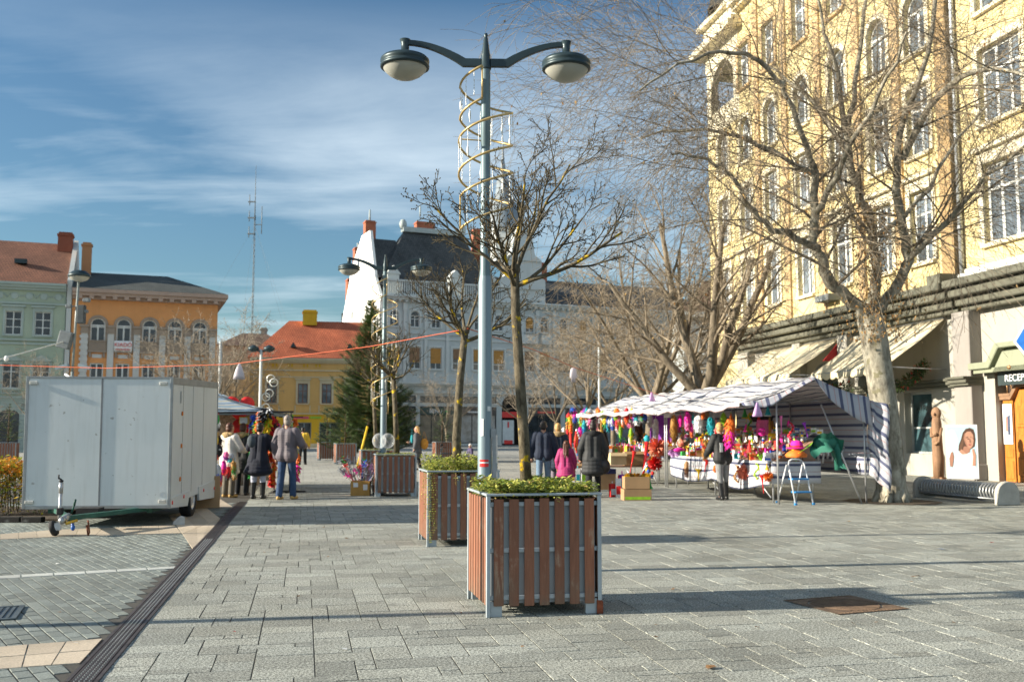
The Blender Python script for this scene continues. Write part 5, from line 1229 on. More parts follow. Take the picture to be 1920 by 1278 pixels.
# ---- second big tree behind the stalls, and the bare trees closing the square
def bare_tree(name, label, loc, h, spread, seed, mat_t, mat_c, trunk_h=.3, r=.2, kids=(7,6,5), droop=-.02, n1=6, group=None, rmin=.006, tilt0=.5):
    global rnd
    old = rnd; rnd = random.Random(seed)
    t = thing(name, label, 'tree', loc, 0, group); a = MB(); c = MB()
    P = dict(seg=[5,6,6,5,3], wig=[.06,.09,.09,.09,.1], up=[0,.05,.02,droop,droop*2], taper=[.4,.65,.65,.6,.3], n=[8,6,5,3,3], kids=[0,*kids,0], ang=[.6,.62,.66,.7,.6], len=[.5,.60,.52,.45,.5], rk=[.6,.42,.45,.6,.6], rmin=rmin, max=4)
    P['from'] = [.6,.25,.2,.15,0]
    top = Vector((rnd.uniform(-.2,.2), rnd.uniform(-.2,.2), h*trunk_h))
    a.tube([(0,0,-.02),(0,0,.3),top*.5,top], [r*1.3,r*1.05,r,r*.95], 12)
    for k in range(n1):
        an = 2.4*k+rnd.uniform(-.3,.3); ti = tilt0*rnd.uniform(.5,1.4)
        grow([a,a,c,c,c], top-Vector((0,0,.1*k*r)), Vector((math.sin(ti)*math.cos(an)*spread, math.sin(ti)*math.sin(an)*spread, math.cos(ti))), h*(1-trunk_h)*rnd.uniform(.7,.95), r*rnd.uniform(.38,.58), 1, P)
    a.build('trunk', mat_t, t); c.build('crown', mat_c, t)
    rnd = old; return t
BARK4 = bark('brown_bark', (.08,.065,.048), (.26,.215,.155), None, 6, .7); TWIG4 = bark('brown_twig', (.06,.046,.034), (.34,.28,.20), None, 3, .2)
TWIG3 = bark('far_twig', (.10,.082,.064), (.38,.33,.26), None, 2, .1)
q = D(1330,850,34); q.z = 0
T2 = bare_tree('bare_tree', 'thick forked bare tree with hanging twigs behind the striped stall canopies', q, 10.0, 1.2, 21, BARK4, TWIG4, .27, .40, (7,8,6), -.15, 7, rmin=.006, tilt0=.48)
q = D(1215,850,41); q.z = 0
T3 = bare_tree('bare_tree', 'tall bare tree with tangled twigs behind the far end of the stalls', q, 10.5, 1.2, 22, BARK4, TWIG4, .25, .22, (9,9,7), -.10, 7, rmin=.007, tilt0=.6)
FT = bare_tree('bare_tree', 'bare grey tree before the doorway of the white apartment house', (0,0,0), 8.2, 1.25, 23, BARK4, TWIG3, .28, .13, (7,7,6), -.06, 7, rmin=.008, tilt0=.65, group='bare trees across the far side of the square')
for i, (px, Yd, s, lb) in enumerate([(1090,52,1.05,None),(1150,60,1.1,'bare grey tree right of the slim pole, before the far shop windows'),(1040,66,.9,'small bare grey tree farthest back, before the white house shop signs'),(1262,55,1.2,'tall bare grey tree behind the thick forked tree'),
        (985,72,.85,'low bare grey tree beside the arched doorway'),(392,56,1.0,'bare tree at the right end of the orange house'),(352,62,.92,'bare tree before the last arched windows of the orange house'),(88,60,.72,'small bare tree before the green town house'),
        (440,84,.95,'bare tree before the beige house, beside the hanging white bag'),(840,80,.8,'low bare tree before the shop front with the green cross'),(1310,62,1.15,'bare tree between the palace end wall and the grey house')]):
    q = D(px,850,Yd); q.z = 0
    o = FT if i == 0 else copy_tree(FT, q, rnd.uniform(0,6), lb)
    o.location = q; o.scale = (s,s,s*rnd.uniform(.95,1.05)); o.rotation_euler[2] = rnd.uniform(0,6)
# ---- conifers
FIR = pm('fir_needle', (.035,.075,.025), .6, .5, 2.2, 0, 1, c2=(.085,.15,.045)); FIR2 = pm('fir_needle_young', (.07,.10,.04), .6, .4, 2.2, 0, 1, c2=(.13,.155,.06)); BARK3 = bark('fir_bark', (.07,.05,.035), (.16,.12,.085))
def conifer(loc, h, r, label, whorls, per, sprays, nl, name='fir_tree', seed=1, group=None, mats=None, z0=.06):
    global rnd
    old = rnd; rnd = random.Random(seed)
    t = thing(name, label, 'tree', loc, rnd.uniform(0,6), group); a = MB(); c = MB()
    a.tube([(0,0,0),(0,0,h*.5),(0,0,h)], [h*.016+.02,h*.01+.012,.008], 8)
    for i in range(whorls):
        u = (i+.5)/whorls; z = h*(z0+(1-z0)*u); R_ = r*(1-u)**.85*rnd.uniform(.8,1.15)+.03*h*.3
        for k in range(max(3, int(per*(1-.5*u)))):
            an = rnd.uniform(0,6.28); d = Vector((math.cos(an),math.sin(an),.05+.5*u)); Rk = R_*rnd.uniform(.65,1.12); p = Vector((0,0,z)); pts = [p.copy()]
            n = 5
            for j in range(n):
                d = (d+Vector((rnd.gauss(0,.05),rnd.gauss(0,.05),-.06+.075*j))).normalized(); p = p+d*Rk/n; pts.append(p.copy())
            a.tube(pts, [.012+.002*h*(1-u),.004], 3, 0, False) if False else a.tube(pts, [(.004+.0016*h*(1-u))*(1-.14*j) for j in range(n+1)], 3, 0, False)
            ns = max(4, int(sprays*(1-u*.75)))
            for s in range(ns):
                v = .15+.85*(s+rnd.random())/ns; j = min(n-1, int(v*n)); c0 = pts[j].lerp(pts[j+1], v*n-j); dd = (pts[j+1]-pts[j]).normalized()
                sd = (rot_about(dd, Vector((0,0,1)), rnd.choice((-1,1))*rnd.uniform(.3,1.0))+Vector((0,0,rnd.uniform(-.35,.15)))).normalized(); ln_ = nl*rnd.uniform(.6,1.3)*(1-.4*u)
                si = sd.cross(Vector((rnd.uniform(-.4,.4),rnd.uniform(-.4,.4),1))).normalized(); up = si.cross(sd)
                vs = [c0]; fs = []
                for w in range(5):                                   # a flat spray: five needle-thin blades
                    b = (w-2)*.38; e = (sd*math.cos(b)+si*math.sin(b)+up*rnd.uniform(-.15,.15)); l2 = ln_*(1-.12*abs(w-2)); q0 = c0+sd*ln_*.1*w*.4
                    k0 = len(vs); wd_ = ln_*.085; vs += [q0-si*wd_*.5, q0+si*wd_*.5, q0+e*l2]; fs.append((k0,k0+1,k0+2))
                c.add(vs, fs, 1 if rnd.random() < .25+.3*v else 0)
    a.build('trunk', BARK3, t); c.build('crown', mats or [FIR,FIR2], t)
    rnd = old; return t
q = D(693,850,50); q.z = 0
conifer(q, 8.1, 2.75, 'big green Christmas tree standing on the square behind the farther lamp post', 42, 20, 34, .46, 'christmas_tree', 31)
bauble = pm('lamp_white', (.75,.75,.7), .3, .1)
# small firs in planters by the big one and at the far left
def fir_planter(px, py, Yd, h, r, seed, lab_p, lab_t, sc_=1.0, group='small firs in slatted planters'):
    q = D(px,py,Yd); q.z = 0
    p = copy_tree(pl0, (q.x,q.y,0), YAW+R(5), lab_p); p['group'] = 'slatted planters with small firs'
    conifer((q.x,q.y,.88), h, r, lab_t, 13, 9, 10, .20, 'small_fir', seed, group)
fir_planter(613,840,53.5,1.65,.80,41,'slatted planter with a small fir left of the big Christmas tree, farther of the two','small fir in the farther planter left of the Christmas tree')
fir_planter(647,840,47,1.55,.78,42,'slatted planter with a small fir close beside the Christmas tree','small fir in the nearer planter close beside the Christmas tree')
fir_planter(14,850,52,2.1,.85,43,'slatted planter with a small fir at the far left beyond the hedge','small fir in the planter at the far left beyond the hedge')
fir_planter(829,840,56,1.9,.85,44,'slatted planter with a small fir before the shop with the green cross','small fir in the planter before the shop with the green cross')
# yellow and orange hedge at the left edge
def hedge(px0, px1, Yd, h, label):
    global rnd
    old = rnd; rnd = random.Random(77)
    a, b = D(px0,900,Yd), D(px1,900,Yd); m = MB(); wd_ = 1.5
    for k in range(9000):
        u = rnd.random(); x = a.x+(b.x-a.x)*u; y = Yd+rnd.uniform(0,wd_); top = h*(.86+.14*math.sin(x*5+1)*math.cos(y*4)+rnd.uniform(-.05,.08))
        z = top*(rnd.random()**.45)
        if rnd.random() < .55: z = top*rnd.uniform(.86,1.06)
        elif rnd.random() < .6: y = Yd+abs(rnd.gauss(0,.08))
        d = Vector((rnd.gauss(0,1),rnd.gauss(0,1)-.3,rnd.uniform(-.2,1)))
        hi = z/h; mi = rnd.choices((0,1,2,3), (max(0,hi*1.4-.55), .55*hi+.1, .6, max(0,.9-hi)))[0]
        leaf(m, Vector((x,y,z)), d, rnd.uniform(.06,.10), mi)
    for k in range(60):
        x = rnd.uniform(a.x,b.x); y = Yd+rnd.uniform(.05,wd_); m.tube([(x,y,0),(x+rnd.uniform(-.1,.1),y+rnd.uniform(-.1,.1),h*.8)], [.012,.004], 4, 4, False)
    rnd = old
    return tag(m.build('hedge', [pm('hedge_orange',(.55,.20,.03),.5,.3,5,0,1,trans=.25), pm('hedge_gold',(.50,.33,.03),.5,.3,5,0,1,trans=.25), pm('hedge_lime',(.22,.25,.03),.5,.3,5,0,1,trans=.2), pm('hedge_dark',(.05,.07,.02),.6,.3,5), TWIG2]), label, 'hedge')
hedge(-190, 82, 17.2, .95, 'clipped hedge with orange and yellow leaf tips beside the white trailer')
m = MB()
for k in range(7):
    a = D(-200+k*42,963,16.55).x; m.box(a,16.45-.02*k,0,a+.33,16.60-.02*k,.09+.003*(k % 2))
tag(m.build('hedge_kerb', M_PALE, None, bevel=.01), kind='structure')
m = MB(); a, b = D(-200,950,16.7), D(84,950,16.7); m.box(a.x,16.62,-.01,b.x+.4,19.5,.035); tag(m.build('hedge_bed', SOIL), kind='structure')
# ================================================================ MARKET STALLS AND GOODS
NAVY=(.055,.07,.16); WHT=(.74,.74,.76); PINKL=(.50,.30,.30)
CAN = striped('stall_canvas', [(0,WHT),(.30,PINKL),(.34,WHT),(.64,NAVY),(.84,WHT)], freq=1.0, trans=.3)
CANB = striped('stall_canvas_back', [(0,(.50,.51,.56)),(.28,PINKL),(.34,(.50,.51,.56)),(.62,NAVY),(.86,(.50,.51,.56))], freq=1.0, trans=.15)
BLUC = striped('blue_canvas', [(0,(.20,.30,.40)),(.2,(.34,.42,.48)),(.32,(.45,.33,.12)),(.38,(.34,.42,.48)),(.55,(.14,.22,.33)),(.72,(.34,.42,.48)),(.86,(.45,.33,.12)),(.92,(.2,.3,.4))], trans=.2)
SO = Vector((5.5,20.5,0)); SRZ = R(11); SB = Vector((math.cos(SRZ),math.sin(SRZ),0)); SA = Vector((-math.sin(SRZ),math.cos(SRZ),0))
def sp(px, py, X):
    P0 = SO+SB*X; d = ray(px,py); t_, z = hit(px,py,(P0.x,P0.y),(SA.x,SA.y)); q = P0+SA*t_; return Vector((q.x,q.y,z))
POLEM = pm('stall_pole', (.50,.51,.52), .35, .15, 6, .03, 60, .6); BOARD = pm('stall_board', (.25,.15,.10), .8, .2)
def stall(name, label, Y0, Y1, hip, sag, zr=2.62, ze=2.06):
    s = thing(name, label, 'market stall', SO, SRZ, 'striped market stalls')
    n, k_ = 22, 8; L = Y1-Y0
    def front(i, j):
        u, v = j/n, i/k_; y = Y0-.15+(L+.15)*u
        z = ze+(zr-ze)*v-.10*math.sin(math.pi*v)-sag*math.sin(math.pi*u*2)**2*(.4+.6*(1-v))+.02*math.sin(u*31+v*4)
        return (-.92+1.62*v, y, z+(.0 if u > .02 else 0))
    m = MB(); gr = [[front(i,j) for j in range(n+1)] for i in range(k_+1)]
    m.sheet(gr, uv=lambda i,j: (i/k_*1.72/.27, j/n))
    bz = lambda v: zr+(2.2-zr)*v-.06*math.sin(math.pi*v)
    m.sheet([[(.7+1.24*i/k_, Y0-.15+(L+.15)*j/n, bz(i/k_)-.02*math.sin(j*1.3)) for j in range(n+1)] for i in range(k_+1)], uv=lambda i,j: (i/k_*1.72/.27, j/n))
    m.sheet([[(-.93-.03*math.sin(j*1.7)*i, Y0-.15+(L+.15)*j/n, front(0,j)[2]-.005-.10*i*(.8+.2*math.sin(j*2.1))) for j in range(n+1)] for i in range(2)], uv=lambda i,j: (.1+.25*i, j/n))
    m.build('canopy', CAN, s, solid=.006)
    m = MB()
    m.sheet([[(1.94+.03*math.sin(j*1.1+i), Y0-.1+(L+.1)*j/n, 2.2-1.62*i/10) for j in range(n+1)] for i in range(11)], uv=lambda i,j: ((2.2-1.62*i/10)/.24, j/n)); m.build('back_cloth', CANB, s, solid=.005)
    if hip:
        m = MB(); c = 18
        def he(i, j):
            v = j/c; x = -.9+2.85*v
            zt = (ze+(zr-ze)*((x+.92)/1.62)-.10*math.sin(math.pi*min(1,max(0,(x+.92)/1.62)))) if x < .7 else bz((x-.7)/1.24)
            dp = .06+.10*max(0,1-abs(x+.5)/.4)+.55*max(0,(x-.75)/1.2)**.5 if x > .75 else .06+.14*max(0,1-abs(x+.35)/.5)
            return (x, Y0-.16-.10*i/4-.03*math.sin(j*1.9), zt-.002-dp*i/4)
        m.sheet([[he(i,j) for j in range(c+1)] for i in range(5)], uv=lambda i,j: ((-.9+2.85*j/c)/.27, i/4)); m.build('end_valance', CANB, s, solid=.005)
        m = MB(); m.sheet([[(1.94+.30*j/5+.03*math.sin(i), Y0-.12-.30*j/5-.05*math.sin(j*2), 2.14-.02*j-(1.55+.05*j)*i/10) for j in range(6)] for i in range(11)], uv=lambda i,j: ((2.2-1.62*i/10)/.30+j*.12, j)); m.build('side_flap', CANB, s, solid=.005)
        m = MB(); m.tube([(1.0,Y0+.1,2.05),(1.72,Y0-.15,0)], .018, 6); m.build('slanted_pole', POLEM, s)
    f = MB()
    for y in (Y0, (Y0+Y1)/2, Y1):
        f.tube([(-.05,y,0),(-.05,y,2.3)], .02, 6); f.tube([(1.91,y,0),(1.91,y,2.2)], .02, 6); f.tube([(-.92,y,ze+.0-sag*.2),(-.05,y,2.3),(.7,y,zr-.03),(1.91,y,2.17)], .016, 6)
    f.tube([(-.05,Y0,2.29),(-.05,Y1,2.29)], .016, 6); f.tube([(.7,Y0-.1,zr-.03),(.7,Y1,zr-.03)], .018, 6); f.tube([(-.6,Y0,1.98),(-.6,Y1,1.98)], .012, 6); f.tube([(1.91,Y0,2.17),(1.91,Y1,2.17)], .016, 6)
    f.build('frame', POLEM, s)
    return s
sb = stall('market_stall', 'nearer striped market stall with a draped counter, open end and slanted pole', 0, 6.6, True, .07)
sa = stall('market_stall', 'farther striped market stall with red tubes and tinsel at its far corner', 6.75, 12.9, False, .05)
def counter(s, Y0, Y1, cloth=True):
    m = MB(); m.box(-.02,Y0,.80,1.05,Y1,.84); m.build('counter_board', BOARD, s)
    m = MB()
    for y in (Y0+.1,(Y0+Y1)/2,Y1-.1):
        for x in (.05,.95): m.tube([(x,y,0),(x,y,.8)], .018, 6)
    for y in (Y0+.2,(Y0+Y1)/2): m.tube([(.05,y,.1),(.05,y+1.2,.75)], .014, 6)
    m.build('trestle', POLEM, s)
    for k in range(3):
        m = MB(); m.add([(.12+.3*k,Y0+.05,.86+.13*k),(.40+.3*k,Y0+.05,.98+.15*k),(.40+.3*k,Y1-.05,.98+.15*k),(.12+.3*k,Y1-.05,.86+.13*k),(.12+.3*k,Y0+.05,.845),(.40+.3*k,Y0+.05,.845),(.40+.3*k,Y1-.05,.845),(.12+.3*k,Y1-.05,.845)], [(0,1,2,3),(0,4,5,1),(1,5,6,2),(2,6,7,3),(3,7,4,0)])
        m.build('display_step', BOARD, s)
    if cloth:
        n = 46; m = MB()
        def cl(i, j): 
            u = j/n; y = Y0+(Y1-Y0)*u; zb = .36-.16*math.sin(math.pi*min(1,u*1.9))**2 if u < .53 else .36-.12*math.sin(math.pi*(u-.5)*2)
            return (-.06-.02*math.sin(j*.9)*i/6-.015*math.sin(j*2.3+i)-.03*i/6, y, .86-(.86-zb)*i/6)
        m.sheet([[cl(i,j) for j in range(n+1)] for i in range(7)], uv=lambda i,j: (.45+(.62*i/6)/.27, j/n))
        m.sheet([[(-.05+1.12*j/8, Y0-.04-.02*math.sin(j*1.5)*i/6, .86-.46*i/6) for j in range(9)] for i in range(7)], uv=lambda i,j: (.45+(.5*i/6)/.27, j/8))
        m.sheet([[(-.05+.14*j, Y0+(Y1-Y0)*i/20, .862) for j in range(2)] for i in range(21)], uv=lambda i,j: (.1,0)); m.build('counter_cloth', CAN, s, solid=.004)
counter(sb, .35, 6.3); counter(sa, 7.6, 12.6, False)
# ---------------------------------------------------------------- goods
CN = dict(red=(.62,.02,.02), orange=(.75,.17,.02), yellow=(.75,.48,.02), gold=(.36,.18,.035), lime=(.30,.55,.03), green=(.03,.30,.06), teal=(.01,.30,.36), blue=(.02,.09,.45), navy=(.012,.018,.07), purple=(.22,.02,.38), magenta=(.70,.015,.32), pink=(.75,.16,.38), white=(.75,.75,.75), silver=(.45,.47,.5), black=(.012,.012,.013), brown=(.13,.055,.03), peach=(.80,.22,.13), lilac=(.55,.33,.60), cream=(.68,.58,.40), tan=(.40,.22,.10), grey=(.2,.21,.22))
def CM(c, sh=False):
    k = CN[c]; return pm('goods_shiny_'+c if sh else 'goods_'+c, k, .22 if sh else .65, .25, 14, .05, 60, .35 if sh and c in ('gold','silver') else 0)
def fin(m, mats, at, rz, label, cat, name, group=None):
    o = m.build(name, mats, None, at, rz); return tag(o, label, cat, group)
def tinsel(at, h, w, cols, label, name='tinsel_wig', cat='wig', n=260, group=None):
    m = MB()
    for k in range(n):
        a = rnd.uniform(0,6.28); u = rnd.random()**.6; r = w*.5*rnd.uniform(.55,1.05)*math.sin(math.pi*(.12+.80*u))**.7
        z = -h*u; d = Vector((math.cos(a),math.sin(a),-rnd.uniform(.3,1.2))).normalized(); p = Vector((r*math.cos(a)*.75,r*math.sin(a)*.75,z)); l = w*rnd.uniform(.16,.34); s_ = d.cross(Vector((0,0,1))).normalized()*w*.035
        q = p+d*l*.5+Vector((0,0,.0)); e = p+d*l+Vector((0,0,-l*.35))
        ci = min(len(cols)-1, int((u+rnd.uniform(-.12,.12))*len(cols))) if len(cols) > 1 else 0
        m.add([p-s_,p+s_,q+s_*1.4,q-s_*1.4,e], [(0,1,2,3),(3,2,4)], max(0,ci))
    m.ell((0,0,-h*.5),(w*.36,w*.30,h*.44),10,0); m.tube([(0,0,-h*.05),(0,0,.05)], .006, 4)
    return fin(m, [CM(c) for c in cols], at, 0, label, cat, name, group)
def boa(at, h, w, col, label, name='feather_boa', cat='feather boa', group=None, sway=.05):
    m = MB(); n = int(60+h*160)
    for k in range(n):
        u = k/n; c = Vector((sway*math.sin(u*7), sway*.5*math.cos(u*5), -h*u)); a = rnd.uniform(0,6.28); d = Vector((math.cos(a),math.sin(a),rnd.uniform(-.8,.3))).normalized(); s_ = d.orthogonal().normalized()*w*.14; l = w*.55*rnd.uniform(.7,1.2)
        m.add([c, c+d*l*.55+s_, c+d*l+Vector((0,0,-l*.2)), c+d*l*.55-s_], [(0,1,2,3)], rnd.randrange(len(col)) if rnd.random() < .9 else 0)
    m.tube([(sway*math.sin(u*.7), sway*.5*math.cos(u*.5), -h*u/10) for u in range(11)], w*.22, 6)
    return fin(m, [CM(c) for c in col], at, 0, label, cat, name, group)
def lei(at, Rr, cols, label, rz=0.0, name='flower_garland', cat='garland', drop=1.25, group=None):
    m = MB(); n = 26
    for k in range(n):
        a = 6.283*k/n; c = Vector((Rr*math.cos(a), .02*math.sin(3*a), Rr*drop*math.sin(a)-Rr*drop)); mi = (k*len(cols)//n)
        for j in range(7):
            d = Vector((rnd.gauss(0,1),rnd.gauss(0,1),rnd.gauss(0,1))).normalized(); s_ = d.orthogonal().normalized()*Rr*.16; l = Rr*.34
            m.add([c,c+d*l*.6+s_,c+d*l,c+d*l*.6-s_], [(0,1,2,3)], mi)
    return fin(m, [CM(c) for c in cols], at, rz, label, cat, name, group)
def pompom(at, r, col, label, name='pompom', cat='pompom', flat=.6):
    m = MB()
    for k in range(230):
        d = Vector((rnd.gauss(0,1),rnd.gauss(0,1),rnd.gauss(0,1))).normalized(); d.y *= flat; s_ = d.orthogonal().normalized()*r*.07; l = r*rnd.uniform(.75,1.1)
        m.add([-s_,s_,d*l+s_*.8,d*l-s_*.8], [(0,1,2,3)], 0)
    return fin(m, CM(col), at, 0, label, cat, name)
def horn(at, l, r, cols, d, label, name='party_horn', cat='toy horn'):
    m = MB(); d = Vector(d).normalized(); M = d.to_track_quat('Z','Y').to_matrix()
    m.lathe([(.001,0),(r*.14,.0),(r*.16,l*.08),(r*.12,l*.1),(r*.2,l*.55),(r*.5,l*.85),(r,l),(r*1.06,l),(r*1.0,l*.985),(r*.4,l*.8),(.001,l*.5)], 12, 0, (0,0,0), M); m.lathe([(r*.16,l*.5),(r*.26,l*.53),(r*.26,l*.57),(r*.2,l*.6)], 12, 1, (0,0,0), M)
    return fin(m, [CM(cols[0],True), CM(cols[-1],True)], at, 0, label, cat, name)
def party_hat(at, h, r, cols, label, name='party_hat', cat='party hat', tilt=0.0):
    m = MB(); M = Matrix.Rotation(tilt,3,'Y'); m.lathe([(r,0),(r*.55,h*.45),(r*.06,h)], 16, 0, (0,0,0), M); m.lathe([(r*1.02,0),(r*1.04,h*.03),(r*.95,h*.08)], 16, 1, (0,0,0), M); m.ell(M @ Vector((0,0,h)), r*.2, 8, 1)
    return fin(m, [CM(cols[0]), CM(cols[-1])], at, 0, label, cat, name)
def brim_hat(at, w, col, label, band='black', name='felt_hat', cat='hat', tilt=(0,0)):
    m = MB(); r = w/2; M = Matrix.Rotation(tilt[0],3,'X') @ Matrix.Rotation(tilt[1],3,'Y')
    m.lathe([(.001,r*.75),(r*.4,r*.72),(r*.55,r*.55),(r*.60,r*.1),(r*.66,.02),(r,.06*r),(r*1.0,0),(r*.6,-.02)], 20, 0, (0,0,0), M); m.lathe([(r*.605,r*.08),(r*.612,r*.1),(r*.60,r*.25),(r*.585,r*.26)], 20, 1, (0,0,0), M)
    return fin(m, [CM(col), CM(band)], at, 0, label, cat, name)
def mask(at, w, col, label, rz=0.0, name='carnival_mask', cat='mask', trim='white'):
    m = MB(); n = 12; h = w*1.2
    def P(i, j):
        u, v = -1+2*j/n, -1+2*i/n; k = math.sqrt(max(0,1-(u*.9)**2*.8-(v*.9)**2*.8)); return (u*w/2*math.sqrt(1-v*v*.45), -k*w*.32, v*h/2*math.sqrt(1-u*u*.45))
    m.sheet([[P(i,j) for j in range(n+1)] for i in range(n+1)])
    for sx in (-1,1): m.ell((sx*w*.2,-w*.27,h*.1),(w*.12,w*.05,w*.085),8,1); m.ell((sx*w*.2,-w*.30,h*.1),(w*.05,w*.04,w*.05),6,2)
    m.ell((0,-w*.33,-h*.05),(w*.09,w*.10,w*.11),8,0); m.ell((0,-w*.28,-h*.26),(w*.22,w*.04,w*.06),8,2)
    return fin(m, [CM(col), CM(trim), CM('black')], at, rz, label, cat, name)
def bottle(at, h, r, cols, label, name='spray_can', cat='spray can', group=None):
    m = MB(); m.lathe([(.001,0),(r,0),(r,h*.72),(r*.8,h*.78)], 12, 0); m.lathe([(r*.8,h*.78),(r*.72,h*.8),(r*.72,h*.97),(r*.4,h),(.001,h)], 12, 1); m.lathe([(r*1.01,h*.2),(r*1.012,h*.22),(r*1.012,h*.55),(r*1.01,h*.57)], 12, 2)
    return fin(m, [CM(cols[0],True), CM(cols[1],True), CM(cols[2] if len(cols) > 2 else 'white')], at, 0, label, cat, name, group)
def packet(at, w, d, h, cols, label, rz=0.0, name='novelty_packet', cat='packet', group=None):
    m = MB(); m.box(-w/2,-d/2,0,w/2,d/2,h); m.box(-w*.42,-d/2-.002,h*.15,w*.42,-d/2-.0005,h*.6,1); m.lathe([(.012,h),(.014,h*1.15),(.001,h*1.18)],6,1)
    return fin(m, [CM(cols[0]), CM(cols[1])], at, rz, label, cat, name, group)
def carton(at, w, d, h, rz, label, flaps=True, holes=False, band=None, col=CARD, name='cardboard_box', group='cardboard boxes by the stalls'):
    t = thing(name, label, 'box', at, rz, group); m = MB(); s_ = .006
    m.box(-w/2,-d/2,0,w/2,-d/2+s_,h); m.box(-w/2,d/2-s_,0,w/2,d/2,h); m.box(-w/2,-d/2+s_,0,-w/2+s_,d/2-s_,h); m.box(w/2-s_,-d/2+s_,0,w/2,d/2-s_,h); m.box(-w/2+s_,-d/2+s_,0,w/2-s_,d/2-s_,s_)
    if not flaps: m.box(-w/2+s_,-d/2+s_,h-.02,w/2-s_,d/2-s_,h-.012)
    m.build('box_wall', col, t)
    if flaps:
        for sg in (-1,1):
            q = MB(); q.M = Matrix.Translation((0,sg*d/2,h)) @ Matrix.Rotation(-sg*R(rnd.uniform(95,150)),4,'X'); q.box(-w/2,-.004 if sg > 0 else -.004,0,w/2,.004,d*.32); q.build('flap', col, t)
    q = MB()
    if holes:
        for x in (-.3,0,.3):
            for z in ((.62,.3) if x else (.66,)): q.lathe([(.024,-.0015),(.001,-.002)], 10, 0, (x*w,-d/2-.0008,h*z), Matrix.Rotation(R(90),3,'X'))
        q.build('hand_hole', pm('hole_dark',(.035,.02,.012),.9), t)
    if band:
        q = MB(); q.box(-w*.46,-d/2-.002,h*.08,w*.46,-d/2-.0005,h*.34); q.build('print_band', CM(band), t)
    return t
# -- hanging along the eaves of the nearer stall (X = distance behind the counter front)
def S3(px, py, X): return sp(px, py, X)
def msz(p, px): return px*p.y/FPX
def H_(fn, px, py, X, hpx, wpx, cols, label, **kw):
    p = S3(px, py, X); return fn(p, msz(p,hpx), msz(p,wpx), cols, label, **kw)
ho_ = 'hanging goods'
H_(tinsel, 1263, 774, -.6, 54, 19, ['gold'], 'long gold tinsel wig hanging near the far end of the nearer striped canopy')
H_(tinsel, 1276, 776, -.5, 22, 9, ['magenta'], 'small magenta wig hanging just right of the long gold tinsel')
H_(tinsel, 1289, 768, -.6, 36, 16, ['magenta','pink'], 'magenta tinsel wig hanging between the gold tinsel and the white one')
H_(tinsel, 1297, 790, -.5, 28, 10, ['magenta','orange'], 'magenta tinsel with an orange tip hanging below the magenta wig')
H_(tinsel, 1310, 776, -.55, 32, 22, ['white'], 'white fluffy wig hanging under the nearer canopy')
H_(tinsel, 1300, 775, -.4, 44, 8, ['teal','silver'], 'thin blue and silver tinsel strand left of the white fluffy wig')
H_(tinsel, 1318, 770, -.6, 14, 9, ['orange'], 'small orange tassel hanging above the white fluffy wig', name='tinsel_tassel', cat='tassel')
H_(tinsel, 1333, 780, -.6, 32, 19, ['teal'], 'teal curly wig hanging beside the rainbow garland')
H_(tinsel, 1356, 772, -.2, 26, 14, ['lime'], 'lime green wig hanging behind the blonde shopper')
H_(tinsel, 1369, 784, -.85, 24, 22, ['orange'], 'orange shaggy wig hanging above the big magenta one')
H_(tinsel, 1368, 792, -.9, 46, 26, ['orange','magenta','magenta'], 'big magenta shaggy wig hanging beside the blonde shopper')
p = S3(1325,812,-.5); lei(p, msz(p,11), ['teal','lime','yellow','orange','red','orange','yellow'], 'rainbow flower garland hanging below the teal wig', R(15))
H_(tinsel, 1322, 822, -.1, 40, 16, ['gold'], 'gold tinsel hanging behind the rainbow garland')
H_(tinsel, 1197, 782, .4, 44, 20, ['brown','black'], 'dark brown curly wig hanging under the farther canopy')
H_(tinsel, 1219, 776, .3, 24, 13, ['white'], 'short white beard hanging left of the long white wig', name='white_beard', cat='beard')
H_(tinsel, 1229, 780, .2, 54, 16, ['white','silver'], 'long white wig hanging between the two striped canopies')
p = S3(1350,808,-.4); m = MB(); m.ell((0,0,0),(.05,.05,.075),10,0); m.tube([(0,0,.07),(0,0,.3)],.004,4,0); fin(m, CM('yellow'), p, 0, 'small yellow ball ornament hanging right of the rainbow garland', 'ornament', 'ball_ornament')
p = S3(1343,808,-.4); m = MB(); m.ell((0,0,0),(.05,.05,.075),10,0); m.tube([(0,0,.07),(0,0,.3)],.004,4,0); fin(m, CM('red'), p, 0, 'small red ball ornament hanging right of the rainbow garland', 'ornament', 'ball_ornament')
# fabrics and costumes inside
p = S3(1428,778,.9); m = MB(); m.prism([(-.28,-.02),(-.20,-.16),(.24,-.14),(.28,-.02)], -.02,.02,'xz'); fin(m, CM('black'), p, 0, 'flat black triangular pirate hat pinned inside the nearer stall', 'hat', 'pirate_hat')
p = S3(1432,787,.85); m = MB(); m.sheet([[(-.16+.32*j/8-.04*i*(1-j/4)*.2, .02*math.sin(j*2), -.36*i/4) for j in range(9)] for i in range(5)]); o = fin(m, CM('pink'), p, 0, 'pink costume skirt hanging inside the nearer stall under the black hat', 'skirt', 'costume_skirt')
H_(tinsel, 1421, 800, .8, 18, 11, ['black'], 'black curly wig hanging below the pink skirt')
H_(tinsel, 1443, 780, .8, 34, 7, ['gold','yellow'], 'thin gold tinsel strand hanging right of the pink skirt')
p = S3(1403,800,.9); m = MB(); m.sheet([[(-.09+.18*j/4, .015*math.sin(j*2), -.2*i/3) for j in range(5)] for i in range(4)]); fin(m, CM('peach'), p, 0, 'small peach pink cloth hanging inside the nearer stall', 'cloth', 'costume_cloth')
p = S3(1416,783,.8); pompom(p, .06, 'magenta', 'tiny magenta bow hanging beside the black pirate hat', 'bow', 'bow')
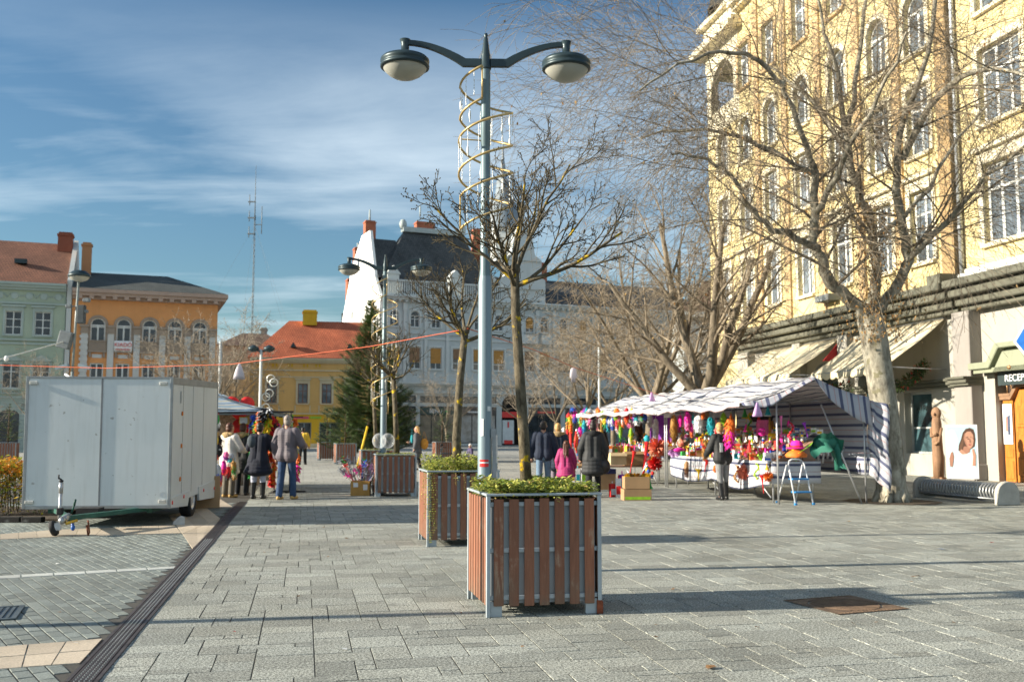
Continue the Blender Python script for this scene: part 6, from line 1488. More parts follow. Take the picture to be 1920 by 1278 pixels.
for px, py, lb in ((1420,762,'pale lilac plastic bag tied to the eave of the nearer canopy'),(1222,742,'pale lilac plastic bag tied on the ridge of the farther canopy')):
    p = S3(px,py-8,-.93 if px > 1300 else .0); m = MB(); m.lathe([(.02,0),(.05,-.08),(.10,-.2),(.12,-.27),(.06,-.28)], 9, 0, sy=.4); fin(m, CM('lilac'), p, .4, lb, 'plastic bag', 'plastic_bag')
# -- hung on the counter cloth
p = S3(1397,885,-.12); pompom(p, msz(p,16), 'peach', 'big peach orange paper pompom pinned on the counter cloth')
p = S3(1440,893,-.12); pompom(p, msz(p,10), 'orange', 'small orange paper flower pinned on the counter cloth'); p = S3(1438,879,-.12); party_hat(p-Vector((0,0,.02)), .13, .05, ['yellow','orange'], 'little yellow cone above the small orange paper flower')
p = S3(1310,900,-.14); horn(p, msz(p,21), msz(p,7), ['yellow','yellow'], (0,0,1), 'yellow toy horn hanging mouth up on the counter cloth')
p = S3(1321,884,-.14); horn(p, msz(p,22), msz(p,6), ['red','red'], (.25,0,1), 'red toy horn hanging left of the grey trousered shopper')
p = S3(1432,925,-.14); horn(p, msz(p,34), msz(p,5), ['red','red'], (-.08,0,1), 'long red toy horn hanging low under the small orange paper flower')
H_(tinsel, 1287, 862, -.12, 30, 13, ['tan','brown'], 'brown fringe hanging on the far part of the counter cloth', name='brown_fringe', cat='fringe')
H_(tinsel, 1341, 870, -.12, 14, 10, ['orange'], 'small orange fringe hanging by the grey trousered shopper', name='orange_fringe', cat='fringe')
p = S3(1381,890,-.12); boa(p+Vector((0,0,.22)), .38, .09, ['tan','gold'], 'tan and gold feather boa hanging left of the peach pompom')
p = S3(1418,868,-.12); boa(p, .34, .07, ['lime','yellow'], 'lime feather boa hanging right of the peach pompom')
# -- lying and standing on the counter
p = S3(1494,840,.1); brim_hat(p+Vector((0,0,.0)), .42, 'magenta', 'magenta felt hat on the near end of the counter', 'red')
p = S3(1493,852,.05); m = MB(); m.lathe([(.2,-.05),(.22,.0),(.12,.08),(.001,.1)], 16, 0); fin(m, CM('orange'), p, 0, 'orange hat under the magenta felt hat', 'hat', 'felt_hat')
p = S3(1497,850,-.05); horn(p, .42, .035, ['lime','green'], (.75,-.1,.55), 'bright green toy trumpet at the near end of the counter')
p = S3(1466,848,.05); horn(p, .75, .03, ['pink','magenta'], (0,0,1), 'long pink toy trumpet standing near the step ladder')
p = S3(1406,848,.25); party_hat(p, .26, .09, ['red','red'], 'pointed red party hat standing on the counter right of the shopper')
p = S3(1447,838,.5); horn(p, .52, .035, ['red','red'], (-.3,0,-1), 'red horn hanging point down at the back of the counter')
p = S3(1432,832,.5); horn(p, .3, .05, ['yellow','lime'], (.9,0,.6), 'yellow toy trumpet pointing up at the back of the counter')
p = S3(1381,838,.1); horn(p, .34, .05, ['gold','yellow'], (.9,0,.4), 'brass coloured toy trumpet lying by the shopper')
p = S3(1515,820,.6); horn(p, .32, .05, ['purple','magenta'], (-.25,0,1), 'purple and pink fan stick standing behind the magenta hat')
p = S3(1277,830,.1); mask(p, .16, 'peach', 'peach face mask standing at the far end of the nearer counter', R(-20))
p = S3(1274,843,-.02); m = MB(); m.ell((0,0,0),(.17,.1,.06),12); fin(m, CM('magenta'), p, .3, 'magenta soft cap lying below the peach mask', 'cap', 'soft_cap')
for k, (px, py) in enumerate(((1259,848),(1264,852),(1271,850))):
    p = S3(px,py,-.06); pompom(p, .10, 'lilac', ['lilac ruffle at the far corner of the counter','lilac ruffle beside the corner one on the counter','lilac ruffle under the magenta cap'][k], 'paper_ruffle', 'ruffle', 1)
p = S3(1520,832,-.05); m = MB()
m.sheet([[(-.32+.64*j/12+.02*math.sin(i), .10*math.sin(j*.8)-.05*abs(i-3), .06+.16*math.sin(math.pi*j/12)-.05*i*(1+.6*(j > 8))+.02*math.sin(j*2.2+i)) for j in range(13)] for i in range(8)]); m.ell((.02,0,.02),(.26,.13,.14),12); m.tube([(.2,0,0),(.26,-.02,-.25),(.24,-.04,-.5)], [.09,.075,.06], 8)
fin(m, pm('dark_green_cloth',(.02,.13,.09),.8,.3,5,.3,20), p+Vector((.28,.05,0)), .2, 'dark green jacket thrown over the slanted pole of the nearer stall', 'jacket', 'green_jacket')
p = S3(1565,842,1.75); m = MB()
for k in range(16):
    m.tube([(-.75+.1*k,.02*math.sin(k),0),(-.75+.1*k+.02,0,-.10),(-.75+.1*k-.01,.01,-.20-.05*(k % 3))], .022, 5); m.ell((-.75+.1*k,.0,-.05),(.05,.03,.06),6)
m.tube([(-.8,0,.04),(.8,0,.04)], .012, 5); fin(m, CM('white'), p, R(-20), 'white lace trim hanging on a rail at the back of the nearer stall', 'lace', 'lace_trim')
# small goods covering the counters, each an object of its own
pal = ['white','yellow','orange','green','lime','red','gold','blue','pink','silver','tan','magenta','teal']
pk = {}
def scatter(n, Y0, Y1, where, tag_):
    for k in range(n):
        st_ = rnd.randrange(4); x = [.02,.22,.52,.82][st_]+rnd.uniform(-.03,.06); z = [.866,.93,1.08,1.24][st_]; y = rnd.uniform(Y0,Y1)
        q = SO+SB*x+SA*y; q.z = z; c1_, c2_ = rnd.choice(pal), rnd.choice(pal); kind = rnd.random(); rz = rnd.uniform(-.6,.6)+SRZ
        if kind < .38: 
            key = ('can',c1_,c2_)
            if key in pk: o = copy_tree(pk[key], q)
            else: o = pk[key] = bottle(q, rnd.uniform(.17,.27), rnd.uniform(.028,.042), (c1_,c2_,'white'), '', group='small novelty goods on the counters')
            o['label'] = f'small {c1_} spray can with a {c2_} cap {where}'
        elif kind < .68:
            key = ('pk',c1_,c2_)
            if key in pk: o = copy_tree(pk[key], q, rz)
            else: o = pk[key] = packet(q, rnd.uniform(.11,.2), rnd.uniform(.05,.09), rnd.uniform(.10,.22), (c1_,c2_), '', rz, group='small novelty goods on the counters')
            o['label'] = f'small {c1_} packet with a {c2_} label {where}'
        elif kind < .86:
            o = horn(q, rnd.uniform(.2,.36), rnd.uniform(.03,.05), [c1_,c2_], (rnd.uniform(-1,1),rnd.uniform(-1,.2),rnd.uniform(.2,1)), f'small {c1_} toy horn with a {c2_} ring {where}'); o['group'] = 'small novelty goods on the counters'
        else:
            o = pompom(q+Vector((0,0,.05)), rnd.uniform(.07,.12), c1_, f'small {c1_} paper flower {where}', 'paper_flower', 'flower'); o['group'] = 'small novelty goods on the counters'
scatter(190, .5, 6.1, 'on the nearer striped counter', 'b'); scatter(90, 7.7, 12.4, 'on the farther counter', 'a')
for k in range(22):
    y = .45+k*.26; q = SO+SB*1.15+SA*y; q.z = 1.42+.03*(k % 3); c1_ = pal[(k*5) % len(pal)]; c2_ = pal[(k*3+1) % len(pal)]
    o = packet(q, .13, .04, .11, ('white' if k % 2 else c1_, c2_), f'{"white" if k % 2 else c1_} blister card with a {c2_} label hung in the row over the nearer counter', SRZ+R(-60), 'blister_card', 'card', 'blister cards in a row over the nearer counter')
rr2 = random.Random(9); ty_ = ['party_hat','horn','pompom','tinsel','card']
for k in range(46):
    px, py, X = rr2.uniform(1268,1490), rr2.uniform(776,822), rr2.uniform(.35,1.3); p = S3(px,py,X); c1_, c2_ = pal[(k*7+2) % 13], pal[(k*5+4) % 13]; w_ = f'hanging inside the nearer stall behind its counter'
    if k % 5 == 0: o = party_hat(p, rr2.uniform(.18,.26), .08, [c1_,c2_], f'{c1_} cone hat with a {c2_} rim {w_}')
    elif k % 5 == 1: o = horn(p, rr2.uniform(.28,.5), .04, [c1_,c2_], (rr2.uniform(-.3,.3),0,-1), f'{c1_} horn with a {c2_} ring {w_}')
    elif k % 5 == 2: o = boa(p, rr2.uniform(.3,.5), .09, [c1_,c2_], f'short {c1_} and {c2_} boa {w_}')
    elif k % 5 == 3: o = tinsel(p, rr2.uniform(.2,.36), .13, [c1_,c2_], f'{c1_} and {c2_} fringe {w_}', 'fringe', 'fringe', 90)
    else: o = mask(p, .16, c1_, f'{c1_} half mask with {c2_} trim {w_}', R(-25), trim=c2_)
    o['group'] = 'goods hanging inside the nearer stall'
# -- farther stall: things hanging at its open front and far corner
fa = [(1069,780,26,13,['yellow','lime']),(1062+20,812,24,14,['orange','red']),(1096,782,34,13,['teal','blue']),(1103,772,22,14,['white','silver']),(1118,778,26,12,['white','pink']),(1112,792,26,12,['green','teal']),(1130,772,20,14,['yellow','gold']),(1140,778,30,12,['blue','teal']),(1088,798,30,16,['magenta','red']),(1163,776,50,12,['lime','green']),(1157,778,34,10,['red','white']),(1150,770,24,9,['blue','purple']),(1128,776,46,8,['gold','yellow']),(1122,765,18,12,['orange','pink']),(1092,768,18,12,['pink','white']),(1106,765,14,16,['silver','gold']),(1175,772,22,12,['red','orange']),(1183,800,30,11,['lime','yellow']),(1075,768,18,14,['pink','yellow'])]
rr_ = random.Random(3); _p = [['red','yellow'],['blue','silver'],['magenta','white'],['green','lime'],['gold','orange'],['purple','pink'],['teal','white'],['pink','red'],['black','silver'],['orange','yellow'],['white','lilac'],['lime','teal']]
for k in range(26): fa.append((1068+k*5.6+rr_.uniform(-3,3), 764+rr_.uniform(-2,18), rr_.uniform(12,24), rr_.uniform(9,16), [_p[k % 12][k//12 % 2], _p[(k*5+3) % 12][0]]))
for i, (px, py, h, w, c) in enumerate(fa):
    p = S3(px, py, -.75+.05*(i % 5)); tinsel(p, msz(p,h), msz(p,w), c, f'{c[0]} and {c[1]} tinsel bunch hanging at the open front of the farther stall', 'tinsel_bunch', 'tinsel', 150, 'tinsel bunches on the farther stall')
for k, (px, h, tp_) in enumerate([(1064,56,'gold'),(1057,40,'white'),(1070,50,'orange')]):
    p = S3(px, 845, -.85); p.z = 0; L_ = 1.0+msz(p,h)*.7; m = MB(); m.tube([(0,0,0),(0,0,L_)], .045, 10, 0)
    for j in range(9): m.ell((.03*math.cos(j*2.2),.03*math.sin(j*2.2),L_-.05+.035*j*.9-.12), (.05,.05,.045), 7, 1)
    fin(m, [CM('red'), CM(tp_)], p, 0, f'upright red tube with {tp_} balls on top at the far corner of the farther stall', 'toy tube', 'toy_tube', 'red tubes at the far stall corner')
for k in range(8):
    p = S3(1078+k*1.7, 822+k*5, -.9+.03*k); L_ = .5; m = MB(); m.tube([(0,0,-.3),(.05,0,.25)], .035, 8, 0); m.ell((.06,0,.28),(.05,.05,.05),7,1); c1_ = ['red','orange','red','blue','magenta','red','yellow','red'][k]
    fin(m, [CM(c1_), CM('white')], p, 0, f'{c1_} stick balloon number {k+1} from the top in the bundle beside the black coated woman' if False else f'{c1_} stick toy with a white ball in the bundle beside the black coated woman', 'stick toy', 'stick_toy', 'stick toys in the bundle at the far stall')
# -- boxes on the ground between the stalls
def gnd(px, py): return G(px,py)
bxa = gnd(1195,938); carton(bxa+Vector((0,.22,0)), .60, .42, .24, R(4), 'banana box with green and yellow print, bottom of the front pair', False, True, 'lime', name='banana_box')
carton(bxa+Vector((0,.22,.25)), .54, .40, .26, R(2), 'open banana box on top of the front pair, full of horns and tinsel', False, True, None, name='banana_box')
t0 = bxa+Vector((0,.2,.50))
horn(t0+Vector((-.16,0,-.05)), .62, .05, ['red','red'], (.22,0,1), 'red horn sticking up on the left of the open banana box')
p = t0+Vector((.16,.05,0)); m = MB(); m.tube([(0,0,-.05),(.10,0,.78)], [.025,.05], 10, 0); m.ell((.10,0,.82),(.07,.07,.09),8,1); fin(m, [CM('red',True), CM('teal')], p, 0, 'tall red tube horn with a teal cap standing in the open banana box', 'toy horn', 'party_horn')
horn(t0+Vector((.05,-.1,-.05)), .4, .03, ['silver','white'], (.5,0,1), 'silver toy trumpet leaning right in the open banana box'); horn(t0+Vector((.0,-.12,-.05)), .38, .03, ['silver','silver'], (.7,0,.9), 'silver toy trumpet leaning far right in the open banana box')
horn(t0+Vector((.28,-.08,.08)), .34, .05, ['green','green'], (.1,0,-1), 'green toy horn hanging over the right edge of the open banana box')
for k in range(7): 
    p = t0+Vector((-.2+.075*k,-.1+.05*(k % 3),.02)); pompom(p, .07, 'gold' if k % 2 else 'yellow', ['gold','yellow'][(k+1) % 2]+' tinsel tuft filling the open banana box', 'tinsel_tuft', 'tinsel')['group'] = 'tinsel tufts in the banana box'
q = gnd(1165,932); 
for k, (dx, c1_, c2_, h) in enumerate([(-.05,'white','red',.42),(.10,'teal','white',.34),(-.18,'red','white',.3),(.05,'purple','magenta',.5),(.18,'purple','green',.36)]):
    packet(q+Vector((dx,.12+.05*k,0)), .13, .10, h, (c1_,c2_), f'tall {c1_} gift bag with {c2_} print standing left of the banana boxes', .2*k, 'gift_bag', 'gift bag', 'gift bags left of the banana boxes')
q = gnd(1137,917); carton(q, .42,.34,.40, R(8), 'brown carton with a blue lid behind the black coated woman', False, True, None); m = MB(); m.box(-.22,-.18,0,.22,.18,.13); tag(m.build('carton_cover', CM('navy'), None, (q.x,q.y,.402), R(8), bevel=.01), 'blue lid lying on the brown carton behind the black coated woman', 'lid')
q = gnd(1158,908); carton(q+Vector((.0,.2,.55)), .46,.40,.34, R(10), 'cream open carton with its flap hanging on the low trestle table', True, col=pm('cardboard_pale',(.56,.43,.25),.85,.1))
q2 = gnd(1186,906); carton(q2+Vector((.05,.2,.52)), .60,.42,.40, R(6), 'large brown open carton full of packets on a low table between the stalls', True)
lt = thing('low_table', 'low trestle table carrying open cartons between the two stalls', 'table', (q2.x-.25,q2.y+.2,0), R(8)); m = MB(); m.box(-.75,-.32,.47,.75,.32,.51); m.build('table_top', BOARD, lt)
for x in (-.68,.68):
    for y in (-.27,.27): m = MB(); m.tube([(x,y,0),(x,y,.47)], .02, 6); m.build('leg', POLEM, lt)
for k in range(9):
    p = q2+Vector((-.62+.16*k,.18+.04*(k % 3),.86)); c1_, c2_ = pal[(k*4+2) % 13], pal[(k*3) % 13]; packet(p, .12, .09, .22, (c1_,c2_), f'{c1_} wrapped toy with a {c2_} label sticking out of the open cartons', .3*k, 'wrapped_toy', 'toy', 'wrapped toys in the open cartons')
p = S3(1232,838,-.2); pompom(p, .28, 'peach', 'large peach pompom hanging low at the gap between the two stalls', 'pompom', 'pompom'); p = S3(1228,868,-.2); pompom(p, .22, 'red', 'red ruffled skirt piled below the large peach pompom', 'ruffled_skirt', 'skirt')
p = S3(1217,880,-.3); p.z = .2; m = MB()
for k in range(14): m.ell((.11*math.sin(k*2.4),.05*math.cos(k),.05*k),(.055,.055,.055),7,k % 3)
fin(m, [CM('red'),CM('blue'),CM('yellow')], p, 0, 'string of red, blue and yellow balls hanging between the two stalls', 'ball string', 'ball_string')
p = S3(1240,778,.6); m = MB(); m.sheet([[(-.45+.9*j/6,.03*math.sin(j),-.8*i/5) for j in range(7)] for i in range(6)]); fin(m, CM('purple'), p, SRZ+R(-60), 'dark violet cloth hung behind the white wigs', 'cloth', 'hanging_cloth')
for k, (px, py) in enumerate(((1255,776),(1206,786))):
    p = S3(px,py,-.5); m = MB(); m.box(-.14,-.004,-.09,.14,.004,.09); m.build; fin(m, CM('white'), p, 0, ['white price card hanging above the long gold tinsel','white price card hanging by the dark brown wig'][k], 'price card', 'price_card')
q = gnd(1080,905); 
for k in range(3): packet(q+Vector((.16*k-.1,.1,0)), .13,.12,.42, ('white',['yellow','teal','lime'][k]), f'white paper carrier with a {["yellow","teal","lime"][k]} stripe on the ground before the farther stall', .1*k, 'paper_carrier', 'bag', 'paper carriers on the ground')
carton(q+Vector((.1,.6,.0)), .34,.3,.55, R(5), 'tall narrow carton with dowels behind the white paper carriers', True, True)
# step ladder
ld2 = thing('step_ladder', 'white folding step ladder with two blue treads before the nearer counter', 'step ladder', (5.86,20.62,0), R(14)); ALU = pm('ladder_white',(.66,.67,.68),.35,.08,5,.02,40,.2)
for x in (-.2,.2):
    m = MB(); m.tube([(x,-.30,0),(x*.9,-.02,.80),(x*.7,.02,.88)], .018, 8); m.build('front_rail', ALU, ld2); m = MB(); m.tube([(x*1.05,.42,0),(x*.9,.06,.80)], .016, 8); m.build('rear_rail', ALU, ld2)
m = MB(); m.tube([(-.14,.02,.88),(-.08,.02,.91),(.08,.02,.91),(.14,.02,.88)], .018, 8); m.build('handle_bow', ALU, ld2)
for z, y in ((.24,-.20),(.50,-.11)): m = MB(); m.box(-.19,y-.08,z,.19,y+.10,z+.03); m.build('tread', pm('tread_blue',(.03,.24,.55),.5,.1), ld2, bevel=.006)
for x, y in ((-.2,-.30),(.2,-.30),(-.21,.42),(.21,.42)): m = MB(); m.cbox((x,y,.02),(.05,.05,.04)); m.build('rubber_foot', pm('tread_blue',(.03,.24,.55),.5,.1), ld2)
# ---------------------------------------------------------------- stall behind the trailer
LS = D(505,812,23.4); LS.z = 0
ls = thing('market_stall', 'stall with a sloping blue and yellow striped awning behind the white trailer', 'market stall', LS, R(8))
m = MB(); RX, RY, RZ_ = -1.8, 1.5, 2.52
m.sheet([[(RX-RX*i/8, (RY*(1-i/8))+(5-RY*(1-i/8))*j/10, RZ_-(RZ_-2.0)*i/8-.06*math.sin(math.pi*i/8)+.015*math.sin(j*2+i)) for j in range(11)] for i in range(9)], uv=lambda i,j: (i/8*1.9/.8, j/10))
m.sheet([[(RX+(-2.9-RX)*i/8, (RY*(1-i/8))+(5-RY*(1-i/8))*j/10, RZ_-(RZ_-2.1)*i/8) for j in range(11)] for i in range(9)], uv=lambda i,j: (i/8*1.9/.8, j/10))
m.sheet([[((RX*(1-i/8))+((-2.9-RX)*i/8-RX*i/8)*0+(-2.9*i/8)*(j/10)+(0-RX*0), RY*(1-i/8), RZ_-(RZ_-1.98)*i/8-.05*math.sin(math.pi*i/8)+.012*math.sin(j*1.7)*i/8) for j in range(11)] for i in range(9)], uv=lambda i,j: (i/8*2.1/.8+.1, j/10))
m.sheet([[(.0+.01*math.sin(j*2), 5*j/10, 1.99-.12*i) for j in range(11)] for i in range(2)], uv=lambda i,j: (i*.2, j)); m.sheet([[(-2.9+2.9*j/10, -.01+.012*math.sin(j*2)*i, 1.975-.10*i) for j in range(11)] for i in range(2)], uv=lambda i,j: (i*.2, j))
m.build('canopy', BLUC, ls, solid=.006)
m = MB()
for y in (.05,2.5,4.95): m.tube([(-.1,y,0),(-.1,y,2.0)], .02, 6); m.tube([(-2.7,y,0),(-2.7,y,2.05)], .02, 6); m.tube([(-2.85,y,2.05),(.03,y,1.96)], .018, 6)
m.tube([(.02,-.1,1.97),(.02,5,1.97)], .022, 6); m.tube([(-2.9,-.02,1.90),(.55,-.05,1.95)], .022, 6); m.build('frame', pm('frame_dark',(.03,.035,.04),.5), ls)
m = MB(); m.box(-2.2,.7,.75,-.35,4.9,.80); m.build('counter_board', BOARD, ls); m = MB(); m.sheet([[(-.34+.02*math.sin(j*2),.7+4.2*j/16,.8-.6*i/3) for j in range(17)] for i in range(4)]); m.sheet([[(-2.2+1.86*j/8,.68,.8-.6*i/3) for j in range(9)] for i in range(4)]); m.build('counter_cloth', pm('cloth_tan',(.30,.25,.2),.9,.3,3), ls, solid=.004)
m = MB(); m.box(-2.75,4.6,.8,-.3,4.66,2.1); m.build('back_panel', pm('lace_panel',(.40,.33,.24),.9,.6,26), ls)
def at2(px, py, Yd): return D(px, py, Yd)
lg = [(402,772,24,22,['red','green'],21.5),(409,788,18,12,['white','black'],21.3),(404,806,16,15,['yellow','gold'],21.3),(409,815,24,22,['black','brown'],21.4),(405,838,22,15,['red','red'],21.2),(408,866,40,20,['silver','blue'],21.0),(420,860,30,14,['magenta','red'],21.3),(424,845,16,14,['pink','purple'],21.8),(428,872,26,16,['red','black'],21.6),(438,862,26,16,['gold','green'],22.0),(414,880,30,10,['red','orange'],21.2),(433,848,16,18,['silver','teal'],22.2),(440,880,18,12,['cream','gold'],22.2),(403,850,26,12,['lime','tan'],21.6)]
for i, (px, py, h, w, c, Yd) in enumerate(lg):
    p = at2(px,py,Yd); tinsel(p, msz(p,h), msz(p,w), c, f'{c[0]} and {c[1]} plush costume piece hanging by the trailer tail' if c[0] != c[1] else f'all {c[0]} plush costume piece hanging by the trailer tail', 'costume_piece', 'costume', 130, 'costume pieces hanging by the trailer')
for k, (px, py, c, tr_) in enumerate(((402,786,'green','white'),(408,845,'black','white'),(400,826,'yellow','white'))):
    p = at2(px,py,21.2); mask(p, .22, c, f'{c} carnival mask with white eyes hanging by the trailer tail', .2)
lb_ = [(487,772,40,14,['orange'],'orange'),(480,790,44,13,['lime','green'],'lime green'),(476,778,30,13,['blue','navy'],'blue'),(494,782,50,18,['purple','black'],'purple and black'),(501,776,52,16,['yellow','lime'],'yellow'),(507,778,36,14,['red'],'red'),(514,785,40,13,['black','red'],'black and red'),(518,792,24,10,['magenta'],'magenta'),(496,768,20,24,['black','silver'],'black and silver'),(502,815,26,14,['green','teal'],'dark green'),(470,845,50,10,['green'],'long green')]
for i, (px, py, h, w, c, nm) in enumerate(lb_):
    p = at2(px,py,23.2+.08*(i % 4)); boa(p, msz(p,h), msz(p,w)*1.15, c, f'{nm} feather boa in the bunch at the blue striped awning corner', sway=.03, group='feather boas at the awning corner')
lb2 = [(541,782,62,12,['lime','white'],'pale green',24.6),(551,785,30,11,['orange'],'short orange',24.7),(537,780,30,10,['pink','white'],'pink and white',24.6),(545,778,24,10,['green','lime'],'short bright green',24.8),(555,800,50,11,['lime','cream'],'cream green',24.8),(509,833,30,16,['orange','red'],'orange red',23.8),(513,862,45,11,['orange','lime','red'],'rainbow',23.8),(510,888,24,10,['red'],'low red',23.8),(556,872,28,12,['magenta','lime'],'magenta',24.4),(550,885,20,9,['yellow'],'low yellow',24.5),(557,850,40,8,['orange'],'thin orange',24.6)]
for i, (px, py, h, w, c, nm, Yd) in enumerate(lb2):
    p = at2(px,py,Yd); boa(p, msz(p,h), msz(p,w)*1.2, c, f'{nm} feather boa hanging beside the man in the grey quilted jacket', sway=.03, group='feather boas beside the man')
rk = thing('clothes_rack', 'black stand with crossbars holding feather boas behind the man in the grey jacket', 'rack', at2(545,812,24.7)); rk.location.z = 0; m = MB(); m.tube([(0,0,0),(0,0,1.95)], .02, 6); m.tube([(-.3,0,1.85),(.3,0,1.85)], .014, 6); m.tube([(-.3,0,1.25),(.3,0,1.25)], .014, 6); m.tube([(-.4,0,.02),(.4,0,.02)], .02, 6); m.tube([(0,-.4,.02),(0,.4,.02)], .02, 6); m.build('rail', BLACK, rk)
def heart(px, py, Yd, r, label):
    p = at2(px,py,Yd); m = MB(); n = 26; ring = []
    for k in range(n):
        a = 6.283*k/n; x = .0625*16*math.sin(a)**3; z = .0625*(13*math.cos(a)-5*math.cos(2*a)-2*math.cos(3*a)-math.cos(4*a)); ring.append((x*r, z*r))
    for sg in (-1,1):
        vs = [(x*k, sg*r*.32*math.sqrt(1-k*k), z*k) for k in (1,.9,.7,.4) for x, z in ring]+[(0,sg*r*.32,0)]; fs = []
        for b in range(3):
            for k in range(n): k2 = (k+1) % n; fs.append((b*n+k,b*n+k2,(b+1)*n+k2,(b+1)*n+k))
        for k in range(n): fs.append((3*n+k,3*n+(k+1) % n,4*n))
        m.add(vs, fs, 0, True)
    return fin(m, CM('red'), p, R(25), label, 'cushion', 'heart_cushion')
heart(449,764,26.2,.40,'big red heart standing up behind the blue striped awning'); heart(466,808,24.6,.42,'big red plush heart hanging under the blue striped awning')
p = at2(457,788,23.6); m = MB(); m.box(-.09,-.01,-.07,.09,.0,.07); m.box(-.11,.001,-.09,.11,.01,.09,1); fin(m, [CM('white'),CM('yellow')], p, 0, 'white price card with a yellow edge under the blue striped awning', 'price card', 'price_card')
# tinsel sticks in a carton beside the planter
q = G(674,929); carton(q+Vector((0,.2,0)), .44,.36,.34, R(3), 'carton with two white labels holding tinsel sticks beside the slatted planter', False, False, None, pm('cardboard_orange',(.46,.26,.07),.8,.1)); m = MB(); m.box(-.16,.016,.2,-.05,.0185,.3); m.box(.07,.016,.13,.17,.0185,.26); tag(m.build('paper_label', WHITE, bpy.data.objects[[o.name for o in bpy.data.objects if o.name.startswith('cardboard_box')][-1]], (0,-.2,0)), None)
cs = ['white','silver','red','gold','blue','silver','silver','magenta','green','lilac']
for k in range(46):
    a = rnd.uniform(-1,1); b = q+Vector((a*.22,.2+rnd.uniform(-.15,.15),.28)); c1_ = cs[k % 10] if k > 3 else 'yellow'; tip_ = Vector((a*.45+rnd.uniform(-.1,.1), rnd.uniform(-.15,.1), rnd.uniform(.2,.62)))
    m = MB(); m.tube([(0,0,0),tip_*.8], .006, 4)
    for j in range(22):
        d = Vector((rnd.gauss(0,1),rnd.gauss(0,1),rnd.gauss(0,1))).normalized(); s_ = d.orthogonal().normalized()*.007; c0 = tip_*(.72+.28*rnd.random()); m.add([c0-s_,c0+s_,c0+d*.075+s_,c0+d*.075-s_], [(0,1,2,3)], 0)
    fin(m, CM(c1_, True), b, 0, f'{c1_} tinsel stick in the bunch beside the slatted planter', 'tinsel stick', 'tinsel_stick', 'tinsel sticks in the carton')
# wheeled frame standing behind the sticks
m = MB(); m.lathe([(.19,-.012),(.21,-.012),(.21,.012),(.19,.012)], 24, 0, (-.22,.1,.42), Matrix.Rotation(R(75),3,'Y')); m.tube([(-.22,.1,.42),(.1,.2,.75),(.5,.35,1.15)], .012, 6); m.tube([(-.22,.1,.42),(-.2,.1,.9)], .01, 6); m.tube([(.25,.1,.3),(.25,.2,.8)], .012, 6); m.lathe([(.10,-.012),(.12,-.012),(.12,.012),(.10,.012)], 18, 0, (.25,.1,.12), Matrix.Rotation(R(75),3,'Y')); tag(m.build('hand_cart', STEEL, None, (q.x,q.y+.35,0)), 'thin wheeled metal cart behind the tinsel sticks', 'hand cart')
# clear balloons tied over the planter
n = NT('clear_foil'); n.bs.inputs['Base Color'].default_value = (.9,.93,.95,1); n.bs.inputs['Roughness'].default_value = .05; tb_ = n.n('ShaderNodeBsdfTransparent'); lw_ = n.n('ShaderNodeLayerWeight', Blend=.25); mx_ = n.n('ShaderNodeMixShader'); n.l(n.math('ADD', n.math('MULTIPLY', lw_.outputs['Facing'], .55), .06), mx_.inputs[0]); n.l(tb_.outputs[0], mx_.inputs[1]); n.l(n.bs.outputs[0], mx_.inputs[2]); n.l(mx_.outputs[0], n.out.inputs[0])
for k, (px, py) in enumerate(((711,826),(727,826))):
    p = at2(px,py,22.2); m = MB(); m.ell((0,0,0),(.155,.13,.17),18); m.tube([(0,0,-.17),(-.12,.0,-.42),(-.2,.02,-.55)], .004, 4); m.tube([(-.06,-.1,.1),(.03,-.13,-.05)], .008, 4); fin(m, n.mat, p, 0, ['clear bubble balloon left of the pair tied above the planter','clear bubble balloon right of the pair tied above the planter'][k], 'balloon', 'clear_balloon')
# ---------------------------------------------------------------- bicycle rack of coiled tube with concrete ends
B0, B1 = G(1893,947), G(1730,931); bv = B1-B0; bl = bv.length; brz = math.atan2(bv.y,bv.x)
br = thing('bicycle_rack', 'coiled steel bicycle rack between two rounded concrete ends, beside the big tree', 'bicycle rack', B0, brz); CONC = pm('concrete',(.40,.385,.34),.9,.15,5,.3,60)
for x0 in (0.0, bl-.12):
    m = MB(); m.prism([(-.26,0),(.26,0),(.26,.24)]+[(.26*math.cos(math.pi*k/10),.24+.24*math.sin(math.pi*k/10)) for k in range(1,10)]+[(-.26,.24)], x0, x0+.12, 'yz'); m.build('concrete_end', CONC, br, bevel=.015)
m = MB(); N = 26; m.tube([(.14+(bl-.28)*k/(N*12), .19*math.cos(2*math.pi*k/12), .25+.17*math.sin(2*math.pi*k/12)) for k in range(N*12+1)], .021, 6); m.build('coil', pm('coil_steel',(.34,.35,.35),.4,.15,6,.05,60,.6), br)
m = MB()
for y, z in ((-.17,.12),(.17,.12),(0,.06)): m.tube([(.11,y,z),(bl-.11,y,z)], .018, 6)
m.build('rail', STEEL, br)
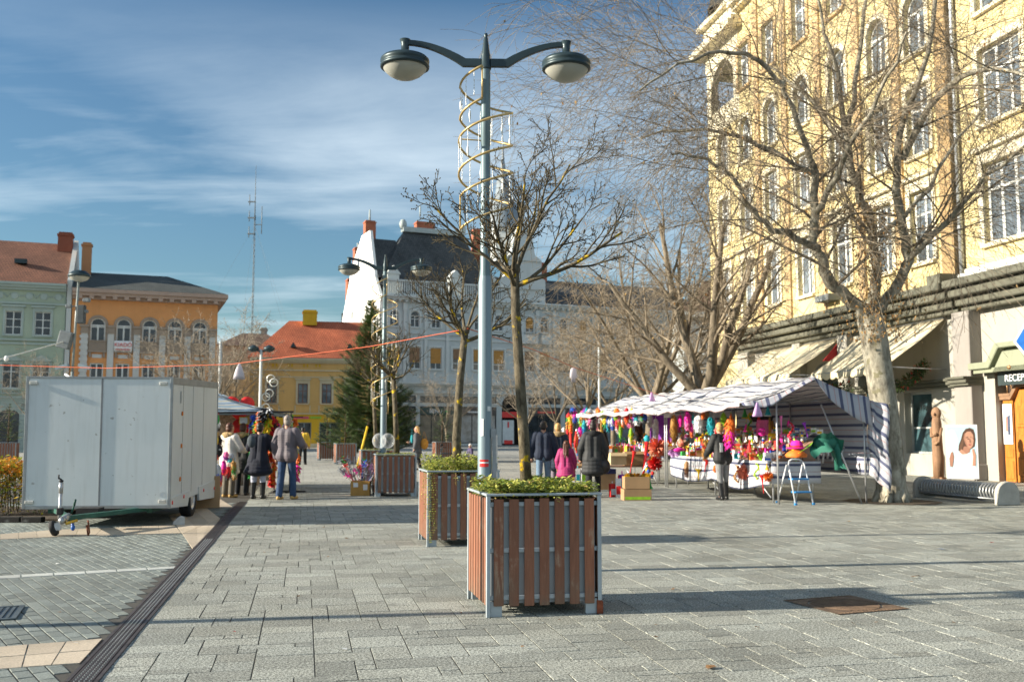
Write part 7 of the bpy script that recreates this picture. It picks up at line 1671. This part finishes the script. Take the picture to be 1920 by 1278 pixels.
# ---------------------------------------------------------------- red line with white bags, cables
def cable(pts, r, mat, label, cat, name, sag=0.0):
    m = MB(); out = []
    for i in range(len(pts)-1):
        a, b = Vector(pts[i]), Vector(pts[i+1])
        for k in range(14): 
            u = k/14; q = a.lerp(b,u); q.z -= sag*4*u*(1-u); out.append(q)
    out.append(Vector(pts[-1])); m.tube(out, r, 5); return tag(m.build(name, mat), label, cat)
ORL = pm('orange_cord',(.60,.10,.03),.5,.1)
a0, a1, a2_, a3_ = D(-160,680,17.6), D(868,618,13.35), D(900,620,13.6), D(1262,748,30)
cable([a0, D(200,690,16.5), D(430,683,15.6), D(690,650,14.4), a1], .006, ORL, 'orange cord running from the left edge to the second ball tree', 'cord', 'bunting_rope'); cable([a1+Vector((.06,.02,.02)), D(1000,655,17.0), D(1075,688,20.5), a3_], .007, ORL, 'orange cord running from the second ball tree to the farther striped canopy', 'cord', 'bunting_rope')
def ghost(px, py, Yd, h, label, sh):
    p = D(px,py,Yd); m = MB(); W_ = h*.45
    m.lathe([(.01,0),(W_*.30,-h*.16),(W_*.5,-h*.4),(W_*.72,-h*.75),(W_*.8,-h),(W_*.7,-h*.98),(.01,-h*.3)], 12, 0, sy=.5) if sh else m.lathe([(.01,0),(W_*.42,-h*.08),(W_*.56,-h*.35),(W_*.6,-h*.7),(W_*.36,-h*.74),(W_*.34,-h),(.01,-h*.9)], 12, 0, sy=.5)
    return fin(m, pm('thin_plastic',(.72,.68,.72),.5,.08,8,.3,30,trans=.4), p, .3, label, 'plastic bag', 'plastic_bag')
ghost(449,681,15.6,.25,'white plastic bag blowing sideways on the orange cord above the trailer stall',True); ghost(1075,689,20.5,.30,'white plastic bag hanging straight on the orange cord before the white house',False)
cable([D(-60,690,40), D(122,640,48)], .03, pm('cable_pale',(.55,.56,.52),.5), 'pale cable sloping up to the pole before the orange house', 'cable', 'pale_cable')
for k in range(1):
    p = D(12,672,42); m = MB(); m.ell((0,0,0),(.10,.08,.13),10); fin(m, WHITE, p, 0, 'small white bulb hung on the sloping pale cable', 'bulb', 'hung_bulb')
# pole with lamp, floodlights and cameras before the orange house
fp = thing('camera_pole', 'slim pole with a disc lamp, floodlights and cameras between the green and orange houses', 'pole', D(131,812,48)); fp.location.z = 0
m = MB(); m.tube([(0,0,0),(.0,0,4.4)], .075, 10); m.tube([(0,0,4.4),(.13,0,9.0)], .06, 8); m.build('pole', pm('pole_greygreen',(.22,.26,.26),.4,.2), fp)
m = MB(); m.lathe([(.1,.32),(.3,.28),(.52,.1),(.54,.02),(.5,-.02)], 18, 0, (.15,0,9.05)); m.build('lamp_shade', DARK, fp); m = MB(); m.lathe([(.48,0),(.4,-.12),(.2,-.22),(.001,-.25)], 18, 0, (.15,0,9.05)); m.build('lamp_bowl', BOWL, fp)
for x, z, s_ in ((.55,7.9,.3),(.5,7.35,.25),(-.3,7.6,.25)): m = MB(); m.cbox((x,0,z),(s_,.25,s_*.6)); m.tube([(.1,0,z),(x,0,z)], .03, 4); m.build('floodlight', pm('cabinet_grey',(.16,.18,.19),.5,.2), fp, bevel=.02)
m = MB(); m.cbox((-.4,0,5.95),(.6,.4,.85),Matrix.Rotation(.25,4,'Y')); m.build('speaker_box', pm('cabinet_grey',(.16,.18,.19),.5,.2), fp, bevel=.03); m = MB(); m.cbox((.33,0,7.2),(.35,.3,.9)); m.build('cabinet', pm('cabinet_dark',(.05,.06,.065),.5,.2), fp, bevel=.03)
for x in (-.5,.6): m = MB(); m.cbox((x,0,4.65),(.6,.25,.14),Matrix.Rotation(.3*(1 if x > 0 else -1),4,'Y')); m.build('camera', pm('camera_blue',(.22,.28,.32),.4), fp)
m = MB(); m.tube([(-.35,0,4.3),(.1,0,4.0),(.4,0,3.4),(.55,0,3.2)], .06, 6); m.build('cable_loop', WHITE, fp)
# other slim poles far off
for px, py, Yd, r, lb in ((490,655,44,.065,'slim grey lamp pole with a twin head before the yellow corner house'),(1123,640,44,.055,'slim pale pole rising behind the farther striped canopy'),(414,640,60,.10,'short white post beside the end of the orange house')):
    q = D(px,py,Yd); t_ = thing('slim_pole', lb, 'pole', (q.x,q.y,0)); m = MB(); m.tube([(0,0,0),(0,0,q.z)], r, 8); m.build('shaft', pm('pole_pale',(.50,.53,.53),.4,.2), t_)
    if px == 490:
        for sx in (-.35,.35): m = MB(); m.tube([(0,0,q.z-.1),(sx,0,q.z)], .04, 5); m.lathe([(.05,.2),(.25,.08),(.26,0),(.12,-.1),(.001,-.12)], 12, 0, (sx,0,q.z)); m.build('lamp_head', DARK, t_)
    if px == 490:
        gt2 = MB()
        for k in range(9): gt2.lathe([(.16,-.02),(.19,-.02),(.19,.02),(.16,.02)], 12, 0, (.45+.22*math.cos(k*.9)*(k > 0),0,q.z-1.3-.32*k+.15*(k % 2)), Matrix.Rotation(R(90),3,'X'))
        gt2.build('light_ornament', GLIT, t_)
# shadow-throwing street lamps of the same rows, standing just outside the left edge
for i, p in enumerate([(-9.4,6.75,0)]):
    o = copy_tree(lamp1, Vector(p), R(5), 'double armed street lamp standing just outside the left edge of the picture')
# ================================================================ PEOPLE
SKIN = pm('skin',(.44,.24,.165),.55,.08,9,.02,60); EYE = pm('eye_dark',(.02,.015,.012),.3)
def cap_(m, a, b, ra, rb, n=12):
    """tapered capsule between two joints"""
    a, b = Vector(a), Vector(b); d = b-a; L = max(d.length,1e-4); M = d.to_track_quat('Z','Y').to_matrix()
    pr = [(max(1e-4,ra*math.sin(t)), -ra*math.cos(t)) for t in (0.001,.4,.8,1.2,1.571)]+[(max(1e-4,rb*math.cos(t)), L+rb*math.sin(t)) for t in (0,.4,.8,1.2,1.57)]
    m.lathe(pr, n, 0, a, M)
def union(name, build, mat, par, vox, smooth=4):
    """merge overlapping volumes into one continuous skin"""
    m = MB(); build(m); tmp = m.build('tmp_'+name, mat)
    md = tmp.modifiers.new('r','REMESH'); md.mode = 'VOXEL'; md.voxel_size = vox; md.use_smooth_shade = True
    ms_ = tmp.modifiers.new('s','SMOOTH'); ms_.iterations = smooth; ms_.factor = .5
    dg = bpy.context.evaluated_depsgraph_get(); dg.update()
    me = bpy.data.meshes.new_from_object(tmp.evaluated_get(dg)); me.name = name
    bpy.data.objects.remove(tmp, do_unlink=True)
    if not me.materials: me.materials.append(mat)
    for p in me.polygons: p.use_smooth = True
    o = bpy.data.objects.new(name, me); COL.objects.link(o); o.parent = par; return o
def quilt(name, c, step=.055, rough=.72):
    n = NT(name); tc = n.n('ShaderNodeTexCoord').outputs['Object']; sx = n.n('ShaderNodeSeparateXYZ'); n.l(tc, sx.inputs[0])
    w_ = n.math('ABSOLUTE', n.math('SINE', n.math('MULTIPLY', n.math('ADD', sx.outputs[2], n.math('MULTIPLY', n.noise(tc,6,2), .03)), math.pi/step)))
    col = n.ramp(n.noise(tc,5,4), [(.3, tuple(k*.75 for k in c)), (.7, tuple(k*1.2 for k in c))]); n.l(col, n.bs.inputs['Base Color']); n.bs.inputs['Roughness'].default_value = rough
    n.bump(n.math('POWER', w_, .5), .25, .010); return n.mat
def cloth(name, c, rough=.85): return pm('cloth_'+name, c, rough, .22, 9, .35, 30, bd=.015)
def person(label, loc, face, H=1.72, arms=((.10,.02),(.10,.02)), legs=(0,0), top=None, toplen=.80, topr=1.0, skirt=0, low=None, shoe=None, boot=0, hair=None, hairlen=0, hood=None, hat=None, lean=0, leanx=0, sl=None, ponytail=None, group=None, turn=0, collar=False, legskin=None, name='person', cat='person', fem=False):
    """face = heading in degrees (0 looks at the camera, 180 looks away). arms: per side (elbow fwd/out offsets) or explicit (elbow, wrist)"""
    k = H/1.75; t = thing(name, label, cat, loc, R(face), group); t.scale = (k,k,k)
    hw = .165 if fem else .185; hip = .95; tl = R(lean); ty = lambda z: -(z-hip)*math.tan(tl) if z > hip else 0; tx = lambda z: (z-hip)*math.tan(R(leanx)) if z > hip else 0
    def B(x, y, z): return Vector((x+tx(z), y+ty(z), z))
    sh = [B(-hw,0,1.42), B(hw,0,1.42)]
    A = []
    for i, sx in enumerate((-1,1)):
        a = arms[i]
        if len(a) == 2 and not isinstance(a[0], tuple): e = B(sx*(hw+.06+a[1]), -.02+.05*0, 1.13); w = B(sx*(hw+.05+a[1]*1.2), -.04-a[0], .89)
        else: e = B(*a[0]); w = B(*a[1])
        A.append((sh[i], e, w))
    Lg = []
    for i, sx in enumerate((-1,1)):
        st = legs[i]; Lg.append((Vector((sx*.095,0,hip-.02)), Vector((sx*.105,-st*.55-.015,.50)), Vector((sx*.11,-st+.0,.085))))
    neck, hc = B(0,.01,1.50), B(0,-.01,1.645); tr_ = Matrix.Rotation(R(turn),3,'Z')
    def hp(x, y, z): return hc + tr_ @ Vector((x,y,z))
    def body(m):
        cap_(m, B(0,.01,1.40), hc, .062, .058); m.ell(hc+Vector((0,.0,.02)), (.077,.096,.105), 14); m.ell(hp(0,-.03,-.045), (.060,.066,.075), 12); cap_(m, hp(0,-.095,.01), hp(0,-.112,-.018), .011, .016)
        m.ell(hp(0,-.088,-.062),(.024,.012,.008),8); m.ell(hp(0,-.082,-.096),(.026,.02,.018),8)
        for sx in (-1,1): m.ell(hp(sx*.080,.005,.0),(.012,.022,.034),8)
        cap_(m, B(-.07,0,1.36), B(-.06,0,1.05), .105, .095); cap_(m, B(.07,0,1.36), B(.06,0,1.05), .105, .095); cap_(m, B(-.06,0,1.05), Vector((-.07,0,.95)), .095, .11); cap_(m, B(.06,0,1.05), Vector((.07,0,.95)), .095, .11); cap_(m, B(-.12,0,1.41), B(.12,0,1.41), .065, .065)
        for i, (s_, e, w) in enumerate(A):
            cap_(m, s_, e, .052, .042); cap_(m, e, w, .042, .028); d = (w-e).normalized(); sd = d.cross(Vector((0,-1,.2))).normalized(); fw = sd.cross(d); sx = -1 if i == 0 else 1
            m.ell(w+d*.055, (.036,.036,.052), 10, 0, (d.to_track_quat('Z','Y').to_matrix()).to_4x4())
            for j in range(4):
                o = sd*(-.030+.020*j); L_ = (.062,.074,.070,.055)[j]; b0 = w+d*.085+o; b1 = b0+d*L_*.55+fw*.008; b2 = b1+d*L_*.35+fw*.022; cap_(m, b0, b1, .0105, .0095, 6); cap_(m, b1, b2, .0095, .008, 6)
            ts = -1 if sd.dot(Vector((1,0,0)))*sx > 0 else 1
            cap_(m, w+d*.03+sd*.028*ts, w+d*.075+sd*.052*ts+fw*.015, .013, .011, 6); cap_(m, w+d*.075+sd*.052*ts+fw*.015, w+d*.10+sd*.050*ts+fw*.025, .011, .009, 6)
        for a, b, c in Lg: cap_(m, a, b, .082, .055); cap_(m, b, c, .055, .036); cap_(m, c, c+Vector((0,-.10,-.045)), .036, .028)
    union('body', body, SKIN, t, .0075)
    for sx in (-1,1):
        m = MB(); m.ell(hp(sx*.032,-.083,.012),(.012,.008,.008),8); m.build('eye', EYE, t)
    if low:
        def tro(m):
            g = .022
            cap_(m, Vector((-.075,0,.97)), Vector((.075,0,.97)), .118, .118); cap_(m, Vector((-.07,.035,.90)), Vector((.07,.035,.90)), .105, .105)
            for a, b, c in Lg: cap_(m, a, b, .082+g, .056+g); cap_(m, b, Vector((c.x,c.y+.01,.10 if not boot else .12)), .056+g, (.050+g) if not boot else .052)
        union('trousers', tro, low, t, .011)
    for i, (a, b, c) in enumerate(Lg):
        def sho(m):
            cap_(m, Vector((c.x,c.y+.045,.045)), Vector((c.x*1.08,c.y-.15,.036)), .045, .036); cap_(m, Vector((c.x,c.y+.01,.08)), Vector((c.x,c.y+.02,.12)), .050, .052)
            if boot: cap_(m, Vector((c.x,c.y+.015,.10)), b.lerp(c,1-min(.98,(boot-.08)/.42)), .058, .074)
        union('boot' if boot else 'shoe', sho, shoe, t, .010, 2)
    if top:
        sleeve = sl or 1.0; zb = toplen; g = .035*topr
        def jac(m):
            for sx in (-1,1):
                cap_(m, B(sx*.075,0,1.37), B(sx*.070,0,1.08), .105+g, .10+g); cap_(m, B(sx*.07,0,1.08), Vector((sx*.085,.01,max(zb+.08,.86))), .10+g, .122+g+.02*skirt)
            cap_(m, B(-.13,0,1.405), B(.13,0,1.405), .072+g*.7, .072+g*.7)
            if zb < .80: 
                for q in range(4):
                    u = q/3; z = .86+(zb-.86)*u; r = .15+g+skirt*.10*u; m.ell((0,.005,z), (r*1.30,r*1.0,.12), 18)
            for s_, e, w in A: cap_(m, s_, e, .062+g, .055+g*.9); cap_(m, e, e.lerp(w,.93), .055+g*.9, .042+g*.6)
            if collar: m.lathe([(.085,1.44),(.095,1.47),(.088,1.53),(.07,1.53)], 14, 0, (tx(1.48),ty(1.48)+.01,0))
        union('jacket' if zb > .7 else 'coat', jac, top, t, .012)
    if hair:
        def ha(m):
            m.ell(hp(0,.018,.042), (.084,.098,.096), 14); m.ell(hp(0,.045,-.02), (.082,.070,.085), 12)
            if hairlen:
                for j in range(7): x = -.06+.02*j; cap_(m, hp(x,.065,.0), hp(x*1.15,.13+.10*(H < 1.4)-.01*abs(j-3),-hairlen*(.85+.15*math.sin(j*2))), .04, .022, 8)
            if ponytail: m.ell(hp(0,.06,.125), (.05,.05,.045), 10)
        union('hair', ha, hair, t, .010)
    if hood:
        def hd(m):
            for j in range(11): 
                a = math.pi*(j/10)*1.0; m.ell(hc+Vector((.15*math.cos(a),.05+.06*math.sin(a),-.155+.02*math.sin(a))), (.052,.048,.045), 8)
            m.ell(hc+Vector((0,.12,-.16)),(.12,.06,.08),10)
        union('hood', hd, hood, t, .012)
    if hat:
        def hh(m): m.ell(hp(0,.005,.065),(.097,.112,.085),14); m.ell(hp(0,.0,.155),(.035,.035,.03),8); m.ell(hp(0,.06,.0),(.085,.07,.07),10)
        union('knit_hat', hh, hat, t, .011)
    return t
def at_g(px, Yd): q = D(px,812,Yd); return Vector((q.x,q.y,0))
DKHAIR = pm('hair_dark',(.018,.013,.011),.5,.4,40,.4,90); BRHAIR = pm('hair_brown',(.085,.032,.018),.5,.4,30,.4,90); BLHAIR = pm('hair_blond',(.42,.25,.09),.5,.35,30,.4,90); GRHAIR = pm('hair_grey',(.26,.22,.19),.6,.35,40,.4,90); FUR = pm('fur_trim',(.42,.29,.14),.95,.4,30,1.0,50,bd=.03)
JEAN = cloth('denim',(.030,.062,.135)); JEANP = cloth('denim_pale',(.13,.20,.28)); BLK_ = cloth('black',(.012,.013,.016)); LEG = cloth('pale_leggings',(.42,.45,.55)); LEATH = pm('black_leather',(.014,.014,.015),.35,.2,20,.05,60); TANS = pm('tan_suede',(.50,.33,.12),.8,.2,20,.1,60)
person('woman in a long navy black coat and black boots under the blue striped awning', at_g(486,22.2), 172, 1.66, arms=(((-.30,-.12,1.16),(-.16,-.34,1.26)),((.30,-.14,1.18),(.22,-.36,1.32))), top=cloth('navy_coat',(.009,.012,.024)), toplen=.64, topr=1.25, skirt=.75, low=LEG, shoe=LEATH, boot=.38, hair=DKHAIR, hood=None, fem=True, legs=(.02,-.02), collar=True, lean=4)
b_ = MB(); b_.ell((0,0,0),(.10,.07,.14),12); b_.tube([(-.06,0,.1),(-.04,-.04,.28),(.06,-.04,.3)], .012, 5); q = at_g(481,22.0); tag(b_.build('shoulder_bag', cloth('slate_bag',(.055,.07,.085)), None, (q.x-.08,q.y-.10,1.27)), 'small slate backpack on the shoulder of the woman in the navy black coat', 'bag')
person('grey haired man in a ribbed grey quilted jacket, dark jeans and tan shoes', at_g(539,22.0), 166, 1.82, arms=(((-.31,-.05,1.15),(-.26,-.30,1.12)),((.27,.03,1.14),(.26,-.02,.87))), top=quilt('grey_quilt',(.115,.098,.115),.05), toplen=.84, topr=1.15, low=JEAN, shoe=TANS, hair=GRHAIR, legs=(.10,-.10), collar=True, turn=12)
person('woman in a white quilted coat with a tan fur hood, half hidden by hanging costumes', at_g(431,22.7), 150, 1.66, arms=(((-.28,-.1,1.15),(-.2,-.3,1.1)),(.06,.03)), top=quilt('white_quilt',(.60,.57,.52),.07), toplen=.62, topr=1.3, skirt=.3, low=cloth('olive_trousers',(.13,.115,.09)), shoe=TANS, hair=BRHAIR, hood=FUR, fem=True)
person('person in a dark ribbed body warmer with fur collar beside the white coat', at_g(456,23.5), 175, 1.66, arms=((.1,.03),(.08,.03)), top=cloth('dark_knit',(.028,.028,.030)), toplen=.66, topr=1.15, low=BLK_, shoe=LEATH, hair=BRHAIR, hood=FUR)
w4 = at_g(782,39.5); person('blonde woman in a grey coat walking left across the square', w4, -96, 1.70, arms=(((-.24,-.10,1.16),(-.18,-.32,1.12)),((.26,.02,1.13),(.24,-.05,.88))), top=cloth('grey_coat',(.075,.08,.09)), toplen=.55, topr=1.1, skirt=.35, low=BLK_, shoe=LEATH, hair=BLHAIR, hairlen=.26, fem=True, legs=(.18,-.16))
def bag(px, Yd, z, w_, h_, mat, label, tilt=0.0):
    q = at_g(px,Yd); m = MB(); m.ell((0,0,0),(w_/2,.07,h_/2),14); m.tube([(-w_*.3,0,h_*.35),(-.02,-.02,h_*1.15),(w_*.3,0,h_*.35)], .012, 5); return tag(m.build('handbag', mat, None, (q.x,q.y,z), tilt), label, 'bag')
bag(796,39.5,1.02,.32,.44,cloth('orange_bag',(.55,.25,.04)),'orange shoulder bag behind the blonde woman in the grey coat'); bag(773,39.6,1.22,.14,.34,cloth('teal_scarf',(.02,.28,.32)),'turquoise pouch held by the blonde woman in the grey coat')
person('dark haired man in a navy jacket and faded jeans walking away behind the nearest planter', at_g(1019,24.0), 178, 1.72, arms=((.0,.05),(.04,.05)), top=cloth('navy_jacket',(.018,.026,.048)), toplen=.86, topr=1.1, low=JEANP, shoe=LEATH, hair=DKHAIR, legs=(.10,-.12), collar=True)
person('blond woman in a navy parka with tan fur collar beside the navy jacketed man', at_g(1046,25.2), 186, 1.68, arms=((.05,.03),(.08,.03)), top=cloth('navy_parka',(.022,.032,.055)), toplen=.62, topr=1.25, skirt=.3, low=cloth('mauve_trousers',(.20,.17,.21)), shoe=LEATH, hair=BLHAIR, hood=FUR, fem=True, legs=(-.1,.1))
person('girl in a raspberry pink coat with long brown hair', at_g(1061,23.4), 176, 1.26, arms=((.04,.05),(.04,.05)), top=quilt('pink_quilt',(.36,.022,.13),.09), toplen=.66, topr=1.35, skirt=.5, low=cloth('navy_trousers',(.012,.018,.05)), shoe=LEATH, hair=BRHAIR, hairlen=.42, fem=True, legs=(.05,-.05), cat='girl')
person('woman in a black quilted knee length coat with a hair bun by the farther stall', at_g(1112,22.8), 178, 1.70, arms=((.02,.06),(.10,.06)), top=quilt('black_quilt',(.020,.022,.024),.12), toplen=.60, topr=1.35, skirt=.35, low=BLK_, shoe=LEATH, hair=DKHAIR, ponytail=True, hood=cloth('black_hood',(.016,.017,.019)), fem=True, legs=(.16,-.10))
bag(1132,22.7,.70,.30,.34,LEATH,'black handbag hanging from the hand of the woman in the black quilted coat')
w9 = sp(1356,932,-.62); w9.z = 0; person('blonde shopper in a black padded vest and grey trousers at the nearer counter', w9, 205, 1.66, arms=(((-.26,-.12,1.14),(-.16,-.36,1.05)),((.26,-.12,1.14),(.2,-.34,1.02))), top=quilt('black_vest',(.016,.017,.018),.08), toplen=.86, topr=1.1, low=cloth('grey_trousers',(.22,.225,.23)), shoe=LEATH, boot=.44, hair=BLHAIR, fem=True, legs=(.05,-.08), lean=8, collar=True)
m = MB(); m.box(-.03,-.006,-.10,.03,.006,.10); tag(m.build('paper_tag', WHITE, None, w9+Vector((-.06,-.19,1.14)), .2), 'white paper tag on the back of the blonde shopper', 'tag')
w10 = sp(1158,880,.15); w10.z = 0; person('person in a dark jacket leaning over the goods of the farther stall', w10+Vector((-.4,0,0)), 235, 1.74, arms=(((-.28,-.16,1.10),(-.2,-.42,.95)),((.30,-.12,1.12),(.34,-.42,1.0))), top=cloth('charcoal_jacket',(.022,.024,.026)), toplen=.80, topr=1.15, low=BLK_, shoe=LEATH, hair=DKHAIR, lean=16)
w11 = sp(1123,880,.6); w11.z = 0; person('grey haired seller facing the square behind the farther stall', w11, -30, 1.70, arms=((.12,.03),(.16,.02)), top=cloth('grey_pullover',(.10,.105,.11)), toplen=.84, topr=1.1, low=BLK_, shoe=LEATH, hair=GRHAIR)
person('small child in a purple jacket and pale knitted hat beside the lamp post', at_g(882,38), -60, 1.02, arms=((.06,.04),(.04,.04)), top=quilt('purple_quilt',(.05,.035,.10),.08), toplen=.74, topr=1.5, low=BLK_, shoe=LEATH, hat=cloth('pale_hat',(.55,.52,.52)), fem=True, cat='child')
person('distant person in a yellow jacket behind the man in the grey quilted jacket', at_g(568,46), 176, 1.70, arms=((.04,.04),(.04,.04)), top=cloth('yellow_jacket',(.55,.36,.04)), toplen=.82, topr=1.2, low=BLK_, shoe=LEATH, hair=DKHAIR, legs=(.1,-.1))
# bicycle standing behind the second planter
bc = thing('bicycle', 'dark bicycle mostly hidden behind the second planter, its handlebar showing', 'bicycle', at_g(848,30), R(200))
for x in (-.52,.52): 
    w_ = MB(); w_.lathe([(.30,-.018),(.335,-.012),(.34,0),(.335,.012),(.30,.018)], 28, 0, (x,0,.34), Matrix.Rotation(R(90),3,'X')); o = w_.build('wheel', BLACK, bc); s_ = MB()
    for k in range(12): s_.tube([(x,0,.34),(x+.30*math.cos(k*.5236),0,.34+.30*math.sin(k*.5236))], .003, 3, 0, False)
    s_.build('spokes', STEEL, o)
m = MB(); m.tube([(-.52,0,.34),(-.18,0,.86)], .012, 6); m.tube([(-.52,0,.34),(-.06,0,.32),(.36,0,.82)], .016, 6); m.tube([(-.06,0,.32),(-.2,0,.92)], .016, 6); m.tube([(-.18,0,.84),(.36,0,.84)], .016, 6); m.tube([(.52,0,.34),(.36,0,.84),(.32,0,1.0)], .014, 6); m.build('frame', DARK, bc)
m = MB(); m.tube([(.28,-.30,1.03),(.34,-.12,1.02),(.32,0,1.0),(.34,.12,1.02),(.28,.30,1.03)], .013, 6); m.ell((.36,.1,1.1),(.05,.03,.04)); m.build('handlebar', BLACK, bc); m = MB(); m.ell((-.22,0,.95),(.13,.07,.035)); m.build('saddle', BLACK, bc)
# tall yellow strap or lath leaning by the Christmas tree
m = MB(); m.tube([(0,0,0),(.42,0,1.75)], .05, 6); q = at_g(671,44); tag(m.build('yellow_lath', CM('yellow'), None, q), 'long yellow lath leaning against the Christmas tree', 'lath')
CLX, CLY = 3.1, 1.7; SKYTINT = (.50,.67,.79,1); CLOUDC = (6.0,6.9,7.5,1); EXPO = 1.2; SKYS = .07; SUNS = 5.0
# ================================================================ CAMERA, SKY, SUN
cd = bpy.data.cameras.new('camera'); cam = bpy.data.objects.new('camera', cd); COL.objects.link(cam)
cam.location = (0,0,CAMH); cam.rotation_euler = (math.pi/2+PIT, 0, 0)
cd.sensor_width = 36; cd.lens = 36*FPX/1920; cd.clip_end = 3000; cd.clip_start = .1
cd.dof.use_dof = True; cd.dof.focus_distance = 8.6; cd.dof.aperture_fstop = 3.2
sc.camera = cam
SUN_EL = R(19.5); sv = Vector((-2.66,-.43,0)).normalized()      # horizontal direction towards the sun
to_sun = Vector((sv.x*math.cos(SUN_EL), sv.y*math.cos(SUN_EL), math.sin(SUN_EL)))
ld_ = bpy.data.lights.new('sun', 'SUN'); ld_.energy = SUNS; ld_.angle = R(.5); ld_.color = (1.0,.90,.74)
so_ = bpy.data.objects.new('sun', ld_); COL.objects.link(so_); so_.rotation_euler = to_sun.to_track_quat('Z','Y').to_euler()
wd = bpy.data.worlds.new('World'); sc.world = wd; wd.use_nodes = True
t = wd.node_tree; bg = t.nodes['Background']; bg.inputs[1].default_value = SKYS
sky = t.nodes.new('ShaderNodeTexSky'); sky.sky_type = 'NISHITA'; sky.sun_disc = False
sky.sun_elevation = SUN_EL; sky.sun_rotation = math.atan2(to_sun.x, to_sun.y); sky.air_density = 1.25; sky.dust_density = .5; sky.ozone_density = 2.2
def wn(ty, **kw):
    x = t.nodes.new(ty)
    for k, v in kw.items():
        if k in x.inputs: x.inputs[k].default_value = v
        else: setattr(x, k, v)
    return x
tc = wn('ShaderNodeTexCoord'); sx_ = wn('ShaderNodeSeparateXYZ'); t.links.new(tc.outputs['Generated'], sx_.inputs[0])
def wm(op, a, b=None):
    x = t.nodes.new('ShaderNodeMath'); x.operation = op
    for i, k in enumerate((a, b)):
        if k is None: continue
        if isinstance(k, (int, float)): x.inputs[i].default_value = k
        else: t.links.new(k, x.inputs[i])
    return x.outputs[0]
# clouds on a flat layer far overhead: project the view direction onto that plane
zc = wm('MAXIMUM', wm('ADD', sx_.outputs[2], .06), .02)
cx_ = wm('DIVIDE', sx_.outputs[0], zc); cy_ = wm('DIVIDE', sx_.outputs[1], zc)
cb_ = wn('ShaderNodeCombineXYZ'); t.links.new(cx_, cb_.inputs[0]); t.links.new(cy_, cb_.inputs[1])
mp1 = wn('ShaderNodeMapping'); mp1.inputs['Scale'].default_value = (.36,.62,1); mp1.inputs['Rotation'].default_value = (0,0,R(-14)); mp1.inputs['Location'].default_value = (CLX,CLY,0); t.links.new(cb_.outputs[0], mp1.inputs[0])
n1 = wn('ShaderNodeTexNoise', Scale=.8, Detail=5.0, Roughness=.5, Distortion=.7); t.links.new(mp1.outputs[0], n1.inputs['Vector'])
mp2 = wn('ShaderNodeMapping'); mp2.inputs['Scale'].default_value = (.9,2.2,1); mp2.inputs['Rotation'].default_value = (0,0,R(10)); t.links.new(cb_.outputs[0], mp2.inputs[0])
n2 = wn('ShaderNodeTexNoise', Scale=1.3, Detail=7.0, Roughness=.62, Distortion=.4); t.links.new(mp2.outputs[0], n2.inputs['Vector'])
den = wm('ADD', wm('MULTIPLY', n1.outputs[0], .76), wm('MULTIPLY', n2.outputs[0], .24))
rp = wn('ShaderNodeValToRGB'); rp.color_ramp.elements[0].position = .42; rp.color_ramp.elements[1].position = .64; t.links.new(den, rp.inputs[0])
# thin towards the zenith
hz = wn('ShaderNodeMapRange'); hz.inputs[1].default_value = .41; hz.inputs[2].default_value = .24; t.links.new(sx_.outputs[2], hz.inputs[0])
bk_ = wn('ShaderNodeMapRange'); bk_.inputs[1].default_value = .15; bk_.inputs[2].default_value = -.35; t.links.new(sx_.outputs[1], bk_.inputs[0])   # added cloud bank behind the viewer, out of view, to lift the shaded fronts
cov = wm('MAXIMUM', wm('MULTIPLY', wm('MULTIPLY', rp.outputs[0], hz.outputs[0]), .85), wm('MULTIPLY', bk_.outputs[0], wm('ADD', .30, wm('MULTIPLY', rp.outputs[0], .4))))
tint = wn('ShaderNodeMix', data_type='RGBA', blend_type='MULTIPLY'); tint.inputs[0].default_value = 1; tint.inputs[7].default_value = SKYTINT
t.links.new(sky.outputs[0], tint.inputs[6])
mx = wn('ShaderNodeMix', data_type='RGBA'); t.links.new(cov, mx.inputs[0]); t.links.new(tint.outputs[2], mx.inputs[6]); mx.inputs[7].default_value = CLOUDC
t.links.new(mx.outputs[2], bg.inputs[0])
sc.view_settings.view_transform = 'Standard'; sc.view_settings.look = 'None'; sc.view_settings.exposure = EXPO; sc.view_settings.gamma = 1
sc.render.engine = 'CYCLES'
sc.cycles.use_denoising = True; sc.cycles.max_bounces = 6; sc.cycles.diffuse_bounces = 3; sc.cycles.glossy_bounces = 3; sc.cycles.transmission_bounces = 6; sc.cycles.transparent_max_bounces = 8
sc.cycles.caustics_reflective = False; sc.cycles.caustics_refractive = False; sc.cycles.use_adaptive_sampling = True; sc.cycles.adaptive_threshold = .015
